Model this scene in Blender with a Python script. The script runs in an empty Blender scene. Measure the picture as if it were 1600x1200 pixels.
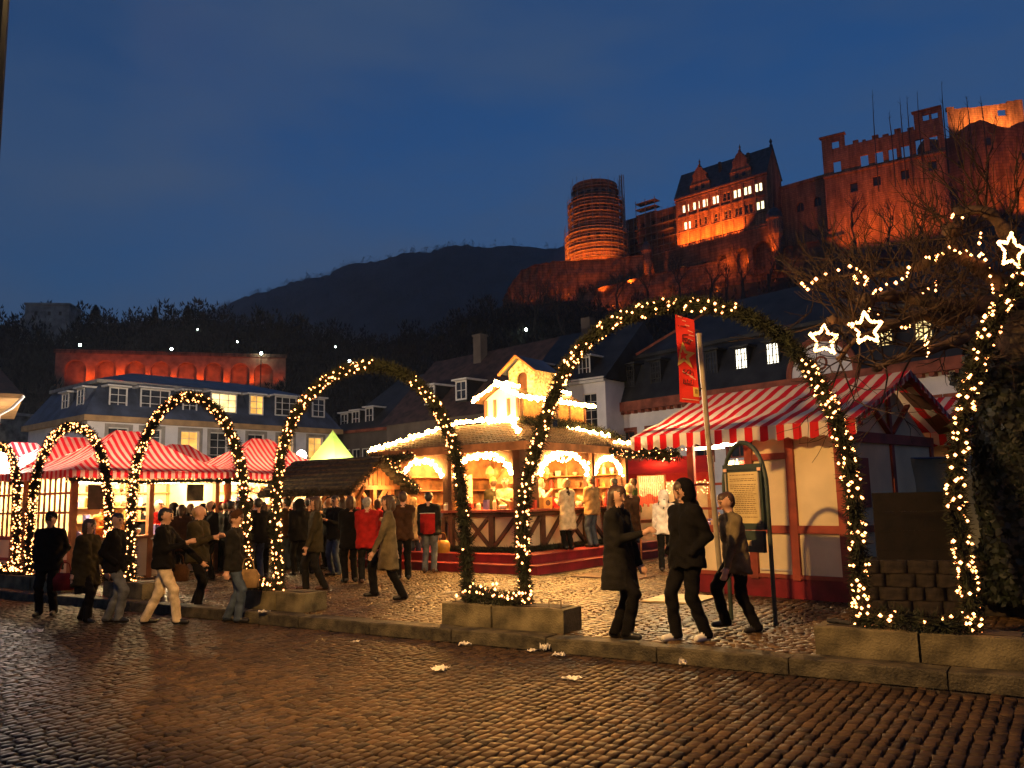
import bpy, math, random
import numpy as np
from mathutils import Vector, Matrix, noise as mnoise

random.seed(7)
rng = np.random.default_rng(7)
SC = bpy.context.scene
COL = SC.collection
PI = math.pi
R = math.radians

# ------------------------------------------------------------------ camera
F, PITCH, ROLL, CH = 1294.0, R(7.9), R(1.3), 1.6
_f0 = Vector((0, math.cos(PITCH), math.sin(PITCH)))
_r0 = Vector((1, 0, 0))
_u0 = Vector((0, -math.sin(PITCH), math.cos(PITCH)))
_rt = _r0 * math.cos(ROLL) - _u0 * math.sin(ROLL)
_up = _u0 * math.cos(ROLL) + _r0 * math.sin(ROLL)
CAM = Vector((0, 0, CH))
cd = bpy.data.cameras.new('camera')
cd.lens = 36.0 * F / 1600.0
cd.sensor_width = 36.0
cd.clip_start = 0.05
cd.clip_end = 6000
cam = bpy.data.objects.new('camera', cd)
COL.objects.link(cam)
m = Matrix.Identity(4)
for i in range(3):
    m[i][0], m[i][1], m[i][2], m[i][3] = _rt[i], _up[i], -_f0[i], CAM[i]
cam.matrix_world = m
SC.camera = cam

# ------------------------------------------------------------------ dusk sky
W = bpy.data.worlds.new('World')
SC.world = W
W.use_nodes = True
nt = W.node_tree
bgn = nt.nodes['Background']
sky = nt.nodes.new('ShaderNodeTexSky')
sky.sky_type = 'NISHITA'
sky.sun_disc = False
sky.sun_elevation = R(2.0)
sky.sun_rotation = R(205)
sky.altitude = 100
sky.ozone_density = 5.0
sky.dust_density = 1.5
gam = nt.nodes.new('ShaderNodeMix'); gam.data_type = 'RGBA'
tc = nt.nodes.new('ShaderNodeTexCoord')
mp = nt.nodes.new('ShaderNodeMapping'); mp.inputs['Scale'].default_value = (1.0, 1.0, 3.2)
nz = nt.nodes.new('ShaderNodeTexNoise'); nz.inputs['Scale'].default_value = 1.7
nz.inputs['Detail'].default_value = 5; nz.inputs['Roughness'].default_value = .55
rp = nt.nodes.new('ShaderNodeValToRGB')
rp.color_ramp.elements[0].position = .4; rp.color_ramp.elements[0].color = (.2, .2, .2, 1)
rp.color_ramp.elements[1].position = .64; rp.color_ramp.elements[1].color = (.86, .86, .86, 1)
nt.links.new(tc.outputs['Generated'], mp.inputs['Vector'])
nt.links.new(mp.outputs[0], nz.inputs['Vector'])
nt.links.new(nz.outputs['Fac'], rp.inputs['Fac'])
nt.links.new(rp.outputs['Color'], gam.inputs[0])
nt.links.new(sky.outputs[0], gam.inputs[6])
gam.inputs[7].default_value = (.24, .43, .84, 1)      # thin evening cloud
nt.links.new(gam.outputs[2], bgn.inputs['Color'])
bgn.inputs['Strength'].default_value = .085

SC.view_settings.view_transform = 'Standard'
SC.view_settings.look = 'None'
SC.view_settings.gamma = 1.0
SC.view_settings.exposure = 1.3
SC.view_settings.use_curve_mapping = False
try:
    SC.cycles.use_denoising = True
    SC.cycles.use_light_tree = True
    SC.cycles.max_bounces = 4
    SC.cycles.diffuse_bounces = 3
    SC.cycles.glossy_bounces = 2
    SC.cycles.volume_bounces = 0
    SC.cycles.use_adaptive_sampling = True
    SC.cycles.adaptive_threshold = .02
    SC.cycles.sample_clamp_indirect = 4.0
    SC.cycles.caustics_reflective = False
    SC.cycles.caustics_refractive = False
except Exception:
    pass

# ------------------------------------------------------------------ picture geometry
def ray(u, v):
    return _f0 + _rt * ((u - 800) / F) + _up * ((600 - v) / F)
def at(u, v, t):
    return CAM + ray(u, v) * t
def gnd(u, v, z=0.0):
    d = ray(u, v)
    return CAM + d * ((z - CH) / d.z)
def prj(p):
    q = Vector(p) - CAM
    t = q.dot(_f0)
    return 800 + F * q.dot(_rt) / t, 600 - F * q.dot(_up) / t, t
def hdir(x, y):
    v = Vector((x, y, 0)); v.normalize(); return v

class Frame:
    """upright local frame: x along a facade, y away from it, z up"""
    def __init__(s, o, ex):
        s.o = Vector(o); s.ex = Vector(ex); s.ex.z = 0; s.ex.normalize()
        s.ey = Vector((-s.ex.y, s.ex.x, 0)); s.ez = Vector((0, 0, 1))
        s.M = Matrix(((s.ex.x, s.ey.x, 0, s.o.x), (s.ex.y, s.ey.y, 0, s.o.y), (0, 0, 1, s.o.z), (0, 0, 0, 1)))
        s.Mi = s.M.inverted()
    def px(s, u, v, y=0.0):
        d = ray(u, v); n = s.ey
        t = ((s.o + n * y) - CAM).dot(n) / d.dot(n)
        q = s.Mi @ (CAM + d * t)
        return q.x, q.z
    def w(s, x, y, z):
        return s.M @ Vector((x, y, z))
    def sub(s, x, y, z):
        return Frame(s.w(x, y, z), s.ex)

# ------------------------------------------------------------------ materials
MATS = {}
def pm(name, col, rough=.8, var=.18, scale=4.0, bump=0.0, bscale=None, metal=0.0, trans=0.0, col2=None, spec=.4, coord='Object', detail=4):
    """painted / stone / cloth surface with noise in its colour and a fine relief"""
    if name in MATS: return MATS[name]
    mt = bpy.data.materials.new(name); mt.use_nodes = True
    n = mt.node_tree.nodes; l = mt.node_tree.links
    b = n['Principled BSDF']
    b.inputs['Roughness'].default_value = rough
    b.inputs['Metallic'].default_value = metal
    b.inputs['Specular IOR Level'].default_value = spec
    t = n.new('ShaderNodeTexCoord')
    z = n.new('ShaderNodeTexNoise'); z.inputs['Scale'].default_value = scale; z.inputs['Detail'].default_value = detail
    l.new(t.outputs[coord], z.inputs['Vector'])
    mx = n.new('ShaderNodeMix'); mx.data_type = 'RGBA'
    c2 = col2 if col2 else tuple(max(0, c * (1 - 2.2 * var)) for c in col)
    c1 = col if col2 else tuple(min(1, c * (1 + var)) for c in col)
    mr = n.new('ShaderNodeMapRange'); mr.inputs[1].default_value = .32; mr.inputs[2].default_value = .68
    l.new(z.outputs['Fac'], mr.inputs[0]); l.new(mr.outputs[0], mx.inputs[0])
    mx.inputs[6].default_value = (*c2, 1); mx.inputs[7].default_value = (*c1, 1)
    l.new(mx.outputs[2], b.inputs['Base Color'])
    if bump:
        z2 = n.new('ShaderNodeTexNoise'); z2.inputs['Scale'].default_value = bscale or scale * 6; z2.inputs['Detail'].default_value = 5
        l.new(t.outputs[coord], z2.inputs['Vector'])
        bp = n.new('ShaderNodeBump'); bp.inputs['Strength'].default_value = bump; bp.inputs['Distance'].default_value = .02
        l.new(z2.outputs['Fac'], bp.inputs['Height']); l.new(bp.outputs['Normal'], b.inputs['Normal'])
    if trans:
        out = n['Material Output']
        tr = n.new('ShaderNodeBsdfTranslucent'); l.new(mx.outputs[2], tr.inputs['Color'])
        ms = n.new('ShaderNodeMixShader'); ms.inputs[0].default_value = trans
        l.new(b.outputs[0], ms.inputs[1]); l.new(tr.outputs[0], ms.inputs[2]); l.new(ms.outputs[0], out.inputs['Surface'])
    MATS[name] = mt
    return mt

def em(name, col, strength, var=0.0, scale=3.0):
    if name in MATS: return MATS[name]
    mt = bpy.data.materials.new(name); mt.use_nodes = True
    n = mt.node_tree.nodes; l = mt.node_tree.links
    b = n['Principled BSDF']
    b.inputs['Base Color'].default_value = (*[c * .6 for c in col], 1)
    b.inputs['Emission Color'].default_value = (*col, 1)
    b.inputs['Emission Strength'].default_value = strength
    b.inputs['Roughness'].default_value = .4
    if var:
        t = n.new('ShaderNodeTexCoord'); z = n.new('ShaderNodeTexNoise'); z.inputs['Scale'].default_value = scale
        l.new(t.outputs['Object'], z.inputs['Vector'])
        mr = n.new('ShaderNodeMapRange'); mr.inputs[1].default_value = .3; mr.inputs[2].default_value = .7
        mr.inputs[3].default_value = strength * (1 - var); mr.inputs[4].default_value = strength * (1 + var)
        l.new(z.outputs['Fac'], mr.inputs[0]); l.new(mr.outputs[0], b.inputs['Emission Strength'])
    MATS[name] = mt
    return mt

def stripe(name, axis, pitch, ca, cb, trans=.35, phase=0.0, cc=None):
    """woven cloth with printed stripes across the given local axis"""
    if name in MATS: return MATS[name]
    mt = bpy.data.materials.new(name); mt.use_nodes = True
    n = mt.node_tree.nodes; l = mt.node_tree.links
    b = n['Principled BSDF']; b.inputs['Roughness'].default_value = .75; b.inputs['Specular IOR Level'].default_value = .25
    t = n.new('ShaderNodeTexCoord'); sp = n.new('ShaderNodeSeparateXYZ'); l.new(t.outputs['Object'], sp.inputs[0])
    a = n.new('ShaderNodeMath'); a.operation = 'MULTIPLY_ADD'; a.inputs[1].default_value = 1.0 / pitch; a.inputs[2].default_value = phase + 50
    l.new(sp.outputs['XYZ'.index(axis)], a.inputs[0])
    fr = n.new('ShaderNodeMath'); fr.operation = 'FRACT'; l.new(a.outputs[0], fr.inputs[0])
    g = n.new('ShaderNodeMath'); g.operation = 'GREATER_THAN'; g.inputs[1].default_value = .5; l.new(fr.outputs[0], g.inputs[0])
    mx = n.new('ShaderNodeMix'); mx.data_type = 'RGBA'; mx.inputs[6].default_value = (*ca, 1); mx.inputs[7].default_value = (*cb, 1)
    l.new(g.outputs[0], mx.inputs[0])
    z = n.new('ShaderNodeTexNoise'); z.inputs['Scale'].default_value = 2.5; z.inputs['Detail'].default_value = 6; l.new(t.outputs['Object'], z.inputs['Vector'])
    hs = n.new('ShaderNodeMix'); hs.data_type = 'RGBA'; hs.blend_type = 'MULTIPLY'; hs.inputs[0].default_value = .35
    l.new(mx.outputs[2], hs.inputs[6]); l.new(z.outputs['Fac'], hs.inputs[7])
    l.new(hs.outputs[2], b.inputs['Base Color'])
    bp = n.new('ShaderNodeBump'); bp.inputs['Strength'].default_value = .25; bp.inputs['Distance'].default_value = .05
    l.new(z.outputs['Fac'], bp.inputs['Height']); l.new(bp.outputs['Normal'], b.inputs['Normal'])
    tr = n.new('ShaderNodeBsdfTranslucent'); l.new(hs.outputs[2], tr.inputs['Color'])
    ms = n.new('ShaderNodeMixShader'); ms.inputs[0].default_value = trans
    l.new(b.outputs[0], ms.inputs[1]); l.new(tr.outputs[0], ms.inputs[2]); l.new(ms.outputs[0], n['Material Output'].inputs['Surface'])
    MATS[name] = mt
    return mt

def attr_mat(name, c_dark, c_light, rough=.5, bump=.3, spec=.5):
    """stones: every stone has its own tone (mesh attribute 'tone')"""
    mt = bpy.data.materials.new(name); mt.use_nodes = True
    n = mt.node_tree.nodes; l = mt.node_tree.links
    b = n['Principled BSDF']; b.inputs['Specular IOR Level'].default_value = spec
    at_ = n.new('ShaderNodeAttribute'); at_.attribute_name = 'tone'
    t = n.new('ShaderNodeTexCoord'); z = n.new('ShaderNodeTexNoise'); z.inputs['Scale'].default_value = 22; z.inputs['Detail'].default_value = 5
    l.new(t.outputs['Object'], z.inputs['Vector'])
    mx = n.new('ShaderNodeMix'); mx.data_type = 'RGBA'; mx.inputs[6].default_value = (*c_dark, 1); mx.inputs[7].default_value = (*c_light, 1)
    ad = n.new('ShaderNodeMath'); ad.operation = 'MULTIPLY_ADD'; ad.inputs[1].default_value = .5; ad.use_clamp = True
    l.new(z.outputs['Fac'], ad.inputs[0]); 
    sb = n.new('ShaderNodeMath'); sb.operation = 'SUBTRACT'; sb.inputs[1].default_value = .25; l.new(at_.outputs['Fac'], sb.inputs[0]); l.new(sb.outputs[0], ad.inputs[2])
    l.new(ad.outputs[0], mx.inputs[0]); l.new(mx.outputs[2], b.inputs['Base Color'])
    mr = n.new('ShaderNodeMapRange'); mr.inputs[3].default_value = rough - .14; mr.inputs[4].default_value = rough + .2
    l.new(z.outputs['Fac'], mr.inputs[0]); l.new(mr.outputs[0], b.inputs['Roughness'])
    bp = n.new('ShaderNodeBump'); bp.inputs['Strength'].default_value = bump; bp.inputs['Distance'].default_value = .012
    l.new(z.outputs['Fac'], bp.inputs['Height']); l.new(bp.outputs['Normal'], b.inputs['Normal'])
    MATS[name] = mt
    return mt

def stone_wall_mat(name, c1, c2, mortar, row=.55, width=1.3):
    """far masonry: courses too small to pick apart, with streaks of weathering"""
    mt = bpy.data.materials.new(name); mt.use_nodes = True
    n = mt.node_tree.nodes; l = mt.node_tree.links; b = n['Principled BSDF']
    b.inputs['Roughness'].default_value = .95; b.inputs['Specular IOR Level'].default_value = .2
    t = n.new('ShaderNodeTexCoord'); sp = n.new('ShaderNodeSeparateXYZ'); l.new(t.outputs['Object'], sp.inputs[0])
    ad = n.new('ShaderNodeMath'); ad.operation = 'ADD'; l.new(sp.outputs[0], ad.inputs[0]); l.new(sp.outputs[1], ad.inputs[1])
    cb = n.new('ShaderNodeCombineXYZ'); l.new(ad.outputs[0], cb.inputs[0]); l.new(sp.outputs[2], cb.inputs[1])
    bk = n.new('ShaderNodeTexBrick'); l.new(cb.outputs[0], bk.inputs['Vector']); bk.inputs['Scale'].default_value = 1.0
    bk.inputs['Brick Width'].default_value = width; bk.inputs['Row Height'].default_value = row; bk.inputs['Mortar Size'].default_value = .045; bk.inputs['Bias'].default_value = 0
    bk.inputs['Color1'].default_value = (*c1, 1); bk.inputs['Color2'].default_value = (*c2, 1); bk.inputs['Mortar'].default_value = (*mortar, 1)
    mp = n.new('ShaderNodeMapping'); mp.inputs['Scale'].default_value = (.9, .9, .12); l.new(t.outputs['Object'], mp.inputs['Vector'])
    z = n.new('ShaderNodeTexNoise'); z.inputs['Scale'].default_value = 1.0; z.inputs['Detail'].default_value = 8; z.inputs['Roughness'].default_value = .65; l.new(mp.outputs[0], z.inputs['Vector'])
    rp = n.new('ShaderNodeMapRange'); rp.inputs[1].default_value = .35; rp.inputs[2].default_value = .65; rp.inputs[3].default_value = .35; rp.inputs[4].default_value = 1.15; l.new(z.outputs['Fac'], rp.inputs[0])
    mx = n.new('ShaderNodeMix'); mx.data_type = 'RGBA'; mx.blend_type = 'MULTIPLY'; mx.inputs[0].default_value = 1; l.new(bk.outputs['Color'], mx.inputs[6]); l.new(rp.outputs[0], mx.inputs[7]); l.new(mx.outputs[2], b.inputs['Base Color'])
    bp = n.new('ShaderNodeBump'); bp.inputs['Strength'].default_value = .8; bp.inputs['Distance'].default_value = .15; l.new(mx.outputs[2], bp.inputs['Height']); l.new(bp.outputs['Normal'], b.inputs['Normal'])
    MATS[name] = mt
    return mt

# ------------------------------------------------------------------ mesh building
_ICO = None
def ico_data():
    global _ICO
    if _ICO is None:
        p = (1 + 5 ** .5) / 2
        v = [(-1, p, 0), (1, p, 0), (-1, -p, 0), (1, -p, 0), (0, -1, p), (0, 1, p), (0, -1, -p), (0, 1, -p), (p, 0, -1), (p, 0, 1), (-p, 0, -1), (-p, 0, 1)]
        v = [Vector(a).normalized() for a in v]
        f = [(0, 11, 5), (0, 5, 1), (0, 1, 7), (0, 7, 10), (0, 10, 11), (1, 5, 9), (5, 11, 4), (11, 10, 2), (10, 7, 6), (7, 1, 8), (3, 9, 4), (3, 4, 2), (3, 2, 6), (3, 6, 8), (3, 8, 9), (4, 9, 5), (2, 4, 11), (6, 2, 10), (8, 6, 7), (9, 8, 1)]
        _ICO = (v, f)
    return _ICO

class MB:
    def __init__(s):
        s.v = []; s.f = []; s.m = []
    def add(s, vs, fs, m=0):
        o = len(s.v); s.v += [tuple(a) for a in vs]
        s.f += [tuple(o + i for i in f) for f in fs]; s.m += [m] * len(fs)
        return s
    def box(s, x0, y0, z0, x1, y1, z1, m=0):
        return s.add([(x0, y0, z0), (x1, y0, z0), (x1, y1, z0), (x0, y1, z0), (x0, y0, z1), (x1, y0, z1), (x1, y1, z1), (x0, y1, z1)],
                     [(0, 3, 2, 1), (4, 5, 6, 7), (0, 1, 5, 4), (1, 2, 6, 5), (2, 3, 7, 6), (3, 0, 4, 7)], m)
    def quad(s, a, b, c, d, m=0):
        return s.add([a, b, c, d], [(0, 1, 2, 3)], m)
    def tri(s, a, b, c, m=0):
        return s.add([a, b, c], [(0, 1, 2)], m)
    def beam(s, p, q, w, h, m=0, up=(0, 0, 1)):
        p = Vector(p); q = Vector(q); d = (q - p).normalized()
        sd = d.cross(Vector(up))
        if sd.length < 1e-4: sd = d.cross(Vector((0, 1, 0)))
        sd.normalize(); u = sd.cross(d)
        vs = []
        for c in (p, q):
            for a, b in ((-1, -1), (1, -1), (1, 1), (-1, 1)):
                vs.append(c + sd * (a * w / 2) + u * (b * h / 2))
        return s.add(vs, [(0, 3, 2, 1), (4, 5, 6, 7), (0, 1, 5, 4), (1, 2, 6, 5), (2, 3, 7, 6), (3, 0, 4, 7)], m)
    def tube(s, pts, rad, n=6, m=0, caps=True):
        pts = [Vector(p) for p in pts]
        if not hasattr(rad, '__len__'): rad = [rad] * len(pts)
        o = len(s.v); side = None
        for i, p in enumerate(pts):
            d = (pts[min(i + 1, len(pts) - 1)] - pts[max(i - 1, 0)])
            d = d.normalized() if d.length > 1e-9 else Vector((0, 0, 1))
            if side is None:
                side = d.cross(Vector((0, 0, 1)))
                if side.length < 1e-3: side = d.cross(Vector((1, 0, 0)))
            side = (side - d * side.dot(d)).normalized()
            u = d.cross(side)
            for k in range(n):
                a = 2 * PI * k / n
                s.v.append(tuple(p + (side * math.cos(a) + u * math.sin(a)) * rad[i]))
        for i in range(len(pts) - 1):
            for k in range(n):
                a = o + i * n + k; b = o + i * n + (k + 1) % n
                s.f.append((a, b, b + n, a + n)); s.m.append(m)
        if caps:
            s.f.append(tuple(o + k for k in reversed(range(n)))); s.m.append(m)
            e = o + (len(pts) - 1) * n
            s.f.append(tuple(e + k for k in range(n))); s.m.append(m)
        return s
    def prism(s, poly, y0, y1, m=0, side_m=None):
        """poly in (x,z), extruded along y"""
        k = len(poly)
        vs = [(x, y0, z) for x, z in poly] + [(x, y1, z) for x, z in poly]
        o = len(s.v); s.v += vs
        s.f.append(tuple(o + i for i in range(k))); s.m.append(m)
        s.f.append(tuple(o + k + i for i in reversed(range(k)))); s.m.append(m)
        for i in range(k):
            j = (i + 1) % k
            s.f.append((o + i, o + k + i, o + k + j, o + j)); s.m.append(m if side_m is None else side_m)
        return s
    def hprism(s, poly, z0, z1, m=0):
        """poly in (x,y) counter-clockwise, extruded upward"""
        k = len(poly); o = len(s.v)
        s.v += [(x, y, z0) for x, y in poly] + [(x, y, z1) for x, y in poly]
        s.f.append(tuple(o + i for i in reversed(range(k)))); s.m.append(m)
        s.f.append(tuple(o + k + i for i in range(k))); s.m.append(m)
        for i in range(k):
            j = (i + 1) % k
            s.f.append((o + i, o + j, o + k + j, o + k + i)); s.m.append(m)
        return s
    def lathe(s, prof, n=16, m=0, c=(0, 0, 0)):
        o = len(s.v)
        for r, z in prof:
            for k in range(n):
                a = 2 * PI * k / n
                s.v.append((c[0] + r * math.cos(a), c[1] + r * math.sin(a), c[2] + z))
        for i in range(len(prof) - 1):
            for k in range(n):
                a = o + i * n + k; b = o + i * n + (k + 1) % n
                s.f.append((a, b, b + n, a + n)); s.m.append(m)
        s.f.append(tuple(o + k for k in reversed(range(n)))); s.m.append(m)
        e = o + (len(prof) - 1) * n
        s.f.append(tuple(e + k for k in range(n))); s.m.append(m)
        return s
    def ico(s, c, r, m=0, sz=(1, 1, 1)):
        v, f = ico_data()
        return s.add([(c[0] + a.x * r * sz[0], c[1] + a.y * r * sz[1], c[2] + a.z * r * sz[2]) for a in v], f, m)
    def mesh(s, name, mats, smooth=False):
        me = bpy.data.meshes.new(name)
        me.from_pydata(s.v, [], s.f)
        if not isinstance(mats, (list, tuple)): mats = [mats]
        for a in mats: me.materials.append(a)
        if len(mats) > 1: me.polygons.foreach_set('material_index', s.m)
        if smooth: me.polygons.foreach_set('use_smooth', [True] * len(s.f))
        me.update()
        return me
    def build(s, name, mats, parent=None, M=None, smooth=False):
        return link(name, s.mesh(name, mats, smooth), parent, M)

def link(name, me, parent=None, M=None):
    o = bpy.data.objects.new(name, me); COL.objects.link(o)
    if parent is not None: o.parent = parent
    if M is not None: o.matrix_local = M
    return o
def tag(o, label=None, cat=None, group=None, kind=None):
    if label: o['label'] = label
    if cat: o['category'] = cat
    if group: o['group'] = group
    if kind: o['kind'] = kind
    return o
def thing(name, label, cat, M=None, group=None):
    o = bpy.data.objects.new(name, None); COL.objects.link(o); o.empty_display_size = .2
    if M is not None: o.matrix_world = M
    return tag(o, label, cat, group)
def npmesh(name, V, Fq, mats, smooth=False, tone=None):
    me = bpy.data.meshes.new(name)
    V = np.asarray(V, np.float32); Fq = np.asarray(Fq, np.int32); k = Fq.shape[1]
    me.vertices.add(len(V)); me.vertices.foreach_set('co', V.ravel())
    me.loops.add(Fq.size); me.loops.foreach_set('vertex_index', Fq.ravel())
    me.polygons.add(len(Fq)); me.polygons.foreach_set('loop_start', np.arange(len(Fq), dtype=np.int32) * k)
    me.polygons.foreach_set('loop_total', np.full(len(Fq), k, np.int32))
    if smooth: me.polygons.foreach_set('use_smooth', np.ones(len(Fq), bool))
    me.update(calc_edges=True)
    if tone is not None:
        a = me.attributes.new('tone', 'FLOAT', 'POINT'); a.data.foreach_set('value', np.asarray(tone, np.float32))
    for a in (mats if isinstance(mats, (list, tuple)) else [mats]): me.materials.append(a)
    return me
def T(x, y, z, rz=0.0, s=1.0):
    return Matrix.Translation((x, y, z)) @ Matrix.Rotation(rz, 4, 'Z') @ Matrix.Scale(s, 4)
def lamp(name, kind, loc, power, col, parent=None, size=.1, spot=None, aim=None, blend=.6):
    ld = bpy.data.lights.new(name, kind); ld.energy = power; ld.color = col
    if kind in ('POINT', 'SPOT'): ld.shadow_soft_size = size
    if kind == 'SPOT': ld.spot_size = R(spot or 80); ld.spot_blend = blend
    o = bpy.data.objects.new(name, ld); COL.objects.link(o)
    if parent is not None: o.parent = parent
    o.location = loc
    if aim is not None:
        o.rotation_euler = (Vector(aim) - Vector(loc)).to_track_quat('-Z', 'Y').to_euler()
    return o

# bulbs: one joined mesh of small glass globes (too small to pick apart)
BV, BF = None, None
def bulbs(name, pts, r, mat, parent=None):
    v, f = ico_data()
    V0 = np.array([tuple(a) for a in v]); F0 = np.array(f)
    if r < .02:
        V0 = np.array([(1, 0, 0), (-1, 0, 0), (0, 1, 0), (0, -1, 0), (0, 0, 1), (0, 0, -1)], float) * 1.12
        F0 = np.array([(0, 2, 4), (2, 1, 4), (1, 3, 4), (3, 0, 4), (2, 0, 5), (1, 2, 5), (3, 1, 5), (0, 3, 5)])
    pts = np.asarray([tuple(p) for p in pts], float)
    if len(pts) == 0: return None
    rr = r * rng.uniform(.75, 1.25, len(pts))
    V = (pts[:, None, :] + V0[None] * rr[:, None, None]).reshape(-1, 3)
    Fq = (F0[None] + (np.arange(len(pts)) * len(V0))[:, None, None]).reshape(-1, 3)
    o = link(name, npmesh(name, V, Fq, mat, True), parent)
    o['kind'] = 'stuff'
    return o
def path_points(pts, step):
    """even points along a polyline"""
    pts = [Vector(p) for p in pts]; out = []; left = 0.0
    for a, b in zip(pts, pts[1:]):
        L = (b - a).length; t = left
        while t < L:
            out.append(a.lerp(b, t / L)); t += step
        left = t - L
    return out
def spline(pts, n=6):
    """Catmull-Rom through points"""
    P = [Vector(p) for p in pts]; P = [P[0] * 2 - P[1]] + P + [P[-1] * 2 - P[-2]]
    out = []
    for i in range(1, len(P) - 2):
        for k in range(n):
            t = k / n; a, b, c, d = P[i - 1:i + 3]
            out.append(.5 * ((2 * b) + (c - a) * t + (2 * a - 5 * b + 4 * c - d) * t * t + (3 * b - a - 3 * c + d) * t ** 3))
    out.append(P[-2])
    return out
def sprigs(name, path, rad, per_m, length, mat, parent=None, width=.012):
    """fir needles bristling from a rope: joined, far too many to count"""
    pts = [Vector(p) for p in path]
    seg = [(b - a).length for a, b in zip(pts, pts[1:])]; tot = sum(seg); n = int(tot * per_m)
    A = np.array([tuple(p) for p in pts]); cum = np.concatenate([[0], np.cumsum(seg)])
    s = rng.uniform(0, tot, n); i = np.clip(np.searchsorted(cum, s, side='right') - 1, 0, len(seg) - 1)
    t = ((s - cum[i]) / np.maximum(np.array(seg)[i], 1e-6))[:, None]
    c = A[i] * (1 - t) + A[i + 1] * t
    d = A[i + 1] - A[i]; d /= np.linalg.norm(d, axis=1)[:, None]
    rnd = rng.normal(size=(n, 3)); out = rnd - d * (rnd * d).sum(1)[:, None]; out /= np.linalg.norm(out, axis=1)[:, None]
    base = c + out * (rad * rng.uniform(.3, .95, n))[:, None]
    dirn = out * rng.uniform(.3, 1, n)[:, None] + d * rng.uniform(-1, 1, n)[:, None] + rng.normal(size=(n, 3)) * .3
    dirn /= np.linalg.norm(dirn, axis=1)[:, None]
    side = np.cross(dirn, rng.normal(size=(n, 3))); side /= np.linalg.norm(side, axis=1)[:, None]
    L = (length * rng.uniform(.6, 1.3, n))[:, None]
    w = width
    V = np.stack([base - side * w, base + side * w, base + dirn * L + side * w * .3, base + dirn * L - side * w * .3], 1).reshape(-1, 3)
    Fq = np.arange(n * 4).reshape(-1, 4)
    o = link(name, npmesh(name, V, Fq, mat), parent); o['kind'] = 'stuff'
    return o

def holed_wall(mb, x0, x1, z0, z1, holes, y=0.0, reveal=.18, m=0, mr=None):
    """front face at local y with rectangular openings and their reveals"""
    xs = sorted({x0, x1, *[c for h in holes for c in (max(x0, h[0]), min(x1, h[1]))]})
    zs = sorted({z0, z1, *[c for h in holes for c in (max(z0, h[2]), min(z1, h[3]))]})
    for i in range(len(xs) - 1):
        for j in range(len(zs) - 1):
            cx, cz = (xs[i] + xs[i + 1]) / 2, (zs[j] + zs[j + 1]) / 2
            if any(h[0] < cx < h[1] and h[2] < cz < h[3] for h in holes): continue
            mb.quad((xs[i], y, zs[j]), (xs[i + 1], y, zs[j]), (xs[i + 1], y, zs[j + 1]), (xs[i], y, zs[j + 1]), m)
    for a, b, c, d in holes:
        r = y + reveal; k = m if mr is None else mr
        mb.quad((a, y, c), (a, y, d), (a, r, d), (a, r, c), k); mb.quad((b, y, d), (b, y, c), (b, r, c), (b, r, d), k)
        mb.quad((a, y, d), (b, y, d), (b, r, d), (a, r, d), k); mb.quad((b, y, c), (a, y, c), (a, r, c), (b, r, c), k)
def window(parent, x0, x1, z0, z1, y, fm, pmat, nx=2, nz=3, fw=.07, depth=.06, arch=False):
    """frame with glazing bars as a part, its pane behind as a sub-part"""
    mb = MB()
    mb.box(x0, y, z0, x0 + fw, y + depth, z1); mb.box(x1 - fw, y, z0, x1, y + depth, z1)
    mb.box(x0 + fw, y, z0, x1 - fw, y + depth, z0 + fw); mb.box(x0 + fw, y, z1 - fw, x1 - fw, y + depth, z1)
    for i in range(1, nx):
        c = x0 + (x1 - x0) * i / nx; k = fw * (.45 if (nx == 2 or i != nx // 2) else .7); mb.box(c - k / 2, y + .01, z0 + fw, c + k / 2, y + depth - .01, z1 - fw)
    for j in range(1, nz):
        c = z0 + (z1 - z0) * j / nz; mb.box(x0 + fw, y + .014, c - fw * .2, x1 - fw, y + depth - .014, c + fw * .2)
    if arch:
        n = 6
        for sgn in (0, 1):
            hx = (x1 - x0) / 2; cx = (x0 + x1) / 2; rise = hx * .55
            poly = []
            for k in range(n + 1):
                t = k / n; poly.append((t * hx, z1 - rise * (1 - math.sqrt(max(0, 1 - (1 - t) ** 2)))))
            corner = [(0, z1 + .002)] 
            pts = [(x0 + a, b) if sgn == 0 else (x1 - a, b) for a, b in poly] + [((x0 if sgn == 0 else x1), z1 + .002)]
            if sgn == 1: pts = pts[::-1]
            mb.prism(pts, y - .012, y + depth)
    w = mb.build('window', fm, parent)
    q = MB().quad((x0 + fw * .3, y + depth * .55, z0 + fw * .3), (x1 - fw * .3, y + depth * .55, z0 + fw * .3), (x1 - fw * .3, y + depth * .55, z1 - fw * .3), (x0 + fw * .3, y + depth * .55, z1 - fw * .3))
    q.build('pane', pmat, w)
    return w
# ================================================================== GROUND
KA = hdir(.8327, -.5537)                       # along the kerb, to the right and nearer
KB = Vector((-KA.y, KA.x, 0))                  # away from the road, across the square
G = Frame((-.81, 10.61, 0), KA)
ROAD_Z = -.13

M_mortar = pm('mortar', (.035, .025, .018), .85, .3, 3, .5, 60)
M_cobble = attr_mat('cobblestone_granite', (.012, .0075, .0045), (.062, .036, .018), .56, .3, .18)
M_sett = attr_mat('sett_granite', (.026, .015, .007), (.115, .066, .027), .42, .35, .28)
M_kerb = pm('kerb_stone', (.06, .05, .03), .75, .4, 5, .9, 40)

g = MB()
g.quad((-2500, -600, -.32), (2500, -600, -.32), (2500, 900, -.32), (-2500, 900, -.32))
tag(g.build('ground', M_mortar), kind='structure')

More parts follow.
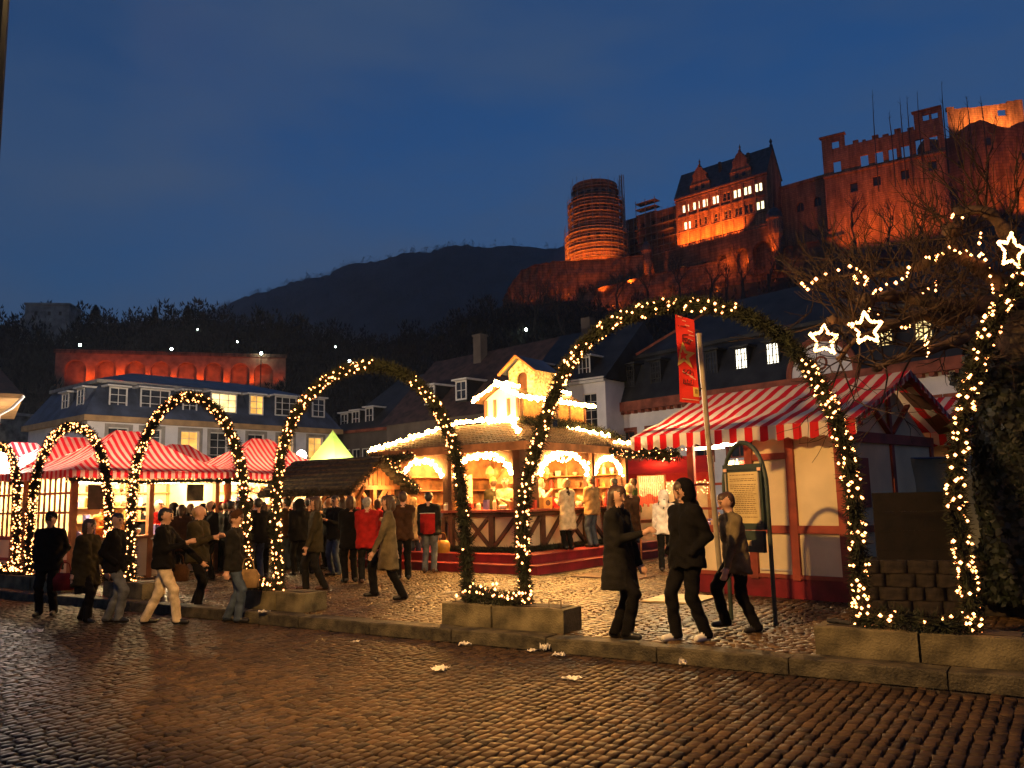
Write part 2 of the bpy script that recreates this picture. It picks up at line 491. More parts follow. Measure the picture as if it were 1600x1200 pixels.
def cobble_field(y0, y1, lx, ly, arcs, z, test):
    """slots for setts in rows: centre, size, heading"""
    xs, ys, sx, sy, rot = [], [], [], [], []
    if not arcs:                                # rows run across the road
        x = -26.0; r = 0
        while x < 13:
            w = lx * rng.uniform(.9, 1.12); y = y0 - rng.uniform(0, ly)
            while y > y1:
                l = ly * rng.uniform(.75, 1.3)
                xs.append(x + w / 2); ys.append(y - l / 2); sx.append(w); sy.append(l); rot.append(0)
                y -= l
            x += w
    else:                                       # segmental arcs, 1.3 m wide
        W_ = 1.3
        for c in np.arange(-34, 22, W_):
            y = y0 - .6
            while y < y1 + .6:
                x = -W_ / 2
                h = ly * rng.uniform(.92, 1.08)
                while x < W_ / 2 - .02:
                    l = min(lx * rng.uniform(.8, 1.25), W_ / 2 - x)
                    xm = x + l / 2
                    off = .42 * (1 - (2 * xm / W_) ** 2)
                    xs.append(c + xm); ys.append(y + off); sx.append(l); sy.append(h); rot.append(-math.atan(.42 * 8 * xm / W_ ** 2) * .8)
                    x += l
                y += h
    A = np.array([xs, ys, sx, sy, rot]).T
    wx = G.o.x + A[:, 0] * KA.x + A[:, 1] * KB.x; wy = G.o.y + A[:, 0] * KA.y + A[:, 1] * KB.y
    keep = test(A, wx, wy)
    return A[keep], wx[keep], wy[keep]

def stone_mesh(name, A, z, mat, h=.03):
    """domed setts as one array mesh"""
    n = len(A)
    cx, cy, sx, sy, ro = A.T
    gap = .008
    q = np.array([[-1, -1], [1, -1], [1, 1], [-1, 1]], float)
    hx = (sx / 2 - gap)[:, None]; hy = (sy / 2 - gap)[:, None]
    jit = rng.normal(0, .0068, (n, 4, 2))
    c, s_ = np.cos(ro)[:, None], np.sin(ro)[:, None]
    def place(k, jj):
        lx, ly = q[None, :, 0] * hx * k + jj[..., 0], q[None, :, 1] * hy * k + jj[..., 1]
        return cx[:, None] + lx * c - ly * s_, cy[:, None] + lx * s_ + ly * c
    dz = rng.normal(0, .0022, n)
    tilt = rng.normal(0, .016, (n, 2))
    V = np.zeros((n, 13, 3))
    for r, (k, zz) in enumerate(((1.0, -h), (.985, -.006), (.87, 0.0))):
        X, Y = place(k, jit)
        V[:, r * 4:r * 4 + 4, 0] = X; V[:, r * 4:r * 4 + 4, 1] = Y
        V[:, r * 4:r * 4 + 4, 2] = z + zz + dz[:, None] + (X - cx[:, None]) * tilt[:, :1] + (Y - cy[:, None]) * tilt[:, 1:]
    V[:, 12] = np.stack([cx, cy, z + dz + .0015], 1)
    f = []
    for r in (0, 4):
        for k in range(4):
            j = (k + 1) % 4
            f.append((r + k, r + j, r + 4 + j)); f.append((r + k, r + 4 + j, r + 4 + k))
    for k in range(4): f.append((8 + k, 8 + (k + 1) % 4, 12))
    Fq = (np.array(f)[None] + (np.arange(n) * 13)[:, None, None]).reshape(-1, 3)
    tone = np.repeat(np.clip(rng.normal(.45, .24, n), 0, 1), 13)
    return npmesh(name, V.reshape(-1, 3), Fq, mat, True, tone)

road = MB().quad((-60, -60, ROAD_Z - .03), (60, -60, ROAD_Z - .03), (60, .02, ROAD_Z - .03), (-60, .02, ROAD_Z - .03)).build('road', M_mortar, M=G.M)
tag(road, kind='structure')
A, wx, wy = cobble_field(-.04, -13.5, .092, .12, False, ROAD_Z, lambda A, X, Y: (Y > 1.5) & (np.abs(X) < .72 * Y + 3.0))
# the largest 300 in view are stones of their own, the others one mass
uv = np.array([prj((x, y, ROAD_Z)) for x, y in zip(wx, wy)])
inside = (uv[:, 0] > 0) & (uv[:, 0] < 1600) & (uv[:, 1] < 1195)
order = np.argsort(np.where(inside, uv[:, 2], 1e9))
big = order[:300]; rest = np.setdiff1d(np.arange(len(A)), big)
o = link('cobbles', stone_mesh('cobbles', A[rest], ROAD_Z, M_cobble), road); o['kind'] = 'stuff'
variants = []
for k in range(24):
    variants.append(stone_mesh('cobblestone', np.array([[0, 0, .092, .12, 0]]), 0, M_cobble))
for i in big:
    cx, cy, sx, sy, ro = A[i]
    o = link('cobblestone', variants[rng.integers(24)], road)
    o.matrix_local = Matrix.Translation((cx, cy, ROAD_Z)) @ Matrix.Diagonal((sx / .092, sy / .12, 1, 1))

sq = MB().quad((-60, .2, -.03), (60, .2, -.03), (60, 110, -.03), (-60, 110, -.03)).build('square_paving', M_mortar, M=G.M)
tag(sq, kind='structure')
A, wx, wy = cobble_field(.34, 17, .115, .095, True, 0, lambda A, X, Y: (A[:, 1] > .36) & (A[:, 1] < 16.5) & (Y > 2) & (np.abs(X) < .68 * Y + 2.5))
o = link('setts', stone_mesh('setts', A, 0, M_sett), sq); o['kind'] = 'stuff'

kerb = MB().box(-40, .03, -.3, 25, .26, -.06).build('kerb', M_mortar, M=G.M)
tag(kerb, kind='structure')
def rough_block(L, D, H, bev=.02, seed=0, wob=.006):
    """a worn block with softened arrises: a small grid pushed about by noise"""
    rr = np.random.default_rng(seed); mb = MB(); n = 5
    ring = []
    prof = [(0, 0), (0, H - bev), (bev * .4, H - bev * .3), (bev * 1.2, H), (D - bev, H), (D, H - bev), (D, 0)]
    for i in range(n + 1):
        x = L * i / n
        e = bev * .5 if i in (0, n) else 0
        ring.append([(x, y + rr.normal(0, wob) + (e if y < D / 2 else -e), z + (rr.normal(0, wob) if z > .01 else 0) - (e if z > .01 else 0)) for y, z in prof])
    k = len(prof)
    vs = [p for r_ in ring for p in r_]; fs = []
    for i in range(n):
        for j in range(k - 1):
            fs.append((i * k + j, (i + 1) * k + j, (i + 1) * k + j + 1, i * k + j + 1))
    fs.append(tuple(range(k - 1, -1, -1))[::-1]); fs.append(tuple(n * k + j for j in reversed(range(k))))
    mb.add(vs, fs)
    return mb
kv = [rough_block(1.366, .3, .16, .016, 11 + k, .003).mesh('kerb_stone', M_kerb) for k in range(5)]
for i in range(-13, 10):
    me = kv[i % 5]
    o = link('kerb_stone', me, kerb); o.matrix_local = Matrix.Translation((i * 1.38 - .02, 0, -.145 + random.uniform(-.004, .004)))

# ================================================================== HILLS
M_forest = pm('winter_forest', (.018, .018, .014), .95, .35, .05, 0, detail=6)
M_mount = pm('haze_toned_forest', (.03, .032, .032), 1.0, .35, .03, 0, detail=8)  # distance haze is put into this paler, cooler tone
def hill(name, ridge, base_t, base_z, back, mat, rows=14, nper=12, amp=1.0):
    """slope rising from base depth to a ridge given by picture outline and depth, then falling behind"""
    R_ = []
    for (u0, v0, t0), (u1, v1, t1) in zip(ridge, ridge[1:]):
        for k in range(nper):
            s = k / nper; R_.append((u0 + (u1 - u0) * s, v0 + (v1 - v0) * s, t0 + (t1 - t0) * s))
    R_.append(ridge[-1])
    V = []; n = len(R_)
    for j in range(rows + 3):
        for i, (u, v, t) in enumerate(R_):
            top = at(u, v, t); b = at(u, 760, base_t); b.z = base_z
            if j <= rows:
                s = j / rows; p = b.lerp(top, s); p.z = base_z + (top.z - base_z) * (s ** 1.55)
                q = Vector((p.x * .02, p.y * .02, 0))
                p.z += mnoise.noise(q) * amp * 4 * math.sin(PI * min(s, 1) * .9)
                if j == rows: p.z += mnoise.noise(Vector((i * .9, 3.1, 0))) * amp * .8
            else:
                s = (j - rows) / 2; p = top + Vector((top.x - 0, top.y, 0)).normalized() * back * s; p.z = top.z * (1 - .55 * s)
            V.append(tuple(p))
    fs = [(j * n + i, j * n + i + 1, (j + 1) * n + i + 1, (j + 1) * n + i) for j in range(rows + 2) for i in range(n - 1)]
    mb = MB().add(V, fs)
    return tag(mb.build(name, mat, smooth=True), kind='structure'), np.array(V).reshape(rows + 3, n, 3)
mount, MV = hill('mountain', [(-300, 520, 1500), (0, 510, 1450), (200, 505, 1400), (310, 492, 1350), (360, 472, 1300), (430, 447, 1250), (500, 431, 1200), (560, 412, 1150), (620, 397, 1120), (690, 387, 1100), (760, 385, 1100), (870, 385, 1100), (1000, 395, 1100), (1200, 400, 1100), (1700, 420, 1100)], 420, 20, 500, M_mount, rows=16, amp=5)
near, NV = hill('castle_hill', [(-500, 520, 190), (-200, 512, 195), (0, 508, 200), (100, 508, 205), (220, 502, 210), (330, 500, 215), (430, 515, 220), (520, 530, 225), (600, 545, 228), (690, 520, 230), (770, 482, 232), (850, 470, 236), (960, 462, 240), (1060, 436, 238), (1250, 405, 222), (1400, 380, 205), (1600, 345, 190), (1900, 300, 175)], 78, 0.0, 160, M_forest, rows=16, amp=.7)

def tree_mass(name, V, rows, count, hmin, hmax, mat, seed, per=26, skip=None, jit=6.0):
    """woodland read as one mass: upright ragged crowns of leafless twigs"""
    rr = np.random.default_rng(seed)
    r0, r1 = rows
    js = rr.uniform(r0, r1, count); is_ = rr.uniform(0, V.shape[1] - 1.01, count)
    vs = []; fs = []
    for j, i in zip(js, is_):
        a, b = int(j), int(i); fj, fi = j - a, i - b
        p = (V[a, b] * (1 - fi) + V[a, b + 1] * fi) * (1 - fj) + (V[min(a + 1, V.shape[0] - 1), b] * (1 - fi) + V[min(a + 1, V.shape[0] - 1), b + 1] * fi) * fj
        if skip is not None and skip(p): continue
        h = rr.uniform(hmin, hmax); w = h * rr.uniform(.28, .42)
        for k in range(per):
            th = rr.uniform(0, 2 * PI); zz = rr.uniform(.2, 1); rad = w * math.sqrt(max(0, 1 - (2 * zz - 1.1) ** 2 * .8)) * rr.uniform(.3, 1)
            c = p + np.array([rad * math.cos(th), rad * math.sin(th), h * zz])
            d = np.array([math.cos(th) * .5, math.sin(th) * .5, 1.0]) * h * rr.uniform(.1, .24)
            sd = rr.normal(size=3); sd *= w * .16 / np.linalg.norm(sd)
            o_ = len(vs); vs += [tuple(c - sd), tuple(c + sd), tuple(c + d)]
            fs.append((o_, o_ + 1, o_ + 2))
        o_ = len(vs); tw = h * .02
        vs += [(p[0] - tw, p[1], p[2] - 1), (p[0] + tw, p[1], p[2] - 1), (p[0], p[1], p[2] + h * .8)]; fs.append((o_, o_ + 1, o_ + 2))
    o = link(name, npmesh(name, np.array(vs), np.array(fs), mat)); 
    return o
M_twig = pm('winter_twigs', (.022, .02, .015), .95, .4, .4)
M_far = pm('haze_toned_twigs', (.03, .032, .032), 1.0, .3, .05)  # greyer than the near twigs: distance haze put into the colour
def clear_of_walls(p):
    u, v, t = prj(p)
    return (112 < u < 420 and v > 512 and t < 160) or (80 < u < 445 and v > 530 and t < 150) or (770 < u < 1640 and v < 500)
tag(tree_mass('woodland', NV, (3, 16.4), 5200, 3, 6, M_twig, 3, 34, clear_of_walls), 'dark leafless woodland covering the hillside below the castle', 'woodland', kind='stuff')
tag(tree_mass('far_woodland', MV, (5, 16.9), 9000, 6, 10, M_far, 4, 13), 'distant ridge woodland behind the castle, haze put into its bluish colour', 'woodland', kind='stuff')

def off_slope(p):
    u, v, t = prj(p)
    return not (775 < u < 1600 and 395 < v < 520 and t < 236)
M_scrub = pm('slope_scrub_twigs', (.07, .045, .028), .95, .3, .5)
tag(tree_mass('slope_scrub', NV, (11, 15.6), 1500, 2.0, 4.6, M_scrub, 9, 30, off_slope), 'low leafless scrub on the slope below the castle ramparts', 'scrub', kind='stuff')
# ================================================================== CASTLE
ORG = (1.0, .195, .018)
M_sand = stone_wall_mat('red_sandstone', (.36, .18, .105), (.28, .14, .085), (.16, .085, .05))
M_sand2 = stone_wall_mat('weathered_sandstone', (.24, .12, .07), (.15, .08, .048), (.07, .04, .025), .8, 1.7)
M_slate = pm('castle_slate', (.04, .045, .055), .6, .3, 1.0, .3, 8)
M_scaf = pm('scaffold_boards', (.34, .23, .14), .8, .3, 1.0)
M_steel = pm('scaffold_steel', (.25, .22, .2), .5, .2, 2, metal=.6)
M_cwin = em('castle_lit_pane', (1.0, .86, .48), 1.1, .35, .8)
M_cdark = pm('castle_dark_pane', (.02, .018, .016), .25, .2, 2)
M_cframe = pm('castle_window_stone', (.42, .3, .2), .85, .15, 1)
CE = hdir(.73, -.68)
CF = Frame(at(1060, 387, 240), CE)
def cr(cx, cy): return 840 + cx / 4, 200 + cy / 4

# -- palace with two scrolled gables
pal = thing('castle_palace', 'floodlit orange palace with two scrolled gables and rows of lit windows', 'castle', CF.M)
xr = CF.px(1203, 355)[0]
zc = CF.px(*cr(1113, 372))[1]
zu = CF.px(*cr(1113, 447))[1]; zl = CF.px(*cr(1125, 555))[1]
DP = 9.0
ups = [(924, 505, 1), (990, 483, 1), (1050, 465, 1), (1113, 447, 1), (1180, 430, 0), (1245, 408, 1), (1310, 385, 1), (1378, 366, 1)]
los = [(935, 610, 1), (1000, 590, 0), (1060, 565, 0), (1125, 550, 0), (1190, 540, 0), (1255, 515, 0), (1320, 500, 0), (1390, 480, 1)]
wins = []
for row, zz in ((ups, zu), (los, zl)):
    for cx, cy, lit in row:
        x = CF.px(*cr(cx, cy))[0]
        for s in (-1, 1):
            wins.append((x + s * .62 - .5, x + s * .62 + .5, zz - 1.15, zz + 1.15, lit))
mb = MB()
holed_wall(mb, -.2, xr, -3, zc, [w[:4] for w in wins], 0, .5)
mb.quad((xr, 0, -3), (xr, DP, -3), (xr, DP, zc), (xr, 0, zc)); mb.quad((-.2, DP, -3), (-.2, 0, -3), (-.2, 0, zc), (-.2, DP, zc))
mb.tri((xr, 0, zc), (xr, DP, zc), (xr, DP / 2, zc + 8.6))
mb.tri((-.2, DP, zc), (-.2, 0, zc), (-.2, DP / 2, zc + 8.6))
mb.build('wall', M_sand, pal)
for a, b, c, d, lit in wins:
    window(pal, a, b, c, d, .3, M_cframe, M_cwin if lit else M_cdark, 1, 2, .1, .1)
for zz, pr in ((zc - .25, .5), ((zu + zl) / 2, .3), (zl - 1.9, .3), (zc - 1.0, .22)):
    MB().box(-.4, -pr, zz - .22, xr + .3, -.003, zz + .22).build('cornice', M_sand, pal)
for k in range(9):                              # pilasters between the windows
    x = .15 + k * (xr - .3) / 8
    MB().box(x - .28, -.25, -.5, x + .28, -.002, zc - 1.25).build('pilaster', M_sand, pal)
rf = MB().add([(-.5, -.3, zc), (xr + .3, -.3, zc), (xr + .3, DP / 2, zc + 8.8), (-.5, DP / 2, zc + 8.8), (-.5, DP + .3, zc), (xr + .3, DP + .3, zc)], [(0, 1, 2, 3), (3, 2, 5, 4)]).build('roof', M_slate, pal)
def scroll_gable(cx, w, h):
    pts = [(-.5, 0), (-.5, .26), (-.44, .3), (-.46, .36), (-.34, .44), (-.32, .56), (-.36, .6), (-.27, .68), (-.2, .72), (-.2, .76), (-.13, .83), (-.04, .87), (-.03, .93)]
    pts = pts + [(-a, b) for a, b in reversed(pts)]
    poly = [(cx + a * w, zc + b * h) for a, b in pts]
    gb = MB().prism(poly[::-1], -.1, 1.3).build('gable', M_sand, pal)
    for s in (-1, 1):
        MB().box(cx + s * w * .17 - .5, -.16, zc + h * .1, cx + s * w * .17 + .5, -.102, zc + h * .22).build('window', M_cdark, gb)
    f = MB().lathe([(.1, 0), (.32, .4), (.12, .8), (.3, 1.2), (.1, 1.7), (.02, 2.2)], 8, c=(cx, .6, zc + h * .92)); f.build('finial', M_sand, gb)
    MB().box(cx - w * .49, -.22, zc + h * .28, cx + w * .49, -.103, zc + h * .31).build('band', M_sand, gb)
g1 = CF.px(*cr(1010, 300))[0]; g2 = CF.px(*cr(1265, 250))[0]
scroll_gable(g1, 6.4, 8.8); scroll_gable(g2, 6.4, 9.2)
MB().lathe([(.25, 0), (.5, .6), (.2, 1.2), (.45, 1.8), (.1, 2.6)], 8, c=(xr - .2, DP / 2, zc + 8.4)).build('finial', M_slate, rf)
for x in (xr * .47, xr * .78): MB().box(x - .35, 2.4, zc + 5, x + .35, 3.1, zc + 8.2).build('chimney', M_sand2, rf)
for x in (2.5, 6.5, 10.5, 14.5, 18.5):
    lamp('floodlight', 'SPOT', (x, -3.6, -.4), 3300, ORG, pal, .3, 100, (x, 0, 3.8))

# -- terrace with arches in front of the palace
def arch_wall(mb, x0, x1, z0, z1, arches, y=0.0, reveal=1.0, n=8, m=0):
    """wall with round-headed openings: arches = (centre, half width, spring height)"""
    arches = sorted(arches); x = x0
    for cx, hw, sp in arches:
        mb.quad((x, y, z0), (cx - hw, y, z0), (cx - hw, y, z1), (x, y, z1), m)
        prev = None
        for k in range(n + 1):
            a = PI - PI * k / n; p = (cx + hw * math.cos(a), sp + hw * math.sin(a))
            if prev:
                mb.quad((prev[0], y, prev[1]), (p[0], y, p[1]), (p[0], y, z1), (prev[0], y, z1), m)
                mb.quad((prev[0], y, prev[1]), (prev[0], y + reveal, prev[1]), (p[0], y + reveal, p[1]), (p[0], y, p[1]), m)
            prev = p
        mb.quad((cx - hw, y, z0), (cx - hw, y + reveal, z0), (cx - hw, y + reveal, sp), (cx - hw, y, sp), m)
        mb.quad((cx + hw, y, z0), (cx + hw, y, sp), (cx + hw, y + reveal, sp), (cx + hw, y + reveal, z0), m)
        x = cx + hw
    mb.quad((x, y, z0), (x1, y, z0), (x1, y, z1), (x, y, z1), m)
TF = CF.sub(0, -6, 0)
ter = thing('castle_terrace', 'arcaded castle terrace with a balustrade below the floodlit palace', 'terrace', TF.M)
tx0 = TF.px(*cr(700, 860))[0]; tx1 = TF.px(*cr(1475, 650))[0]
zt = TF.px(*cr(1230, 668))[1]; zb = TF.px(*cr(1230, 845))[1]
arcs = [(TF.px(*cr(x, y))[0], hw, zb + s) for x, y, hw, s in ((905, 850, 1.5, 1.0), (1045, 820, 1.0, 1.2), (1150, 790, 1.5, 1.6), (1270, 760, 1.9, 1.8), (1400, 740, 2.6, 1.6))]
mb = MB(); arch_wall(mb, tx0, tx1, zb - 4, zt, arcs, 0, 1.6)
mb.quad((tx0, 1.6, zb - 4), (tx1, 1.6, zb - 4), (tx1, 1.6, zt), (tx0, 1.6, zt)); mb.quad((tx0, 0, zt), (tx1, 0, zt), (tx1, 6, zt), (tx0, 6, zt))
mb.quad((tx1, 0, zb - 4), (tx1, 6, zb - 4), (tx1, 6, zt), (tx1, 0, zt))
mb.build('wall', M_sand2, ter)
bl = MB().box(tx0 + 5, -.15, zt + .75, tx1, .15, zt + .95).box(tx0 + 5, -.2, zt, tx1, .2, zt + .12)
bl.build('balustrade', M_sand, ter)
for k in range(34):
    x = tx0 + 5.3 + k * (tx1 - tx0 - 5.6) / 33
    MB().lathe([(.1, 0), (.17, .25), (.07, .45), (.1, .63)], 6, c=(x, 0, zt + .12)).build('baluster', M_sand, ter)
lamp('floodlight', 'POINT', (arcs[2][0] + 2, -2.5, zb + .3), 420, ORG, ter, .3)
lamp('floodlight', 'POINT', (arcs[3][0] + 1.5, 1.0, zb + .3), 260, ORG, ter, .2)
lamp('floodlight', 'POINT', (arcs[1][0], .9, zb + .8), 150, (1, .6, .2), ter, .2)
lamp('floodlight', 'POINT', (arcs[0][0] + .8, .9, zb + .5), 150, (1, .5, .15), ter, .2)
lamp('floodlight', 'SPOT', (tx1 - 1.0, -4, zb), 1200, ORG, ter, .3, 90, (tx1 + 1.5, 0, zb + 5))

def turret(u, vb, vt, fr, yo, w, label, dome=True):
    x, z0 = fr.px(u, vb, yo); z1 = fr.px(u, vt, yo)[1]; h = z1 - z0
    t = thing('castle_turret', label, 'turret', fr.sub(x, yo, z0).M)
    MB().lathe([(w * .55, -2), (w * .6, 0), (w * .7, h * .18), (w, h * .3), (w, h * .66), (w * 1.12, h * .68), (w * 1.12, h * .72)], 10).build('wall', M_sand, t)
    MB().lathe([(w * 1.1, h * .72), (w * 1.0, h * .84), (w * .6, h * .94), (w * .12, h * .99), (.06, h * 1.1)], 10).build('roof', M_slate, t)
    for k in range(10):
        a = 2 * PI * k / 10 + .3
        MB().box(-.28, -.03, h * .42, .28, .03, h * .6).build('window', M_cdark, t, Matrix.Rotation(a, 4, 'Z') @ Matrix.Translation((0, -w * .96, 0)))
    return t
tu = turret(1213, 386, 322, TF, 0, 1.9, 'round sentry turret with dark dome at the right end of the terrace')
tv = turret(1012, 430, 376, TF, -3, 1.4, 'small lit watch turret on the castle rampart left of the terrace')
lamp('floodlight', 'SPOT', (-2.5, -4, -1.5), 900, ORG, tv, .2, 70, (0, 0, 3))

# -- round bell tower wrapped in scaffolding
BFm = Frame(at(907, 410, 246), CE)
s0 = 246 / F
bt = thing('bell_tower', 'round floodlit castle bell tower wrapped in tiers of scaffolding', 'tower', Frame(BFm.w(0, 8.5, 0), CE).M)
zA = (410 - 353) * s0 * 1.02; zB = (410 - 306) * s0 * 1.02; zC = (410 - 276) * s0 * 1.02
rA, rB, rC = 47 * s0, 41 * s0, 34 * s0
MB().lathe([(rA - .6, -7), (rA - .6, zA), (rB - .6, zA + .01), (rB - .7, zB), (rC, zB + .3), (rC, zC - 1.2), (rC + .4, zC - 1.0), (rC + .4, zC - .3), (rC - .3, zC)], 28).build('wall', M_sand, bt)
z = 1.0; k = 0
while z < zC - 1:
    r_in = (rA if z < zA else rB if z < zB else rC) - .3
    n = 28; deck = MB()
    sag = random.uniform(-.1, .1)
    for i in range(n):
        a0, a1 = 2 * PI * i / n, 2 * PI * (i + 1) / n
        for (ra, rb, z0, z1) in ((r_in, r_in + 1.2, z, z + .14), (r_in + 1.12, r_in + 1.2, z + .9, z + 1.05)):
            P = [(ra * math.cos(a0), ra * math.sin(a0)), (rb * math.cos(a0), rb * math.sin(a0)), (rb * math.cos(a1), rb * math.sin(a1)), (ra * math.cos(a1), ra * math.sin(a1))]
            deck.hprism(P, z0 + sag * math.sin(a0 * 3), z1 + sag * math.sin(a0 * 3))
    deck.build('scaffold_deck', M_scaf, bt)
    z += 2.05; k += 1
poles = MB()
for r_, z1, n in ((rA + .9, zA + 1.2, 26), (rB + .9, zB + 1.2, 24), (rC + .9, zC + .5, 18)):
    for i in range(n):
        a = 2 * PI * i / n
        poles.tube([(r_ * math.cos(a), r_ * math.sin(a), -2), (r_ * math.cos(a), r_ * math.sin(a), z1 + random.uniform(0, 1.2))], .07, 4)
poles.build('scaffold_poles', M_steel, bt)['kind'] = 'stuff'
for i in range(9):
    a = PI + PI * (i + .5) / 9
    for zz, r_ in ((zC - 4.0, rC), (zB - 3.5, rB - .65), (zA - 3.5, rA - .6)):
        MB().box(-.55, -.05, -1.0, .55, .05, 1.0).build('window', M_cdark, bt, T((r_ + .02) * math.cos(a), (r_ + .02) * math.sin(a), zz, a + PI / 2))
for a in (-2.5, -1.9, -1.3, -.7):
    lamp('floodlight', 'SPOT', ((rA + 7) * math.cos(a), (rA + 7) * math.sin(a), -1.5), 3300, ORG, bt, .4, 85, (rA * .5 * math.cos(a), rA * .5 * math.sin(a), 8))

# -- crane mast beside it
cm_ = thing('crane_mast', 'thin lattice crane mast standing beside the bell tower', 'crane', Frame(at(974, 350, 252), CE).M)
hm = 80 * 252 / F; mb = MB()
for a, b in ((-.45, -.45), (.45, -.45), (.45, .45), (-.45, .45)): mb.tube([(a, b, -6), (a, b, hm)], .15, 4)
mb.build('mast', M_steel, cm_)
for i in range(int(hm / .9)):
    zz = i * .9; s = 1 if i % 2 else -1
    MB().beam((-.45 * s, -.45, zz), (.45 * s, -.45, zz + .9), .06, .06).beam((-.45, .45 * s, zz), (-.45, -.45 * s, zz + .9), .06, .06).build('brace', M_steel, cm_)

# -- middle wing behind scaffolding
MW = Frame(CF.w(0, 4, 0), CE)
mw = thing('castle_wing', 'dim castle wing behind scaffolding between bell tower and palace', 'castle', MW.M)
x0 = MW.px(966, 380)[0]; zt2 = MW.px(1040, 326)[1]
mwin = [(x0 + 3 + i * 3.2, x0 + 4.1 + i * 3.2, zt2 - 4.6 - j * 4.6, zt2 - 2.6 - j * 4.6) for i in range(5) for j in range(2)]
mb = MB(); holed_wall(mb, x0, -.2, -8, zt2, mwin, 0, .5); mb.quad((x0, 0, zt2), (-.2, 0, zt2), (-.2, 8, zt2), (x0, 8, zt2)); mb.build('wall', M_sand2, mw)
for a, b, c, d in mwin: MB().quad((a, .45, c), (b, .45, c), (b, .45, d), (a, .45, d)).build('window', M_cdark, mw)
for j in range(7):
    MB().box(x0 + .5, -1.4, -4 + j * 2.3, -1.2, -.2, -3.86 + j * 2.3).build('scaffold_deck', M_scaf, mw)
mb = MB()
for i in range(11):
    x = x0 + .7 + i * (-2 - x0) / 10.5
    mb.tube([(x, -1.4, -8), (x, -1.4, zt2 + random.uniform(-.5, .8))], .07, 4)
mb.build('scaffold_poles', M_steel, mw)['kind'] = 'stuff'
xa = MW.px(993, 340)[0]; xb = MW.px(1024, 330)[0]; zq = MW.px(1005, 316)[1]
for j in range(4):
    MB().box(xa, 0, zq - j * 1.9, xb, 3, zq + .16 - j * 1.9).build('scaffold_deck', M_scaf, mw)
mb = MB()
for x in (xa + .2, (xa + xb) / 2, xb - .2):
    mb.tube([(x, .1, zq - 12), (x, .1, zq + 1)], .13, 4)
mb.build('scaffold_poles', M_steel, mw)['kind'] = 'stuff'
lamp('floodlight', 'SPOT', (x0 + 4, -7, -6), 900, ORG, mw, .4, 70, (x0 + 5, 0, 0))

# -- chapel wall and ruined facade to the right
CW = Frame(CF.w(0, 8, 0), CE)
cw = thing('chapel_wall', 'floodlit castle chapel wall with two pointed windows right of the palace', 'castle', CW.M)
xa, xb = CW.px(1212, 330)[0], CW.px(1304, 330)[0]; zt3 = CW.px(1262, 282)[1]; zb3 = CW.px(1262, 392)[1]
aw = []
for u, v in ((1250, 322), (1277, 313)):
    x, zz = CW.px(u, v); aw.append((x, 1.0, zz))
mb = MB(); arch_wall(mb, xa, xb, zb3 - 6, zt3, aw, 0, .6); mb.quad((xa, 0, zt3), (xb, 0, zt3), (xb, 9, zt3), (xa, 9, zt3)); mb.build('wall', M_sand, cw)
for cx, hw, sp in aw:
    w_ = MB().quad((cx - hw, .5, zb3 - 6), (cx + hw, .5, zb3 - 6), (cx + hw, .5, sp + hw), (cx - hw, .5, sp + hw)).build('window', M_cdark, cw)
    MB().box(cx - hw - .01, -.02, zb3 - 6.0, cx + hw + .01, .48, sp - 1.6).build('sill', M_sand, w_)
    MB().box(cx - .07, .3, sp - 1.6, cx + .07, .42, sp + hw).build('mullion', M_sand, w_)
MB().box(xa, -.4, zt3 - .5, xb, .3, zt3 + .3).build('cornice', M_sand, cw)
for x in (xa + 3, xb - 3.5): lamp('floodlight', 'SPOT', (x, -6.5, zb3 - 1.5), 3400, ORG, cw, .4, 95, (x, 0, zb3 + 6))

RF = Frame(at(1300, 380, 212), hdir(.84, -.54))
ru = thing('ruined_facade', 'roofless ruined castle facade with empty windows open to the sky', 'castle ruin', RF.M)
xe = RF.px(1484, 300)[0]; zs = RF.px(1395, 254)[1]; ztop = RF.px(1395, 209)[1]; ztl = RF.px(1300, 213)[1]
ops = []
for u, v in ((1308, 262), (1329, 252), (1350, 245), (1373, 240), (1394, 234), (1414, 230), (1437, 224), (1459, 221)):
    x = RF.px(u, v)[0]; ops.append((x - .95, x + .95, zs + .7, zs + 3.7 + (.8 if u > 1430 else 0)))
x = RF.px(1305, 225)[0]; ops.append((x - .9, x + .9, ztl - 3.4, ztl - 1.4))
for u in (1461, 1447): 
    x = RF.px(u, 190)[0]; ops.append((x - .7, x + .7, ztop + 1.4, ztop + 3.0))
low = []
for u, v in ((1334, 292), (1370, 282), (1414, 272), (1457, 258)):
    x, zz = RF.px(u, v); low.append((x - .9, x + .9, zz - 1.3, zz + 1.2))
mb = MB()
xl = RF.px(1284, 230)[0]; xm = RF.px(1320, 230)[0]; xk = RF.px(1428, 190)[0]
holed_wall(mb, xl, xe, -9, zs, low, 0, .8)
holed_wall(mb, xm, xk, zs, ztop - .2, ops[2:7] + [], 0, .8)
holed_wall(mb, xl, xm, zs, ztl, [ops[0], ops[8]], 0, .8)
holed_wall(mb, xk, xe, zs, ztop + 4, [ops[6], ops[7], ops[9], ops[10]], 0, .8)
def back(mb):   # rear skin so the wall has thickness
    n = len(mb.f)
    vs = [(x, y + .9, z) for x, y, z in mb.v]
    return vs
mb2 = MB(); 
holed_wall(mb2, xm, xk, zs, ztop - .2, ops[2:7], .8, .01); holed_wall(mb2, xl, xm, zs, ztl, [ops[0], ops[8]], .8, .01); holed_wall(mb2, xk, xe, zs, ztop + 4, [ops[6], ops[7], ops[9], ops[10]], .8, .01)
mb.v, mb.f, mb.m = mb.v, mb.f, mb.m
mb.add(mb2.v, mb2.f)
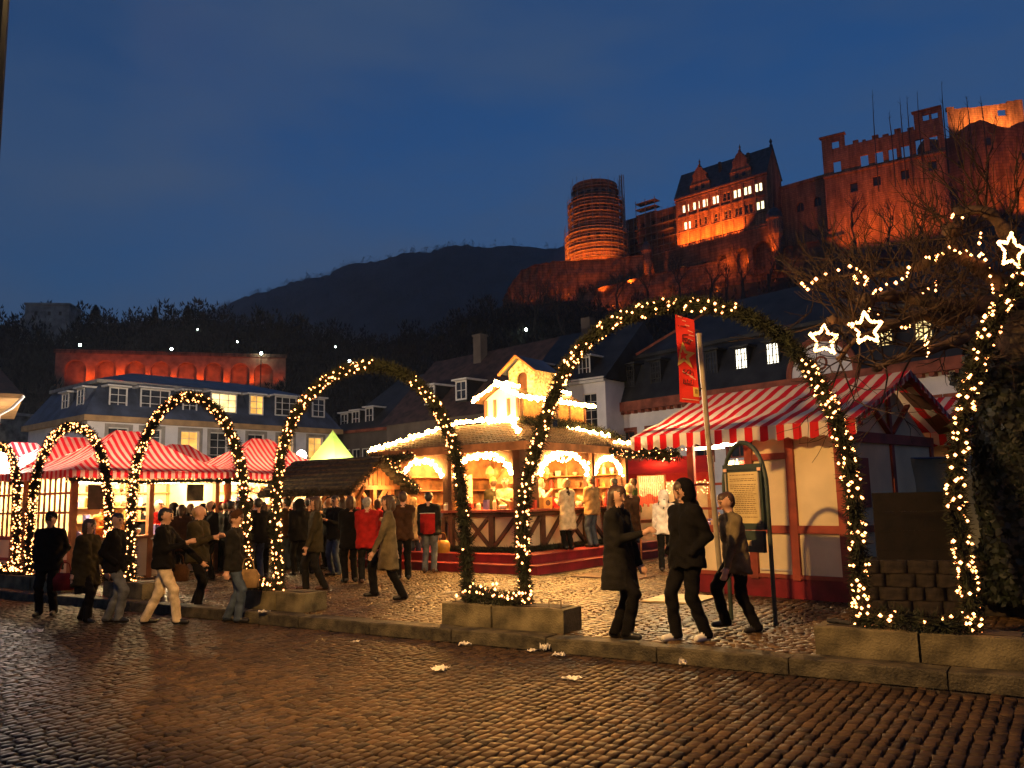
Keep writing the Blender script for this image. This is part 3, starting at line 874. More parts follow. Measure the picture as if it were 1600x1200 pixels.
mb.quad((xm, 0, ztop - .2), (xk, 0, ztop - .2), (xk, .8, ztop - .2), (xm, .8, ztop - .2)); mb.quad((xl, 0, ztl), (xm, 0, ztl), (xm, .8, ztl), (xl, .8, ztl)); mb.quad((xk, 0, ztop + 4), (xe, 0, ztop + 4), (xe, .8, ztop + 4), (xk, .8, ztop + 4))
mb.quad((xm, 0, ztop - .2), (xm, .8, ztop - .2), (xm, .8, ztl), (xm, 0, ztl)); mb.quad((xk, 0, ztop - .2), (xk, 0, ztop + 4), (xk, .8, ztop + 4), (xk, .8, ztop - .2))
mb.quad((xl, .8, -9), (xl, 0, -9), (xl, 0, ztl), (xl, .8, ztl)); mb.quad((xe, 0, -9), (xe, .8, -9), (xe, .8, ztop + 4), (xe, 0, ztop + 4))
mb.build('wall', M_sand, ru)
for a, b, c, d in low:
    MB().quad((a, .75, c), (b, .75, c), (b, .75, d), (a, .75, d)).build('window', M_cdark, ru)
MB().box(xl - .2, -.4, zs - .3, xe, -.003, zs + .1).build('cornice', M_sand, ru)
MB().box(xl - .5, -.4, ztl, xm + .3, 1.1, ztl + .35).build('cornice', M_sand, ru)
MB().box(xk - .4, -.4, ztop + 4, xe, 1.1, ztop + 4.3).build('cornice', M_sand, ru)
for i, (xq, hq) in enumerate(((.12, .9), (.26, .5), (.4, 1.0), (.55, .6), (.72, 1.3), (.9, .8))):
    x = xm + (xk - xm) * xq; MB().box(x, .05, ztop - .203, x + random.uniform(.7, 1.6), .75, ztop - .2 + hq).build('stump', M_sand2, ru)
for x, p in ((5, 2600), (11, 2300), (17, 2300), (23, 2200)): lamp('floodlight', 'SPOT', (x, -9, -3), p, ORG, ru, .4, 90, (x, 0, 6))
lamp('floodlight', 'SPOT', (12, 5, zs), 900, ORG, ru, .4, 120, (13, 0, zs + 3))

# -- thick round tower at the right edge with a lit inner wall
TT = Frame(at(1560, 340, 205), hdir(.99, -.1))
tt = thing('ruined_tower', 'broad ruined round castle tower at the right edge of the hill', 'tower', TT.sub(1.5, 13, 0).M)
zt4 = TT.px(1555, 190)[1]; mb = MB(); n = 36; rT = 14.0
ring = []
for i in range(n + 1):
    a = PI + PI * i / n
    ring.append((rT * math.cos(a), rT * math.sin(a), zt4 + 1.2 * math.sin(i * .55) - .8 + random.uniform(-.25, .25)))
for p, q in zip(ring, ring[1:]):
    mb.quad((p[0], p[1], -12), (q[0], q[1], -12), q, p)
    mb.quad(p, q, (q[0] * .86, q[1] * .86, q[2]), (p[0] * .86, p[1] * .86, p[2]))
mb.build('wall', M_sand2, tt)
for a, zz in ((-1.75, zt4 - 5.5), (-1.1, zt4 - 9.5), (-2.2, zt4 - 10)):
    MB().box(-.7, -.06, -.9, .7, .06, .9).build('window', M_cdark, tt, T((rT + .03) * math.cos(a), (rT + .03) * math.sin(a), zz, a + PI / 2))
for a, p in ((-1.35, 4200), (-1.0, 5200), (-1.9, 2200)):
    lamp('floodlight', 'SPOT', ((rT + 8) * math.cos(a), (rT + 8) * math.sin(a), -1), p, ORG, tt, .4, 75, (rT * math.cos(a), rT * math.sin(a), 7))
IW = Frame(at(1540, 190, 226), hdir(.995, -.1))
iw = thing('inner_wall', 'brightly floodlit broken wall top with a square window behind the ruined tower', 'castle ruin', IW.M)
xa, xb = IW.px(1480, 180)[0], IW.px(1600, 180)[0]; xw = IW.px(1566, 175)[0]
mb = MB(); ztp = IW.px(1540, 164)[1]
holed_wall(mb, xa, xb, -8, ztp - 1.0, [(xw - 1.2, xw + 1.2, ztp - 3.4, ztp - 1.4)], 0, .9)
for i in range(10):
    x = xa + (xb - xa) * i / 10; x2 = xa + (xb - xa) * (i + 1) / 10
    mb.box(x, 0, ztp - 1.0, x2, .9, ztp - 1.0 + (1.1, .5, .7, .5, .7, .8, .9, 1.1, 1.7, 1.9)[i])
mb.quad((xb, 0, -8), (xb, .9, -8), (xb, .9, ztp), (xb, 0, ztp))
mb.build('wall', M_sand, iw)
for x in (xa + 5, (xa + xb) / 2, xb - 5): lamp('floodlight', 'SPOT', (x, -5, -3), 2600, (1, .36, .07), iw, .4, 110, (x, 0, ztp - 1.5))

# -- ramparts under the palace and bastion under the tower
def rampart(label, tops, drop, depth, mat, lights=()):
    """rough battered wall following a picture outline on the slope: (u, v, t)"""
    P = [at(*p) for p in tops]; mid = P[len(P) // 2]
    r_ = thing('rampart', label, 'rampart', Matrix.Translation(mid))
    mb = MB(); pts = []
    for (a, b) in zip(P, P[1:]):
        for k in range(6): pts.append(a.lerp(b, k / 6))
    pts.append(P[-1]); n = len(pts); rows = 6; V = []
    for j in range(rows + 1):
        for i, p in enumerate(pts):
            q = p - mid; s = j / rows
            toward = Vector((-p.x, -p.y, 0)).normalized()
            w = mnoise.noise(Vector((i * .7, j * .9, 2.0))) * .8 + mnoise.noise(Vector((i * 2.3, j * 1.1, 5.0))) * .5
            V.append(tuple(q + toward * (s * drop * .18 + w) - Vector((0, 0, drop * s)) + Vector((0, 0, mnoise.noise(Vector((i * .8, 0, 9))) * .5 if j == 0 else 0))))
    V2 = [tuple(Vector(V[i]) + Vector((pts[i].x, pts[i].y, 0)).normalized() * depth) for i in range(n)]
    fs = [((j + 1) * n + i, (j + 1) * n + i + 1, j * n + i + 1, j * n + i) for j in range(rows) for i in range(n - 1)]
    k = len(V); fs += [(i, i + 1, k + i + 1, k + i) for i in range(n - 1)]
    mb.add(V + V2, fs); mb.build('wall', mat, r_, smooth=False)
    cop = MB()
    for i in range(n - 1):
        a = Vector(V[i]); b = Vector(V[i + 1]); cop.beam(a + Vector((0, 0, .1)), b + Vector((0, 0, .1)), .7, .3)
    cop.build('coping', mat, r_)
    for u, v, t, pw, au, av, at_ in lights:
        lo = at(u, v, t) - mid; lamp('floodlight', 'SPOT', lo, pw, ORG, r_, .4, 100, at(au, av, at_) - mid)
    return r_
rampart('long orange lit rampart wall running below the castle terrace', [(905, 458, 228), (960, 446, 228), (1010, 432, 228), (1080, 418, 226), (1150, 403, 222), (1240, 385, 216), (1320, 368, 208)], 9, 8, M_sand2,
        [(960, 480, 219, 1000, 960, 455, 228), (1040, 470, 218, 800, 1040, 445, 227), (1120, 455, 214, 450, 1120, 430, 223), (1200, 440, 208, 450, 1200, 410, 218)])
rampart('rough lit bastion wall under the scaffolded bell tower', [(786, 470, 232), (798, 446, 234), (815, 424, 236), (840, 414, 236), (868, 410, 236), (920, 408, 236), (970, 404, 236), (1005, 400, 236)], 12, 10, M_sand2,
        [(825, 470, 226, 420, 825, 440, 235), (880, 462, 226, 900, 885, 430, 235), (940, 452, 226, 900, 940, 425, 235), (985, 440, 227, 1200, 985, 418, 235)])

# -- arcaded terrace wall on the slope at left
AW = Frame(gnd(92, 548, 30.0), gnd(430, 556, 30.0) - gnd(92, 548, 30.0))
arw = thing('arcade_wall', 'long terrace wall with a row of floodlit orange niches on the left slope', 'wall', AW.M)
xe = (gnd(430, 556, 30.0) - gnd(92, 548, 30.0)).length
cs = [AW.px(u, 575)[0] for u in (118, 165, 211, 251, 292, 334, 375, 412)]
kz = -(600 - 548) * AW.o.y / F * 1.15
mb = MB(); arch_wall(mb, -.5, xe + 2, kz - 4, 0, [(c, 1.75, -3.3) for c in cs], 0, 1.4)
mb.quad((-.5, 1.4, kz - 4), (xe + 2, 1.4, kz - 4), (xe + 2, 1.4, 0), (-.5, 1.4, 0)); mb.quad((-.5, 0, 0), (xe + 2, 0, 0), (xe + 2, 8, 0), (-.5, 8, 0)); mb.quad((-.5, 8, kz - 4), (-.5, 0, kz - 4), (-.5, 0, 0), (-.5, 8, 0))
mb.build('wall', pm('terrace_sandstone', (.3, .15, .085), .9, .2, .8, .6, 4), arw)
MB().box(-.8, -.3, -.4, xe + 2.2, -.003, .25).build('coping', M_sand2, arw)
for i, c in enumerate(cs):
    lamp('floodlight', 'SPOT', (c + 2.45, -1.6, kz + 1.6), (250, 380, 250, 180, 210, 180, 230, 60)[i], (1, .13, .01), arw, .3, 140, (c + 1.6, .8, -2.2))

# -- square tower ruin on the far left ridge
SR = Frame(gnd(38, 505, 44), hdir(1, .15))
sr = thing('hilltop_tower', 'pale square ruined tower on the dark ridge at far left', 'tower', SR.M)
wq = 66 * SR.o.y / F; hq = 30 * SR.o.y / F
M_pale = pm('pale_ruin_stone', (.3, .3, .27), .9, .25, .6, .5, 4)
sw = MB().box(0, 0, -6, wq, wq * .8, hq).build('wall', M_pale, sr)
MB().box(-wq * .15, 1, -6, -.01, wq * .6, hq * .35).build('side_wall', M_pale, sr)
MB().box(-.25, -.25, hq, wq + .25, wq * .8 + .25, hq + .5).build('parapet', M_pale, sr)
for x in (.25, .55, .8): MB().box(wq * x - .3, -.04, hq * .45, wq * x + .3, -.004, hq * .65).build('window', M_cdark, sr)

# -- tall conifers standing out on the ridge
M_fir = pm('fir_needles', (.018, .028, .016), .95, .4, 1.5)
M_bark = pm('bark', (.06, .045, .032), .95, .3, 6, .6, 30)
def conifer(label, u, vb, vt, z, w, seed):
    p = gnd(u, vb, z); h = (vb - vt) * p.y / F; rr = random.Random(seed)
    t = thing('conifer', label, 'tree', Matrix.Translation(p), 'conifers on the left ridge')
    MB().tube([(0, 0, -4), (0, 0, h * .9)], [.35, .05], 6).build('trunk', M_bark, t)
    mb = MB(); wd = w * p.y / F
    for i in range(420):
        zz = rr.random() ** .8; r_ = wd * (1 - zz) ** .8 * rr.uniform(.5, 1) + .15; a = rr.uniform(0, 2 * PI)
        c = Vector((r_ * math.cos(a), r_ * math.sin(a), h * zz)); o_ = Vector((math.cos(a), math.sin(a), -.5)) * wd * .3; s = Vector((-math.sin(a), math.cos(a), 0)) * wd * .13
        mb.tri(c - o_ * .6 - s, c - o_ * .6 + s, c + o_)
    mb.build('crown', M_fir, t)
conifer('broad dark conifer right of the hilltop tower', 148, 512, 476, 44, 15, 1)
conifer('slim pointed dark conifer alone on the ridge above the terrace wall', 241, 508, 479, 46, 9, 2)
conifer('tall dark conifer where the ridge meets the mountain', 292, 506, 477, 46, 12, 3)

# -- small cold white lamps along the hillside paths
M_cold = em('cold_lamp_glass', (.75, 1.0, .85), 26)
M_post = pm('lamp_post_iron', (.008, .008, .008), .6, .2, 4)
for i, (u, v, t, s, lb) in enumerate(((125, 539, 158, .27, 'cold white path lamp above the left end of the terrace wall'), (268, 545, 158, .27, 'cold white path lamp above the middle of the terrace wall'), (408, 552, 158, .3, 'cold white path lamp above the right end of the terrace wall'),
                            (546, 564, 150, .24, 'cold white path lamp just above the second garland arch from the middle planter'), (822, 515, 190, .36, 'greenish white path lamp below the castle bastion'), (309, 515, 190, .2, 'faint small path lamp high on the left slope'),
                            (371, 534, 170, .17, 'faint path lamp between two brighter ones above the terrace wall'), (524, 542, 170, .16, 'faint path lamp on the dark slope above the blue roofed house'))):
    p = at(u, v, t); q = thing('path_lamp', lb, 'lamp', Matrix.Translation(p - Vector((0, 0, 5))), 'path lamps on the dark hillside')
    MB().tube([(0, 0, -3), (0, 0, 4.7)], .09, 6).build('post', M_post, q)
    MB().ico((0, 0, 5), s).build('globe', M_cold, q, smooth=True)

# -- leafless trees lit from below on the castle slope
def branch_tree(mb, base, h, r, rr, depth=4, spread=.55, tips=None, dirn=None):
    def grow(p, d, L, rad, k):
        pts = [p]; q = p.copy(); dd = d.copy()
        for i in range(3):
            dd = (dd + Vector((rr.gauss(0, .14), rr.gauss(0, .14), rr.gauss(.06, .1)))).normalized()
            q = q + dd * (L / 3); pts.append(q.copy())
        mb.tube(pts, [rad, rad * .85, rad * .72, rad * .6], 5 if k < 2 else 3, caps=False)
        if k >= depth:
            if tips is not None: tips.append(q.copy())
            return
        for i in range(3 if k < 3 else 2):
            a = rr.uniform(0, 2 * PI); s = Vector((math.cos(a), math.sin(a), rr.uniform(-.1, .5)))
            grow(pts[rr.choice((2, 3, 3))], (dd + s * spread * rr.uniform(.7, 1.4)).normalized(), L * rr.uniform(.6, .8), rad * .6, k + 1)
    grow(Vector(base), Vector(dirn or (0, 0, 1)), h * .34, r, 0)
slope = [(964, 470, 215, 11, 'leafless tree lit red in front of the rampart left of the banner'), (1012, 455, 214, 8, 'small leafless tree before the rampart under the watch turret'), (1110, 450, 210, 10, 'leafless tree silhouetted on the rampart under the palace'), (1160, 440, 206, 10, 'leafless tree before the rampart under the terrace arches'),
         (1200, 428, 204, 9, 'leafless tree below the sentry turret'), (1335, 372, 196, 13, 'dark narrow tree against the ruined facade'), (1388, 372, 192, 11, 'leafless tree below the middle of the ruined facade'), (1440, 370, 188, 13, 'spreading leafless tree under the ruined facade, right of its middle'),
         (1510, 365, 184, 17, 'large leafless tree in front of the ruined tower'), (1575, 372, 180, 15, 'leafless tree glowing orange at the foot of the ruined tower'), (835, 500, 200, 12, 'dark leafless tree below the bastion wall'), (772, 500, 210, 8, 'leafless tree lit orange at the left foot of the bastion'),
         (880, 505, 195, 13, 'broad dark tree in front of the lit bastion'),
         (812, 478, 222, 7, 'thin leafless tree at the left shoulder of the bastion'), (850, 470, 222, 7, 'leafless tree before the middle of the bastion'), (905, 468, 222, 6, 'small leafless tree before the right half of the bastion'), (935, 478, 216, 9, 'leafless tree where bastion and rampart meet'), (1062, 450, 212, 9, 'twiggy tree before the rampart, above the banner'), (1135, 452, 206, 8, 'low twiggy tree between two larger ones under the palace'), (1238, 425, 200, 11, 'leafless tree at the right end of the rampart'), (1290, 400, 198, 12, 'leafless tree below the chapel wall'), (1480, 372, 186, 15, 'tall leafless tree where ruined facade and tower meet')]
for i, (u, v, t, h, lb) in enumerate(slope):
    p = at(u, v, t); q = thing('bare_tree', lb, 'tree', Matrix.Translation(p), 'leafless trees on the castle slope')
    rr = random.Random(100 + i); mb = MB(); branch_tree(mb, (0, 0, -3), h + 3, .3, rr, 4, .62)
    mb.build('crown', M_bark, q)
    MB().tube([(0, 0, -5), (0, 0, 0)], [.45, .32], 6).build('trunk', M_bark, q)
for i, (u, vb, vt, t) in enumerate(((1366, 215, 140, 206), (1409, 205, 152, 204), (1420, 205, 150, 204), (1436, 200, 142, 203), (1474, 185, 127, 202), (1392, 208, 176, 205), (1513, 180, 150, 200), (1535, 180, 150, 200))):
    p = at(u, vb, t); top = at(u - 3, vt, t) - p
    q = thing('sapling', 'thin bare trunk above the ruin, ' + ('tallest of the left ones', 'left of a close pair', 'right of a close pair', 'just right of the close pair', 'tallest of all by the tower', 'shortest, between the first two', 'left one before the inner wall', 'right one before the inner wall')[i], 'tree', Matrix.Translation(p), 'thin trunks above the ruin')
    MB().tube([(0, 0, -14), (.1, 0, 0), top * .5, top], [.16, .13, .09, .03], 5).build('trunk', M_bark, q)
    mb = MB(); rr = random.Random(i)
    for k in range(5):
        c = top * rr.uniform(.3, .95); mb.tube([c, c + Vector((rr.uniform(-.8, .8), 0, rr.uniform(.5, 1.4)))], [.05, .02], 3)
    mb.build('crown', M_bark, q)
# ================================================================== TOWN HOUSES
M_white = pm('white_render', (.8, .76, .72), .85, .08, .8, .15, 12)
M_cream = pm('cream_render', (.6, .5, .36), .85, .1, .8, .15, 12)
M_ochre = pm('ochre_cornice', (.5, .3, .12), .8, .15, 1.5)
M_bslate = pm('blue_slate', (.05, .065, .1), .5, .3, 1.2, .35, 18)
M_dslate = pm('dark_slate', (.022, .022, .022), .6, .3, 1.2, .35, 18)
M_rtile = pm('roof_tile', (.06, .03, .022), .8, .3, 2, .5, 14)
M_wfr = pm('white_window_frame', (.7, .66, .58), .6, .08, 3)
M_grey = pm('stone_surround', (.36, .32, .26), .85, .12, 3)
M_redst = pm('red_stone_trim', (.3, .085, .045), .85, .2, 2, .3, 20)
M_glass = pm('dark_glass', (.03, .032, .036), .12, .3, 1.5, spec=.7)
M_lit = em('warm_lit_pane', (1, .72, .28), .75, .45, 1.6)
M_lit2 = em('orange_lit_pane', (1, .5, .1), .5, .4, 1.4)
M_litw = em('bright_lit_pane', (1, .92, .7), 1.5, .15, 1)
M_iron = pm('wrought_iron', (.025, .025, .028), .5, .2, 6)

def roof_from(parent, lines, mat, name='roof', **k):
    mb = MB()
    for f in lines: mb.add(f, [tuple(range(len(f)))])
    return mb.build(name, mat, parent)
def dormer(parent, x0, x1, z0, z1, y, slope, wm, pmat, nx=2, nz=3, wall=None, arch=False, yb=2.2):
    """box dormer standing out of a steep roof, with a flat lid and its window"""
    mb = MB()
    mb.quad((x0, y, z0 - .12), (x0, y, z1), (x0, yb, z1), (x0, yb, z0 - .12)); mb.quad((x1, y, z1), (x1, y, z0 - .12), (x1, yb, z0 - .12), (x1, yb, z1))
    mb.quad((x0, y + .1, z0 - .12), (x1, y + .1, z0 - .12), (x1, y + .1, z1), (x0, y + .1, z1))
    d = mb.build('dormer', wall or wm, parent)
    lid = MB().box(x0 - .18, y - .2, z1, x1 + .18, yb, z1 + .1); lid.build('lid', wm, d)
    window(d, x0, x1, z0, z1 - .02, y - .03, wm, pmat, nx, nz, .09, .08, arch)
    return d

# -- white house with the blue slate mansard roof
z0 = 7.0
P1, P2 = gnd(137, 648, z0), gnd(525, 671, z0)
WB = Frame((P1.x, P1.y, 0), P2 - P1); L = (P2 - P1).length; D = 9.0
wb = thing('white_house', 'white house with blue slate mansard roof behind the striped stalls', 'house', WB.M)
bays = [(185, 0), (237, 0), (297, 1), (342, 0), (400, 0), (446, 2), (493, 1)]
holes = []; ws = []
for u, lit in bays:
    x = WB.px(u, 685)[0]; holes.append((x - .62, x + .62, 3.9, 6.35)); ws.append((x, lit))
low = [(x - .6, x + .6, .9, 2.7) for x, _ in ws]
mb = MB(); holed_wall(mb, 0, L, 0, z0 - .35, holes + low, 0, .25)
mb.quad((0, D, 0), (0, 0, 0), (0, 0, z0 - .35), (0, D, z0 - .35)); mb.quad((L, 0, 0), (L, D, 0), (L, D, z0 - .35), (L, 0, z0 - .35)); mb.quad((L, D, 0), (0, D, 0), (0, D, z0), (L, D, z0))
mb.build('wall', M_white, wb)
MB().box(-.35, -.4, z0 - .36, L + .35, D + .3, z0 - .02).build('cornice', M_ochre, wb)
for (x, lit), h in zip(ws, holes):
    w = window(wb, h[0], h[1], h[2], h[3], .12, M_wfr, (M_glass, M_lit2, M_lit2)[lit], 2, 5, .07)
    s = MB(); s.box(h[0] - .2, -.06, h[2], h[0] - .002, .1, h[3] + .2); s.box(h[1] + .002, -.06, h[2], h[1] + .2, .1, h[3] + .2); s.box(h[0], -.06, h[3] + .002, h[1], .1, h[3] + .2); s.build('surround', M_grey, w)
    r_ = MB()
    for k in range(13): r_.box(h[0] - .1 + k * .12, -.12, h[2], h[0] - .08 + k * .12, -.1, h[2] + .9)
    r_.box(h[0] - .15, -.13, h[2] + .9, h[1] + .15, -.09, h[2] + .94); r_.build('railing', M_iron, w)
for h in low: window(wb, *h, .12, M_wfr, M_glass, 2, 3, .07)
zt = WB.px(160, 597, .9)[1]
i1 = 1.0
roof_from(wb, [[(-.3, -.3, z0), (L + .3, -.3, z0), (L - i1, i1, zt), (i1, i1, zt)], [(L + .3, -.3, z0), (L + .3, D + .3, z0), (L - i1, D - i1, zt), (L - i1, i1, zt)], [(-.3, D + .3, z0), (-.3, -.3, z0), (i1, i1, zt), (i1, D - i1, zt)], [(L + .3, D + .3, z0), (-.3, D + .3, z0), (i1, D - i1, zt), (L - i1, D - i1, zt)],
               [(i1 - .2, i1 - .2, zt + .18), (L - i1 + .2, i1 - .2, zt + .18), (L - 4.5, D / 2, zt + 1.3), (4.5, D / 2, zt + 1.3)], [(L - i1 + .2, i1 - .2, zt + .18), (L - i1 + .2, D - i1, zt + .18), (L - 4.5, D / 2, zt + 1.3)], [(i1 - .2, D - i1, zt + .18), (i1 - .2, i1 - .2, zt + .18), (4.5, D / 2, zt + 1.3)]], M_bslate)
MB().box(i1 - .25, i1 - .25, zt - .05, L - i1 + .25, D - i1, zt + .16).build('curb', M_grey, wb)
for u, wd, lit in ((184, .55, 0), (242, .95, 0), (296, .5, 0), (349, .95, 3), (400, .55, 2), (446, .9, 0), (497, .55, 0)):
    x, zz = WB.px(u, 624 + (u - 184) * .046, .2)
    dormer(wb, x - wd, x + wd, zz - .65, zz + .75, .15, 0, M_wfr, (M_glass, M_lit, M_lit2, M_lit)[lit], 3 if wd > .8 else 2, 3, M_bslate)
sd = Frame(WB.w(0, D, 0), WB.o - WB.w(0, D, 0))      # left end of the same house
for u, v in ((103, 632), (127, 625)):
    x, zz = sd.px(u, v, .2)
    d = dormer(wb, x - .5, x + .5, zz - .7, zz + .7, .15, 0, M_wfr, M_glass, 2, 3, M_bslate); d.matrix_local = WB.Mi @ sd.M

# -- tiled house corner at the far left
P1 = gnd(34, 611, 6.2)
LHf = Frame((P1.x, P1.y, 0), hdir(.84, .54))
lh = thing('cream_house', 'cream house corner with tiled eaves at the left edge', 'house', LHf.M)
MB().box(-9, 0, 0, -.75, 8, 6.0).build('wall', M_cream, lh)
MB().box(-9, -.06, 2.9, -.7, -.003, 3.15).build('band', M_redst, lh)
MB().add([(-10, -.7, 6.0), (0, -.7, 6.0), (-1.2, 4, 8.2), (-10, 4, 8.2), (0, 9, 6.0)], [(0, 1, 2, 3), (1, 4, 2)]).build('roof', M_rtile, lh)
MB().box(-10, -.75, 5.84, .02, 8, 5.99).build('eaves', M_ochre, lh)
MB().tube([(.05, -.8, 5.9), (-.3, -.3, 5.5), (-.72, -.1, 5.2), (-.72, -.1, 0)], .06, 6).build('drainpipe', M_white, lh)

# -- grey retaining wall between the two houses
P1, P2 = gnd(12, 648, 8.5), gnd(150, 660, 8.5)
RW = Frame((P1.x, P1.y, 0), P2 - P1)
rw = thing('retaining_wall', 'grey stone retaining wall between the cream house and the white house', 'wall', RW.M)
M_rubble = pm('rubble_wall', (.16, .16, .14), .95, .4, 1.6, 1, 8)
MB().box(-12, 0, 0, (P2 - P1).length + 6, 1.2, 8.5).build('wall', M_rubble, rw)
MB().box(-12, -.1, 8.503, (P2 - P1).length + 6, 1.3, 8.7).build('coping', M_grey, rw)

# -- dark houses in the middle
P1, P2 = gnd(529, 675, 7.0), gnd(600, 668, 7.0)
C1 = Frame((P1.x, P1.y, 0), P2 - P1); L = (P2 - P1).length + 1.0
c1 = thing('dark_hip_roof_house', 'unlit house with dark hipped roof and dormers behind the green tent', 'house', C1.M)
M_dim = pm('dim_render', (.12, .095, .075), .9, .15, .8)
hl = [(L * k - .45, L * k + .45, 3.6, 5.6) for k in (.14, .32, .5, .68, .86)]
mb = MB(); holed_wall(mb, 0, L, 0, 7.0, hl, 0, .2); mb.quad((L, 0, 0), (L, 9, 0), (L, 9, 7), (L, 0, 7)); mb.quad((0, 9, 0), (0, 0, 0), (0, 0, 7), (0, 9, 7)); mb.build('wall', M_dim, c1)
for h in hl: window(c1, *h, .1, M_wfr, M_glass, 2, 3)
MB().box(-.3, -.3, 6.8, L + .3, -.003, 7.1).build('cornice', M_redst, c1)
zr = C1.px(610, 592, 4.5)[1]
roof_from(c1, [[(-.4, -.4, 7), (L + .4, -.4, 7), (L - .5, 4.5, zr), (2.5, 4.5, zr)], [(-.4, 9.4, 7), (-.4, -.4, 7), (2.5, 4.5, zr)], [(L + .4, -.4, 7), (L + .4, 9.4, 7), (L - .5, 4.5, zr)]], M_dslate)
for u, v in ((538, 658), (556, 654), (577, 649)):
    x, zz = C1.px(u, v, .3); dormer(c1, x - .42, x + .42, zz - .6, zz + .6, .3, 0, M_wfr, M_glass, 2, 2, M_dslate)
P1, P2 = gnd(604, 664, 6.6), gnd(790, 640, 6.6)
C2 = Frame((P1.x, P1.y, 0), P2 - P1); L = (P2 - P1).length
c2 = thing('steep_roof_house', 'long unlit house with steep brown roof behind the glowing kiosk', 'house', C2.M)
hl = [(L * k - .5, L * k + .5, 3.4, 5.4) for k in (.1, .26, .42, .58, .74, .9)]
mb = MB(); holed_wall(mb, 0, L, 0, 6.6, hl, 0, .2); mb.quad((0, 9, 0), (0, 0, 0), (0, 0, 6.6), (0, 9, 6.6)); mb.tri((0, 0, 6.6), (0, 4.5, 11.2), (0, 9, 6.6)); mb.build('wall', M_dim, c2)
for h in hl: window(c2, *h, .1, M_wfr, M_glass, 2, 3)
roof_from(c2, [[(-.4, -.4, 6.5), (L + .3, -.4, 6.5), (L + .3, 4.5, 11.3), (-.4, 4.5, 11.3)]], M_rtile)
ch = MB().box(4.6, 3.6, 9.3, 5.3, 4.2, 12.2).box(4.55, 3.55, 12.2, 5.35, 4.25, 12.35); ch.build('chimney', M_dim, c2)
for k in (.35, .62): dormer(c2, L * k - .5, L * k + .5, 7.6, 8.8, .45, 0, M_wfr, M_glass, 2, 2, M_dslate, yb=2.6)

# -- white house with a dormer behind the kiosk
P1, P2 = gnd(815, 609, 8.6), gnd(945, 592, 8.6)
HB = Frame((P1.x, P1.y, 0), P2 - P1); L = (P2 - P1).length
hb = thing('dormer_house', 'white gabled house with one tall dormer just behind the kiosk', 'house', HB.M)
hl = []
for u, v in ((922, 640), (868, 648)):
    x, zz = HB.px(u, v); hl.append((x - .5, x + .5, zz - 1.1, zz + 1.0)); hl.append((x - .5, x + .5, zz - 4.6, zz - 2.6))
mb = MB(); holed_wall(mb, 0, L, 0, 8.6, hl, 0, .2); mb.quad((L, 0, 0), (L, 8, 0), (L, 8, 8.6), (L, 0, 8.6)); mb.build('wall', M_white, hb)
for h in hl: window(hb, *h, .1, M_wfr, M_glass, 2, 4)
MB().box(-.2, -.3, 8.45, L + .1, -.003, 8.75).build('cornice', M_wfr, hb)
zr = HB.px(905, 520, 4.5)[1]
roof_from(hb, [[(-.3, -.35, 8.6), (L + .2, -.35, 8.6), (L + .2, 4.5, zr), (-.3, 4.5, zr)], [(L + .2, -.35, 8.6), (L + .2, 9, 8.6), (L + .2, 4.5, zr)]], M_dslate)
x, zz = HB.px(914, 576, .4); dormer(hb, x - .45, x + .45, zz - .7, zz + .75, .35, 0, M_wfr, M_glass, 3, 2, M_dslate, yb=2.4)
x, zz = HB.px(840, 588, .4); dormer(hb, x - .45, x + .45, zz - .7, zz + .75, .35, 0, M_wfr, M_glass, 3, 2, M_dslate, yb=2.4)
MB().box(2.2, 3.8, zr - 1.5, 2.9, 4.5, zr + .8).build('chimney', M_dim, hb)

# -- long white and red hall with arched mansard windows at right
z0 = 7.0
P1, P2 = gnd(944, 641, z0), gnd(1500, 567, z0)
LB = Frame((P1.x, P1.y, 0), P2 - P1); L = LB.px(1680, 540)[0]; D = 11
lb = thing('long_hall', 'long white hall with red stone cornice, dark mansard roof and arched lit windows', 'hall', LB.M)
hl = []
for u in (979, 1022, 1095, 1150, 1206, 1255, 1310, 1385, 1446, 1506, 1570):
    x = LB.px(u, 640)[0]; hl.append((x - .6, x + .6, 3.5, 5.55))
mb = MB(); holed_wall(mb, 0, L, 0, z0, hl, 0, .22); mb.quad((0, D, 0), (0, 0, 0), (0, 0, z0), (0, D, z0)); mb.build('wall', M_white, lb)
for h in hl:
    w = window(lb, *h, .1, M_redst, M_glass, 2, 3, .09)
    s = MB(); s.box(h[0] - .18, -.05, h[2] - .15, h[0] - .002, .08, h[3] + .18); s.box(h[1] + .002, -.05, h[2] - .15, h[1] + .18, .08, h[3] + .18); s.box(h[0], -.05, h[3] + .002, h[1], .08, h[3] + .18); s.build('surround', M_redst, w)
MB().box(-.35, -.42, z0 - .28, L, -.003, z0 + .28).build('cornice', M_redst, lb)
for k in range(int(L / .55)): MB().box(-.2 + k * .55, -.34, z0 - .46, .05 + k * .55, -.004, z0 - .29).build('dentil', M_redst, lb)
MB().box(-.4, -.06, 0, .35, -.003, z0 - .3).build('corner_pier', M_redst, lb)
zt = LB.px(1160, 525, .9)[1]; zr = LB.px(1200, 458, 5.5)[1]
roof_from(lb, [[(-.3, -.3, z0 + .28), (L, -.3, z0 + .28), (L, 1.2, zt), (1.2, 1.2, zt)], [(-.3, D, z0 + .28), (-.3, -.3, z0 + .28), (1.2, 1.2, zt), (1.2, D, zt)], [(1.2, 1.2, zt), (L, 1.2, zt), (L, 5.5, zr), (5.2, 5.5, zr)], [(1.2, D, zt), (1.2, 1.2, zt), (5.2, 5.5, zr)]], M_dslate)
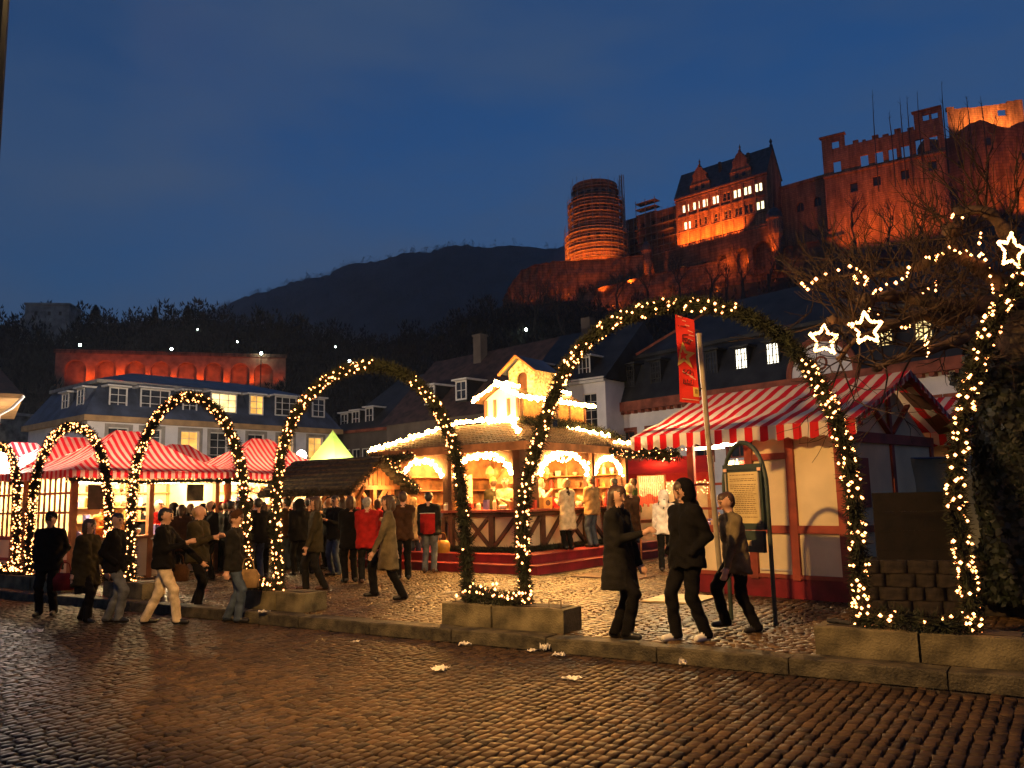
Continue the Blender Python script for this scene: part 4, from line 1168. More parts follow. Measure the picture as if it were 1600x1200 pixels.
MB().beam((-.3, -.3, z0 + .3), (1.2, 1.2, zt), .3, .16).beam((1.2, 1.2, zt), (5.2, 5.5, zr), .3, .16).build('hip_flashing', M_redst, lb)
MB().box(1.1, 1.05, zt - .1, L, 1.25, zt + .1).build('curb', M_dslate, lb)
for u, v, lit in ((984, 588, 0), (1025, 582, 0), (1112, 568, 0), (1159, 563, 4), (1208, 555, 4), (1382, 526, 4), (1443, 513, 4), (1512, 500, 0), (1570, 490, 0)):
    x, zz = LB.px(u, v, .25); w = .42 if u < 1300 else .45
    dormer(lb, x - w, x + w, zz - .7, zz + .72, .22, 0, M_dslate, M_litw if (lit and u < 1300) else M_lit if lit else M_glass, 4, 4, M_dslate, True)
# half-round white pediment with red rim
cx, cz = LB.px(1289, 592, -.1); rad = (LB.px(1340, 590, -.1)[0] - LB.px(1238, 590, -.1)[0]) / 2
poly = [(cx + rad * math.cos(a), z0 + .285 + rad * math.sin(a)) for a in [PI * k / 20 for k in range(21)]]
pd = MB().prism(poly[::-1], -.36, 1.2).build('pediment', M_white, lb)
MB().tube([(x, -.36, z) for x, z in [(cx + rad * 1.03 * math.cos(a), z0 + .285 + rad * 1.03 * math.sin(a)) for a in [PI * k / 20 for k in range(21)]]], .16, 6).build('rim', M_redst, pd)
MB().tube([(cx + .3 * math.cos(a), -.38, z0 + rad * .5 + .3 * math.sin(a)) for a in [2 * PI * k / 14 for k in range(15)]], .06, 5).build('oculus', M_redst, pd)
# ================================================================== MARKET
WARM = (1.0, .66, .28)
M_bulb = em('warm_bulb', (1.0, .32, .085), 7)
M_bulbk = em('kiosk_bulb', (1.0, .52, .13), 46)
M_bulbs = em('star_bulb', (1.0, .45, .14), 5)
M_tubel = em('stall_tube_light', (1.0, .82, .5), 9)
M_green = pm('fir_garland', (.016, .02, .009), .9, .45, 9)
M_greenk = pm('fir_rope_core', (.018, .022, .01), .95, .3, 9)
M_wood = pm('orange_stained_wood', (.42, .17, .06), .65, .22, 3, .3, 30)
M_dwood = pm('dark_brown_wood', (.09, .035, .02), .7, .25, 3, .3, 30)
M_rwood = pm('red_brown_beam', (.3, .055, .03), .6, .18, 3, .25, 30)
M_panel = pm('cream_panel', (.76, .63, .4), .75, .1, 1.2, .1, 20)
M_board = pm('pale_boarding', (.6, .46, .27), .75, .14, 2, .2, 16)
M_redp = pm('red_step_paint', (.2, .012, .018), .45, .2, 3, .2, 25)
RED = (.52, .012, .03); WHT = (.56, .32, .34)
M_cloth_y = stripe('striped_awning_front', 'Y', .18, RED, WHT, .3)
M_cloth_x = stripe('striped_awning_side', 'X', .18, RED, WHT, .3)
M_cloth_r = stripe('striped_awning_gable', 'X', .27, (.6, .01, .015), (.72, .6, .5), .12)
M_film = pm('milky_film', (.75, .62, .38), .6, .1, 2, trans=.75)
M_conc = pm('old_concrete', (.115, .095, .052), .85, .4, 3.2, .8, 45)

def hip_cloth(x0, x1, y0, y1, ze, zr, xr_, ya, yb, n=8):
    """hipped awning with sagging slopes; front/back get material 0, ends material 1"""
    mb = MB()
    def face(a, b, c, d, m):       # a,b eave ; c,d ridge (d above a)
        a, b, c, d = map(Vector, (a, b, c, d)); g = []
        for j in range(n + 1):
            t = j / n
            for i in range(n + 1):
                s = i / n; p = a.lerp(b, s).lerp(d.lerp(c, s), t)
                p.z -= .17 * math.sin(PI * t) * (.7 + .3 * math.sin(PI * s)); p.z += .012 * math.sin(s * 23 + t * 7)
                g.append(tuple(p))
        k = n + 1
        mb.add(g, [(j * k + i, j * k + i + 1, (j + 1) * k + i + 1, (j + 1) * k + i) for j in range(n) for i in range(n)], m)
    face((x1, y0, ze), (x1, y1, ze), (xr_, yb, zr), (xr_, ya, zr), 0)
    face((x0, y1, ze), (x0, y0, ze), (xr_, ya, zr), (xr_, yb, zr), 0)
    face((x0, y0, ze), (x1, y0, ze), (xr_, ya, zr), (xr_, ya, zr), 1)
    face((x1, y1, ze), (x0, y1, ze), (xr_, yb, zr), (xr_, yb, zr), 1)
    return mb
def valance(p, q, drop, m, mb, step=.18):
    """scalloped strip hanging from an eave"""
    p = Vector(p); q = Vector(q); L = (q - p).length; n = int(L / step * 6)
    prev = None
    for i in range(n + 1):
        s = i / n; a = p.lerp(q, s); ph = (s * L / step) % 1.0
        b = a - Vector((0, 0, drop * (.78 + .22 * math.sin(PI * ph)))); b += (q - p).normalized().cross(Vector((0, 0, 1))) * .012 * math.sin(i * .7)
        if prev: mb.quad(prev[1], b, a, prev[0], m)
        prev = (a, b)
WARES = [pm('ware_%d' % i, c, .55, .15, 6) for i, c in enumerate(((.5, .06, .04), (.55, .3, .08), (.2, .25, .1), (.6, .5, .3), (.12, .1, .3), (.4, .18, .08), (.65, .6, .5)))]
ORD = 'first second third fourth fifth sixth seventh eighth ninth tenth eleventh twelfth thirteenth fourteenth fifteenth sixteenth'.split()
SHF = {1.28: 'lower', 1.63: 'middle', 1.98: 'upper'}
def ware(parent_frame, x, y, z, k, label, group):
    """one small article on show: jar, box, bottle or gingerbread heart"""
    rr = random.Random(hash((round(x, 3), round(y, 3), k)) % 9999)
    mb = MB(); w = .05 + .03 * rr.random(); h = .12 + .14 * rr.random()
    if k % 4 == 0: mb.lathe([(w, 0), (w * 1.05, h * .7), (w * .6, h * .8), (w * .62, h)], 10)
    elif k % 4 == 1: mb.box(-w, -w * .7, 0, w, w * .7, h).box(-w * 1.04, -w * .74, h, w * 1.04, w * .74, h + .02)
    elif k % 4 == 2: mb.lathe([(w * .7, 0), (w * .7, h * .75), (w * .25, h * .95), (w * .25, h * 1.3)], 10)
    else: mb.lathe([(w * .5, 0), (w * 1.2, h * .3), (w * 1.3, h * .6), (w * .9, h * .7)], 10)
    o = mb.build('ware', WARES[rr.randrange(7)], M=parent_frame.sub(x, y, z).M, smooth=False)
    return tag(o, label, 'goods', group)

def pagoda_stall(fr, w, l, label, where, lattice=True, power=55, wares=True, garl=True):
    st = thing('market_stall', label, 'stall', fr.M, 'hipped striped stalls on the left')
    ze, zr = 2.42, 3.38
    x0, x1, y0, y1 = -w - .3, .38, -.34, l + .3
    mb = hip_cloth(x0, x1, y0, y1, ze, zr + .06, -w / 2, l / 2 - .32, l / 2 + .32)
    rf = mb.build('awning', [M_cloth_y, M_cloth_x], st, smooth=True)
    v = MB(); valance((x1, y0, ze), (x1, y1, ze), .19, 0, v); valance((x0, y0, ze), (x1, y0, ze), .19, 1, v); valance((x0, y1, ze), (x0, y0, ze), .19, 0, v); valance((x1, y1, ze), (x0, y1, ze), .19, 1, v)
    v.build('valance', [M_cloth_y, M_cloth_x], st)
    for x, y in ((-w, 0), (0, 0), (0, l), (-w, l), (0, l / 2)):
        MB().box(x - .06, y - .06, 0, x + .06, y + .06, ze - .02).build('post', M_wood, st)
    for a, b in (((-w, 0, 2.34), (0, 0, 2.34)), ((0, 0, 2.34), (0, l, 2.34)), ((-w, 0, 2.34), (-w, l, 2.34)), ((-w, l, 2.34), (0, l, 2.34))): MB().beam(a, b, .08, .1).build('rail', M_wood, st)
    MB().quad((-w, 0.05, .02), (-w, l, .02), (-w, l, 2.35), (-w, .05, 2.35)).build('back_cloth', M_board, st)
    MB().quad((-w, l, .02), (0, l, .02), (0, l, 2.3), (-w, l, 2.3)).build('end_cloth', M_board, st)
    MB().box(-.5, .07, .9, .12, l - .07, .96).build('counter_top', M_wood, st)
    for k in range(int(l / .6)):
        MB().box(-.03, .08 + k * (l - .16) / int(l / .6), .05, .03, .06 + (k + 1) * (l - .16) / int(l / .6), .895).build('front_panel', M_panel, st)
    for z in (1.25, 1.6, 1.95): MB().box(-w + .02, .2, z, -w + .3, l - .2, z + .03).build('shelf', M_wood, st)
    if lattice:
        fm = MB().box(-w + .06, -.03, .92, -.06, .03, 1.0).box(-w + .06, -.03, 1.5, -.06, .03, 1.55).box(-w + .06, -.03, 1.92, -.06, .03, 1.97)
        lt = fm.build('lattice', M_rwood, st)
        for k in range(9): 
            x = -w + .12 + k * (w - .24) / 8; MB().box(x - .012, -.02, 1.0, x + .012, .02, 2.3).build('bar', M_dwood, lt)
        MB().quad((-w + .07, .06, 1.0), (-.07, .06, 1.0), (-.07, .06, 2.3), (-w + .07, .06, 2.3)).build('film', M_film, lt)
        MB().box(-w + .06, -.02, .05, -.06, .02, .918).build('side_panel', M_panel, st)
        MB().box(-w + .06, -.04, .45, -.06, -.022, .52).build('rail', M_rwood, st)
    for y in (l * .28, l * .74):
        tl = MB().tube([(-w * .45, y - .5, 2.2), (-w * .45, y + .5, 2.2)], .03, 6); tl.build('tube_light', M_tubel, st)
        lamp('stall_light', 'POINT', (-w * .45, y, 2.05), power, (1, .72, .34), st, .12)
    if wares:
        for i in range(16):
            k = i % 4
            ware(fr, random.uniform(-.35, .05), .3 + i * (l - .5) / 16, .963, i, ORD[i] + ' ware from the near end of the counter of ' + where, 'wares on ' + where)
        for z in (1.28, 1.63, 1.98):
            for i in range(9): ware(fr, -w + .16, .35 + i * (l - .6) / 9 + random.uniform(-.05, .05), z + .003, i + 2, ORD[i] + ' ware along the ' + SHF[z] + ' shelf in ' + where, 'shelf wares in ' + where)
    if garl:
        path = [(x1 + .02, y0, ze - .2), (x1 + .02, l * .33, ze - .25), (x1 + .02, l * .66, ze - .22), (x1 + .02, y1, ze - .2)]
        gl = MB().tube(spline(path), .035, 5).build('garland', M_greenk, st)
        sprigs('needles', spline(path), .05, 500, .06, M_green, gl, .006)
        bulbs('bulbs', [p + Vector((random.uniform(-.05, .05),) * 3) for p in path_points(spline(path), .13)], .014, M_bulb, gl)
    return st
Bc = Vector((-9.5, 18.0, 0))
FB = Frame(Bc, KA)
pagoda_stall(FB, 2.0, 3.6, 'striped hip-roofed stall with lattice side and dark hanging board, third arch in front', 'the lattice sided stall', power=170)
pagoda_stall(Frame(Bc - KA * 2.5, KA), 2.0, 3.6, 'striped stall at far left with its lattice side behind the second arch leg', 'the far left stall', power=130, wares=False)
pagoda_stall(Frame(Bc - KA * 5.0, KA), 2.0, 3.6, 'striped stall cut off by the left picture edge', 'the stall at the left edge', power=60, wares=False, lattice=False)
pagoda_stall(Frame(Bc + KB * 3.95, KA), 2.0, 3.7, 'striped hip-roofed stall beside the thatched hut, crowd before it', 'the stall by the thatched hut', lattice=False, power=170)
pagoda_stall(Frame(Bc - KA * 3.2 + KB * 3.7, KA), 2.0, 3.4, 'striped roof peeking up between the two front stalls', 'the rear stall', lattice=False, power=40, wares=False, garl=False)
# dark hanging board and notices on the front stalls
for (x, y, z, w, h, fr, mt, lb) in ((.42, .32, 1.58, .5, .52, FB, M_dwood, 'dark brown board hanging under the eave of the lattice sided stall'), (.42, 2.7, 1.72, .45, .4, FB, M_conc, 'grey notice board hanging over the crowd at the lattice sided stall'), (.42, 1.35, 1.66, .45, .42, Frame(Bc + KB * 3.95, KA), M_conc, 'grey notice board hanging at the stall by the thatched hut')):
    t = thing('hanging_board', lb, 'sign', fr.sub(x, y, z).M)
    MB().box(-.015, -w / 2, 0, .015, w / 2, h).build('panel', mt, t)
    MB().tube([(0, -w * .35, h), (0, -w * .35, h + .18)], .006, 4).tube([(0, w * .35, h), (0, w * .35, h + .18)], .006, 4).build('wires', M_iron, t)

# -- small fir trees and picket fence before the left stalls
M_picket = pm('grey_pickets', (.3, .24, .17), .8, .2, 5)
for i, (u, v, h, lb) in enumerate(((142, 872, 1.15, 'small fir with stripped branches before the lattice side, left of the third arch'), (190, 868, 1.0, 'small fir between the two legs standing near the lattice sided stall'), (226, 866, 1.0, 'small fir beside the picket fence, right of the third arch leg'), (100, 880, 1.0, 'small fir low behind the dark dressed walker at far left'))):
    p = gnd(u, v); t = thing('small_fir', lb, 'tree', Matrix.Translation(p)); rr = random.Random(i + 40)
    MB().tube([(0, 0, 0), (0, 0, h)], [.025, .006], 6).build('trunk', M_bark, t)
    cr_ = MB(); paths = []
    for k in range(34):
        z = h * (.12 + .85 * k / 34); a = k * 2.4; L_ = .42 * (1 - z / h) + .07
        e = Vector((L_ * math.cos(a), L_ * math.sin(a), z + .05)); cr_.tube([(0, 0, z), e], [.008, .003], 3); paths.append(((0, 0, z), e))
    c = cr_.build('crown', M_bark, t)
    for j in range(0, 34, 1): pass
    mbn = MB()
    for a, e in paths:
        a = Vector(a); e = Vector(e)
        for q in range(26):
            s = rr.random(); p_ = a.lerp(e, s); d = Vector((rr.gauss(0, 1), rr.gauss(0, 1), rr.gauss(0, 1))).normalized() * .05; sd = d.cross(Vector((0, 0, 1))).normalized() * .004
            mbn.tri(p_ - sd, p_ + sd, p_ + d + (e - a).normalized() * .03)
    n_ = mbn.build('needles', M_green, c); n_['kind'] = 'stuff'
pf = thing('picket_fence', 'low picket fence of thin stakes before the left stalls', 'fence', Frame(gnd(135, 872), gnd(262, 862) - gnd(135, 872)).M)
Lp = (gnd(262, 862) - gnd(135, 872)).length
MB().box(0, -.01, .25, Lp, .01, .29).box(0, -.01, .55, Lp, .01, .59).build('rail', M_picket, pf)
for i in range(int(Lp / .11)): MB().prism([(i * .11 - .022, 0), (i * .11 + .022, 0), (i * .11 + .022, .7), (i * .11, .76), (i * .11 - .022, .7)], -.028, -.012).build('picket', M_picket, pf)

# ------------------------------------------------------------------ KIOSK
KX = hdir(.8, -.6)
KF = Frame((.24, 18.3, 0), KX)
kio = thing('kiosk', 'glowing timber kiosk outlined in bright bulbs, with tiled roof and small tower', 'kiosk', KF.M)
WK, LK = 4.9, 6.2
M_tile = pm('kiosk_shingles', (.11, .055, .025), .75, .3, 5, .4, 20)
M_kback = pm('kiosk_back_boards', (.3, .14, .05), .7, .35, 2.5, .4, 14)
M_kpan = pm('kiosk_infill', (.7, .55, .36), .8, .1, 2)
for k, (e, z0, z1) in enumerate(((0, 0, .19), (.36, .193, .38))):
    MB().box(-WK - .6 + e, -.32 + e, z0, .49 - e, LK + .4 - e, z1 - .03).build('step', M_redp, kio)
    MB().box(-WK - .63 + e, -.35 + e, z1 - .028, .52 - e, LK + .43 - e, z1).build('step_board', M_redp, kio)
WX0, WX1, WY0, WY1 = -4.5, -.7, .7, 5.6
ZP, ZC, ZW = .38, 1.3, 2.98
def ell_wall(mb, x0, x1, z0, z1, arches, T_, m=0, n=12, th=.12):
    """wall with flat-arched openings in plane given by mapping T_(x, y, z)"""
    x = x0
    for cx, hw, sp, ri in sorted(arches):
        mb.quad(T_(x, 0, z0), T_(cx - hw, 0, z0), T_(cx - hw, 0, z1), T_(x, 0, z1), m)
        prev = None
        for k in range(n + 1):
            a = PI - PI * k / n; p = (cx + hw * math.cos(a), sp + ri * math.sin(a))
            if prev:
                mb.quad(T_(prev[0], 0, prev[1]), T_(p[0], 0, p[1]), T_(p[0], 0, z1), T_(prev[0], 0, z1), m)
                mb.quad(T_(prev[0], 0, prev[1]), T_(prev[0], th, prev[1]), T_(p[0], th, p[1]), T_(p[0], 0, p[1]), m)
            prev = p
        for s in (-1, 1): mb.quad(T_(cx + s * hw, 0, z0), T_(cx + s * hw, th, z0), T_(cx + s * hw, th, sp), T_(cx + s * hw, 0, sp), m)
        x = cx + hw
    mb.quad(T_(x, 0, z0), T_(x1, 0, z0), T_(x1, 0, z1), T_(x, 0, z1), m)
Tl = lambda x, y, z: (x, WY0 + y, z)                 # left face, seen from -y
Tr = lambda x, y, z: (WX1 - y, x, z)                 # right face, seen from +x
LA = [(-1.72, .88, 2.14, .56), (-3.72, .68, 2.14, .5)]
RA = [(2.6, 1.1, 2.14, .6), (4.72, .72, 2.14, .52)]
mb = MB(); ell_wall(mb, WX0, WX1, ZC + .08, ZW, LA, Tl); mb.build('arcade', M_dwood, kio)
mb = MB(); ell_wall(mb, WY0, WY1, ZC + .08, ZW, RA, Tr); mb.build('arcade', M_dwood, kio)
def counter(T_, x0, x1, bays):
    """half-timbered counter front: infill boards and dark timbers, one by one"""
    mb = MB(); mb.quad(T_(x0, .03, ZP), T_(x1, .03, ZP), T_(x1, .03, ZC), T_(x0, .03, ZC)); c = mb.build('counter_front', M_kpan, kio)
    def bar(a, b, w=.1):
        pa, pb = Vector(T_(a[0], -.01, a[1])), Vector(T_(b[0], -.01, b[1])); n = (Vector(T_(0, 1, 0)) - Vector(T_(0, 0, 0)))
        d = (pb - pa).normalized(); s = d.cross(n).normalized() * w / 2; th = n * .05
        q = MB().add([pa - s - th, pa + s - th, pb + s - th, pb - s - th, pa - s + th * .6, pa + s + th * .6, pb + s + th * .6, pb - s + th * .6], [(0, 1, 2, 3), (7, 6, 5, 4), (0, 4, 5, 1), (1, 5, 6, 2), (2, 6, 7, 3), (3, 7, 4, 0)])
        q.build('timber', M_dwood, c)
    bar((x0, ZP + .06), (x1, ZP + .06), .12); bar((x0, ZC - .06), (x1, ZC - .06), .1)
    for k, (a, b, kind) in enumerate(bays):
        bar((a, ZP + .12), (a, ZC - .11), .14); zl, zh = ZP + .15, ZC - .13
        if kind == 'x': bar((a + .1, zl), (b - .1, zh), .07); bar((a + .1, zh), (b - .1, zl), .075)
        elif kind == '/': bar((a + .1, zl), (b - .1, zh), .08)
        else: bar((a + .1, zh), (b - .1, zl), .08)
    bar((x1, ZP + .12), (x1, ZC - .11), .14)
    t = MB(); p0, p1 = T_(x0, -.22, ZC), T_(x1, .35, ZC + .06)
    t.box(min(p0[0], p1[0]), min(p0[1], p1[1]), ZC, max(p0[0], p1[0]), max(p0[1], p1[1]), ZC + .055).build('counter_top', M_rwood, kio)
counter(Tl, -3.0, WX1, ((-3.0, -2.35, '\\'), (-2.35, -1.5, 'x'), (-1.5, WX1, '/')))
counter(Tr, WY0, WY1, ((WY0, 1.6, '/'), (1.6, 2.5, '/'), (2.5, 3.5, 'x'), (3.5, 4.5, '\\'), (4.5, WY1, 'x')))
for x, y, s in ((WX1 + .06, WY0 - .06, .2), (-2.72, WY0 - .05, .12), (WX0, WY0 - .05, .12), (WX1 + .05, 3.85, .12), (WX1 + .05, WY1, .14), (WX0, WY1, .14)):
    MB().box(x - s / 2, y - s / 2, ZP, x + s / 2, y + s / 2, ZW).build('post', M_dwood, kio)
# fir trim along the counter foot
p = [Tl(-3.0, -.12, ZP + .06), Tl(-1.9, -.13, ZP + .05), Tl(WX1 + .1, -.12, ZP + .06)]; gl = MB().tube(p, .03, 5).build('garland', M_greenk, kio); sprigs('needles', p, .06, 700, .07, M_green, gl, .006)
p = [Tr(WY0, -.12, ZP + .06), Tr(3, -.13, ZP + .05), Tr(WY1, -.12, ZP + .06)]; gl = MB().tube(p, .03, 5).build('garland', M_greenk, kio); sprigs('needles', p, .06, 700, .07, M_green, gl, .006)
MB().quad((WX0, WY1, ZP), (WX1, WY1, ZP), (WX1, WY1, ZW), (WX0, WY1, ZW)).build('back_wall', M_kback, kio)
MB().quad((WX0, WY0, ZC), (WX0, WY1, ZC), (WX0, WY1, ZW), (WX0, WY0, ZW)).build('back_wall', M_kback, kio)
MB().quad((WX0, WY0, ZW + .03), (WX1, WY0, ZW + .03), (WX1, WY1, ZW + .03), (WX0, WY1, ZW + .03)).build('ceiling_boards', M_kback, kio)
MB().box(-3.3, 2.3, ZP, -2.0, 4.2, 1.35).box(-3.4, 2.2, 1.353, -1.9, 4.3, 1.4).build('grill_island', M_rwood, kio)
MB().lathe([(.55, 2.0), (.5, 2.15), (.22, 2.6), (.16, 3.0)], 14, c=(-2.65, 3.2, 0)).build('grill_hood', M_wood, kio)
for z in (1.5, 1.85, 2.2):
    MB().box(WX0 + .02, WY0 + .3, z, WX0 + .3, WY1 - .2, z + .03).build('shelf', M_wood, kio); MB().box(WX0 + .4, WY1 - .3, z, WX1 - .2, WY1 - .02, z + .03).build('shelf', M_wood, kio)
    for i in range(11): ware(KF, WX0 + .55 + i * .3 + random.uniform(-.05, .05), WY1 - .15, z + .033, i + 1, ORD[i] + ' ware from the left on the ' + {1.5: 'lower', 1.85: 'middle', 2.2: 'upper'}[z] + ' back shelf of the kiosk', 'shelf wares in the kiosk')
for i in range(7):
    x, y = -1.0 - i * .5, 1.9 + (i % 3) * .9
    h_ = MB().tube([(x, y, ZW), (x, y, 2.45)], .006, 4); h_.build('hook', M_iron, kio)
    MB().lathe([(.02, 0), (.09, -.08), (.11, -.2), (.05, -.32), (.01, -.36)], 10, c=(x, y, 2.45)).build('hanging_basket', M_wood, kio)
# roof
ZE, ZT = 2.84, 3.5; I1 = 1.55
def roof_faces(x0, x1, y0, y1, ze, i, zt, courses, name):
    mb = MB()
    E = [((x0, y0), (x1, y0)), ((x1, y0), (x1, y1)), ((x1, y1), (x0, y1)), ((x0, y1), (x0, y0))]
    Tq = [((x0 + i, y0 + i), (x1 - i, y0 + i)), ((x1 - i, y0 + i), (x1 - i, y1 - i)), ((x1 - i, y1 - i), (x0 + i, y1 - i)), ((x0 + i, y1 - i), (x0 + i, y0 + i))]
    for (a, b), (c, d) in zip(E, Tq):
        a, b, c, d = (Vector((*q, z)) for q, z in ((a, ze), (b, ze), (c, zt), (d, zt)))
        for k in range(courses):
            t0, t1 = k / courses, (k + 1.12) / courses
            up = Vector((0, 0, .022))
            p0, p1, p2, p3 = a.lerp(c, t0) + up, b.lerp(d, t0) + up, b.lerp(d, min(1, t1)), a.lerp(c, min(1, t1))
            n = max(6, int((p1 - p0).length / .12))
            for q in range(n):
                s0, s1 = q / n + .004, (q + 1) / n - .004; dz = Vector((0, 0, random.uniform(-.006, .008)))
                mb.quad(p0.lerp(p1, s0) + dz, p0.lerp(p1, s1) + dz, p3.lerp(p2, s1), p3.lerp(p2, s0))
                mb.quad(p0.lerp(p1, s0) + dz - up, p0.lerp(p1, s1) + dz - up, p0.lerp(p1, s1) + dz, p0.lerp(p1, s0) + dz)
    return mb
rf = MB().add([(-WK, 0, ZE - .03), (0, 0, ZE - .03), (0, LK, ZE - .03), (-WK, LK, ZE - .03), (-WK + I1, I1, ZT - .03), (-I1, I1, ZT - .03), (-I1, LK - I1, ZT - .03), (-WK + I1, LK - I1, ZT - .03)], [(0, 1, 5, 4), (1, 2, 6, 5), (2, 3, 7, 6), (3, 0, 4, 7), (4, 5, 6, 7)]).build('roof', M_dwood, kio)
sh = roof_faces(-WK, 0, 0, LK, ZE, I1, ZT, 12, 'shingles').build('shingles', M_tile, rf); sh['kind'] = 'stuff'
MB().box(-WK - .02, -.03, ZE - .16, .02, 0, ZE + .03).build('fascia', M_wood, rf); MB().box(0, 0, ZE - .16, .03, LK, ZE + .03).build('fascia', M_wood, rf)
# upper storey with gable end and little tower
x0, x1, y0, y1 = -2.62, -1.5, 1.9, 5.0; ZU, ZV = 4.14, 4.46
up = MB(); up.quad((x0, y0, ZT - .05), (x1, y0, ZT - .05), (x1, y0, ZU), (x0, y0, ZU)); up.tri((x0, y0, ZU), (x1, y0, ZU), ((x0 + x1) / 2, y0, ZV)); up.quad((x1, y0, ZT - .05), (x1, y1, ZT - .05), (x1, y1, ZU), (x1, y0, ZU)); up.quad((x0, y1, ZT - .05), (x0, y0, ZT - .05), (x0, y0, ZU), (x0, y1, ZU)); up.quad((x1, y1, ZT - .05), (x0, y1, ZT - .05), (x0, y1, ZU), (x1, y1, ZU))
us = up.build('upper_storey', M_kpan, kio)
for x in (x0 + .05, (x0 + x1) / 2 - .22, (x0 + x1) / 2 + .22, x1 - .05): MB().box(x - .045, y0 - .035, ZT, x + .045, y0 - .003, ZU).build('timber', M_dwood, us)
for y in (y0 + .05, 2.95, 3.55, 4.15, y1 - .05): MB().box(x1 + .003, y - .045, ZT, x1 + .035, y + .045, ZU).build('timber', M_dwood, us)
for a, b in (((x1 + .02, 2.98, ZT + .05), (x1 + .02, 3.52, ZU - .05)), ((x1 + .022, 2.98, ZU - .05), (x1 + .022, 3.52, ZT + .05))): MB().beam(a, b, .07, .03, up=(1, 0, 0)).build('timber', M_dwood, us)
M_shut = pm('lattice_shutter', (.5, .22, .07), .65, .2, 8)
for ya, yb in ((2.05, 2.85), (3.65, 4.85)):
    s_ = MB().box(x1 + .004, ya, ZT + .06, x1 + .02, yb, ZU - .04).build('shutter', M_shut, us)
    for k in range(7): MB().box(x1 + .0205, ya, ZT + .09 + k * .075, x1 + .034, yb, ZT + .12 + k * .075).build('slat', M_shut, s_)
xm = (x0 + x1) / 2
MB().add([(x1 + .22, y0 - .2, ZU - .06), (x1 + .22, y1 + .15, ZU - .06), (xm, y1 + .15, ZV + .03), (xm, y0 - .2, ZV + .03), (x0 - .22, y0 - .2, ZU - .06), (x0 - .22, y1 + .15, ZU - .06)], [(0, 1, 2, 3), (3, 2, 5, 4)]).build('upper_roof', M_tile, kio)
cx0, cx1, cy0, cy1, cz0, cz1, cz2 = -2.47, -1.63, 2.75, 3.7, 4.2, 5.0, 5.32
M_quoin = pm('painted_quoins', (.55, .45, .28), .85, .35, 14)
tw = MB(); ell_wall(tw, cx0, cx1, cz0, cz1, [(xm, .2, 4.8, .14)], lambda x, y, z: (x, cy0 + y, z)); tw.quad((cx1, cy0, cz0), (cx1, cy1, cz0), (cx1, cy1, cz1), (cx1, cy0, cz1)); tw.quad((cx0, cy1, cz0), (cx0, cy0, cz0), (cx0, cy0, cz1), (cx0, cy1, cz1)); tw.tri((cx0, cy0, cz1), (cx1, cy0, cz1), (xm, cy0, cz2))
tw.quad((cx1, cy1, cz0), (cx0, cy1, cz0), (cx0, cy1, cz1), (cx1, cy1, cz1)); twr = tw.build('bell_cote', M_quoin, kio)
MB().quad((xm - .22, cy0 + .2, 4.45), (xm + .22, cy0 + .2, 4.45), (xm + .22, cy0 + .2, 4.98), (xm - .22, cy0 + .2, 4.98)).build('opening', M_dwood, twr)
MB().add([(cx1 + .18, cy0 - .2, cz1 - .1), (cx1 + .18, cy1 + .1, cz1 - .1), (xm, cy1 + .1, cz2 + .04), (xm, cy0 - .2, cz2 + .04), (cx0 - .18, cy0 - .2, cz1 - .1), (cx0 - .18, cy1 + .1, cz1 - .1)], [(0, 1, 2, 3), (3, 2, 5, 4)]).build('tower_roof', M_bslate, twr)
for s in (-1, 1): MB().beam((xm + s * .6, cy0 - .21, cz1 - .12), (xm, cy0 - .21, cz2 + .02), .05, .09, up=(0, 1, 0)).build('barge_board', M_wood, twr)
# bulbs along the edges
def run(a, b, step=.045, r=.02, jit=.01):
    return [Vector(p) + Vector((random.gauss(0, jit), random.gauss(0, jit), random.gauss(0, jit))) for p in path_points([a, b], step)]
KB_ = []
_r0 = run
def run(a, b, step=.045, r=.02, jit=.024): return _r0(a, b, step * .62, r, jit)
KB_ += run((-WK, 0, ZE + .06), (-WK + I1, I1, ZT + .08)); KB_ += run((-WK + I1, I1, ZT + .1), (-I1, I1, ZT + .1), .06); KB_ += run((-.5, .5, ZE + .28), (-I1, I1, ZT + .1), .06)
KB_ += run((-.35, 4.6, ZE + .22), (-.2, 5.7, ZE + .16), .09); KB_ += run((-I1 + .1, 4.0, ZT), (-.8, 5.2, ZT - .25), .12)
KB_ += run((x1 + .24, y0 - .2, ZU - .02), (x1 + .24, y1 + .15, ZU - .02)); KB_ += run((xm, y0 - .2, ZV + .09), (xm, cy0 - .05, ZV + .09)); KB_ += run((xm, cy1 + .1, ZV + .09), (xm, y1 + .1, ZV + .09)); KB_ += run((xm, y0 - .22, ZV + .06), (x0 - .24, y0 - .22, ZU - .03)); KB_ += run((xm, y0 - .22, ZV + .06), (x1 + .24, y0 - .22, ZU - .03))
KB_ += run((x0 + .1, y0 - .12, ZT + .08), (x1, y0 - .12, ZT + .08), .06)
bulbs('roof_bulbs', KB_, .036, M_bulbk, kio)
AB = []
for T_, AR in ((Tl, LA), (Tr, RA)):
    for cx, hw, sp, ri in AR:
        AB += [Vector(T_(cx + (hw - .03) * math.cos(a), -.05, sp + (ri - .03) * math.sin(a))) + Vector((random.gauss(0, .03), random.gauss(0, .03), random.gauss(0, .03))) for a in np.linspace(.06, PI - .06, int(hw * 120))]
bulbs('arch_bulbs', AB, .034, M_bulbk, kio)
CB_ = []
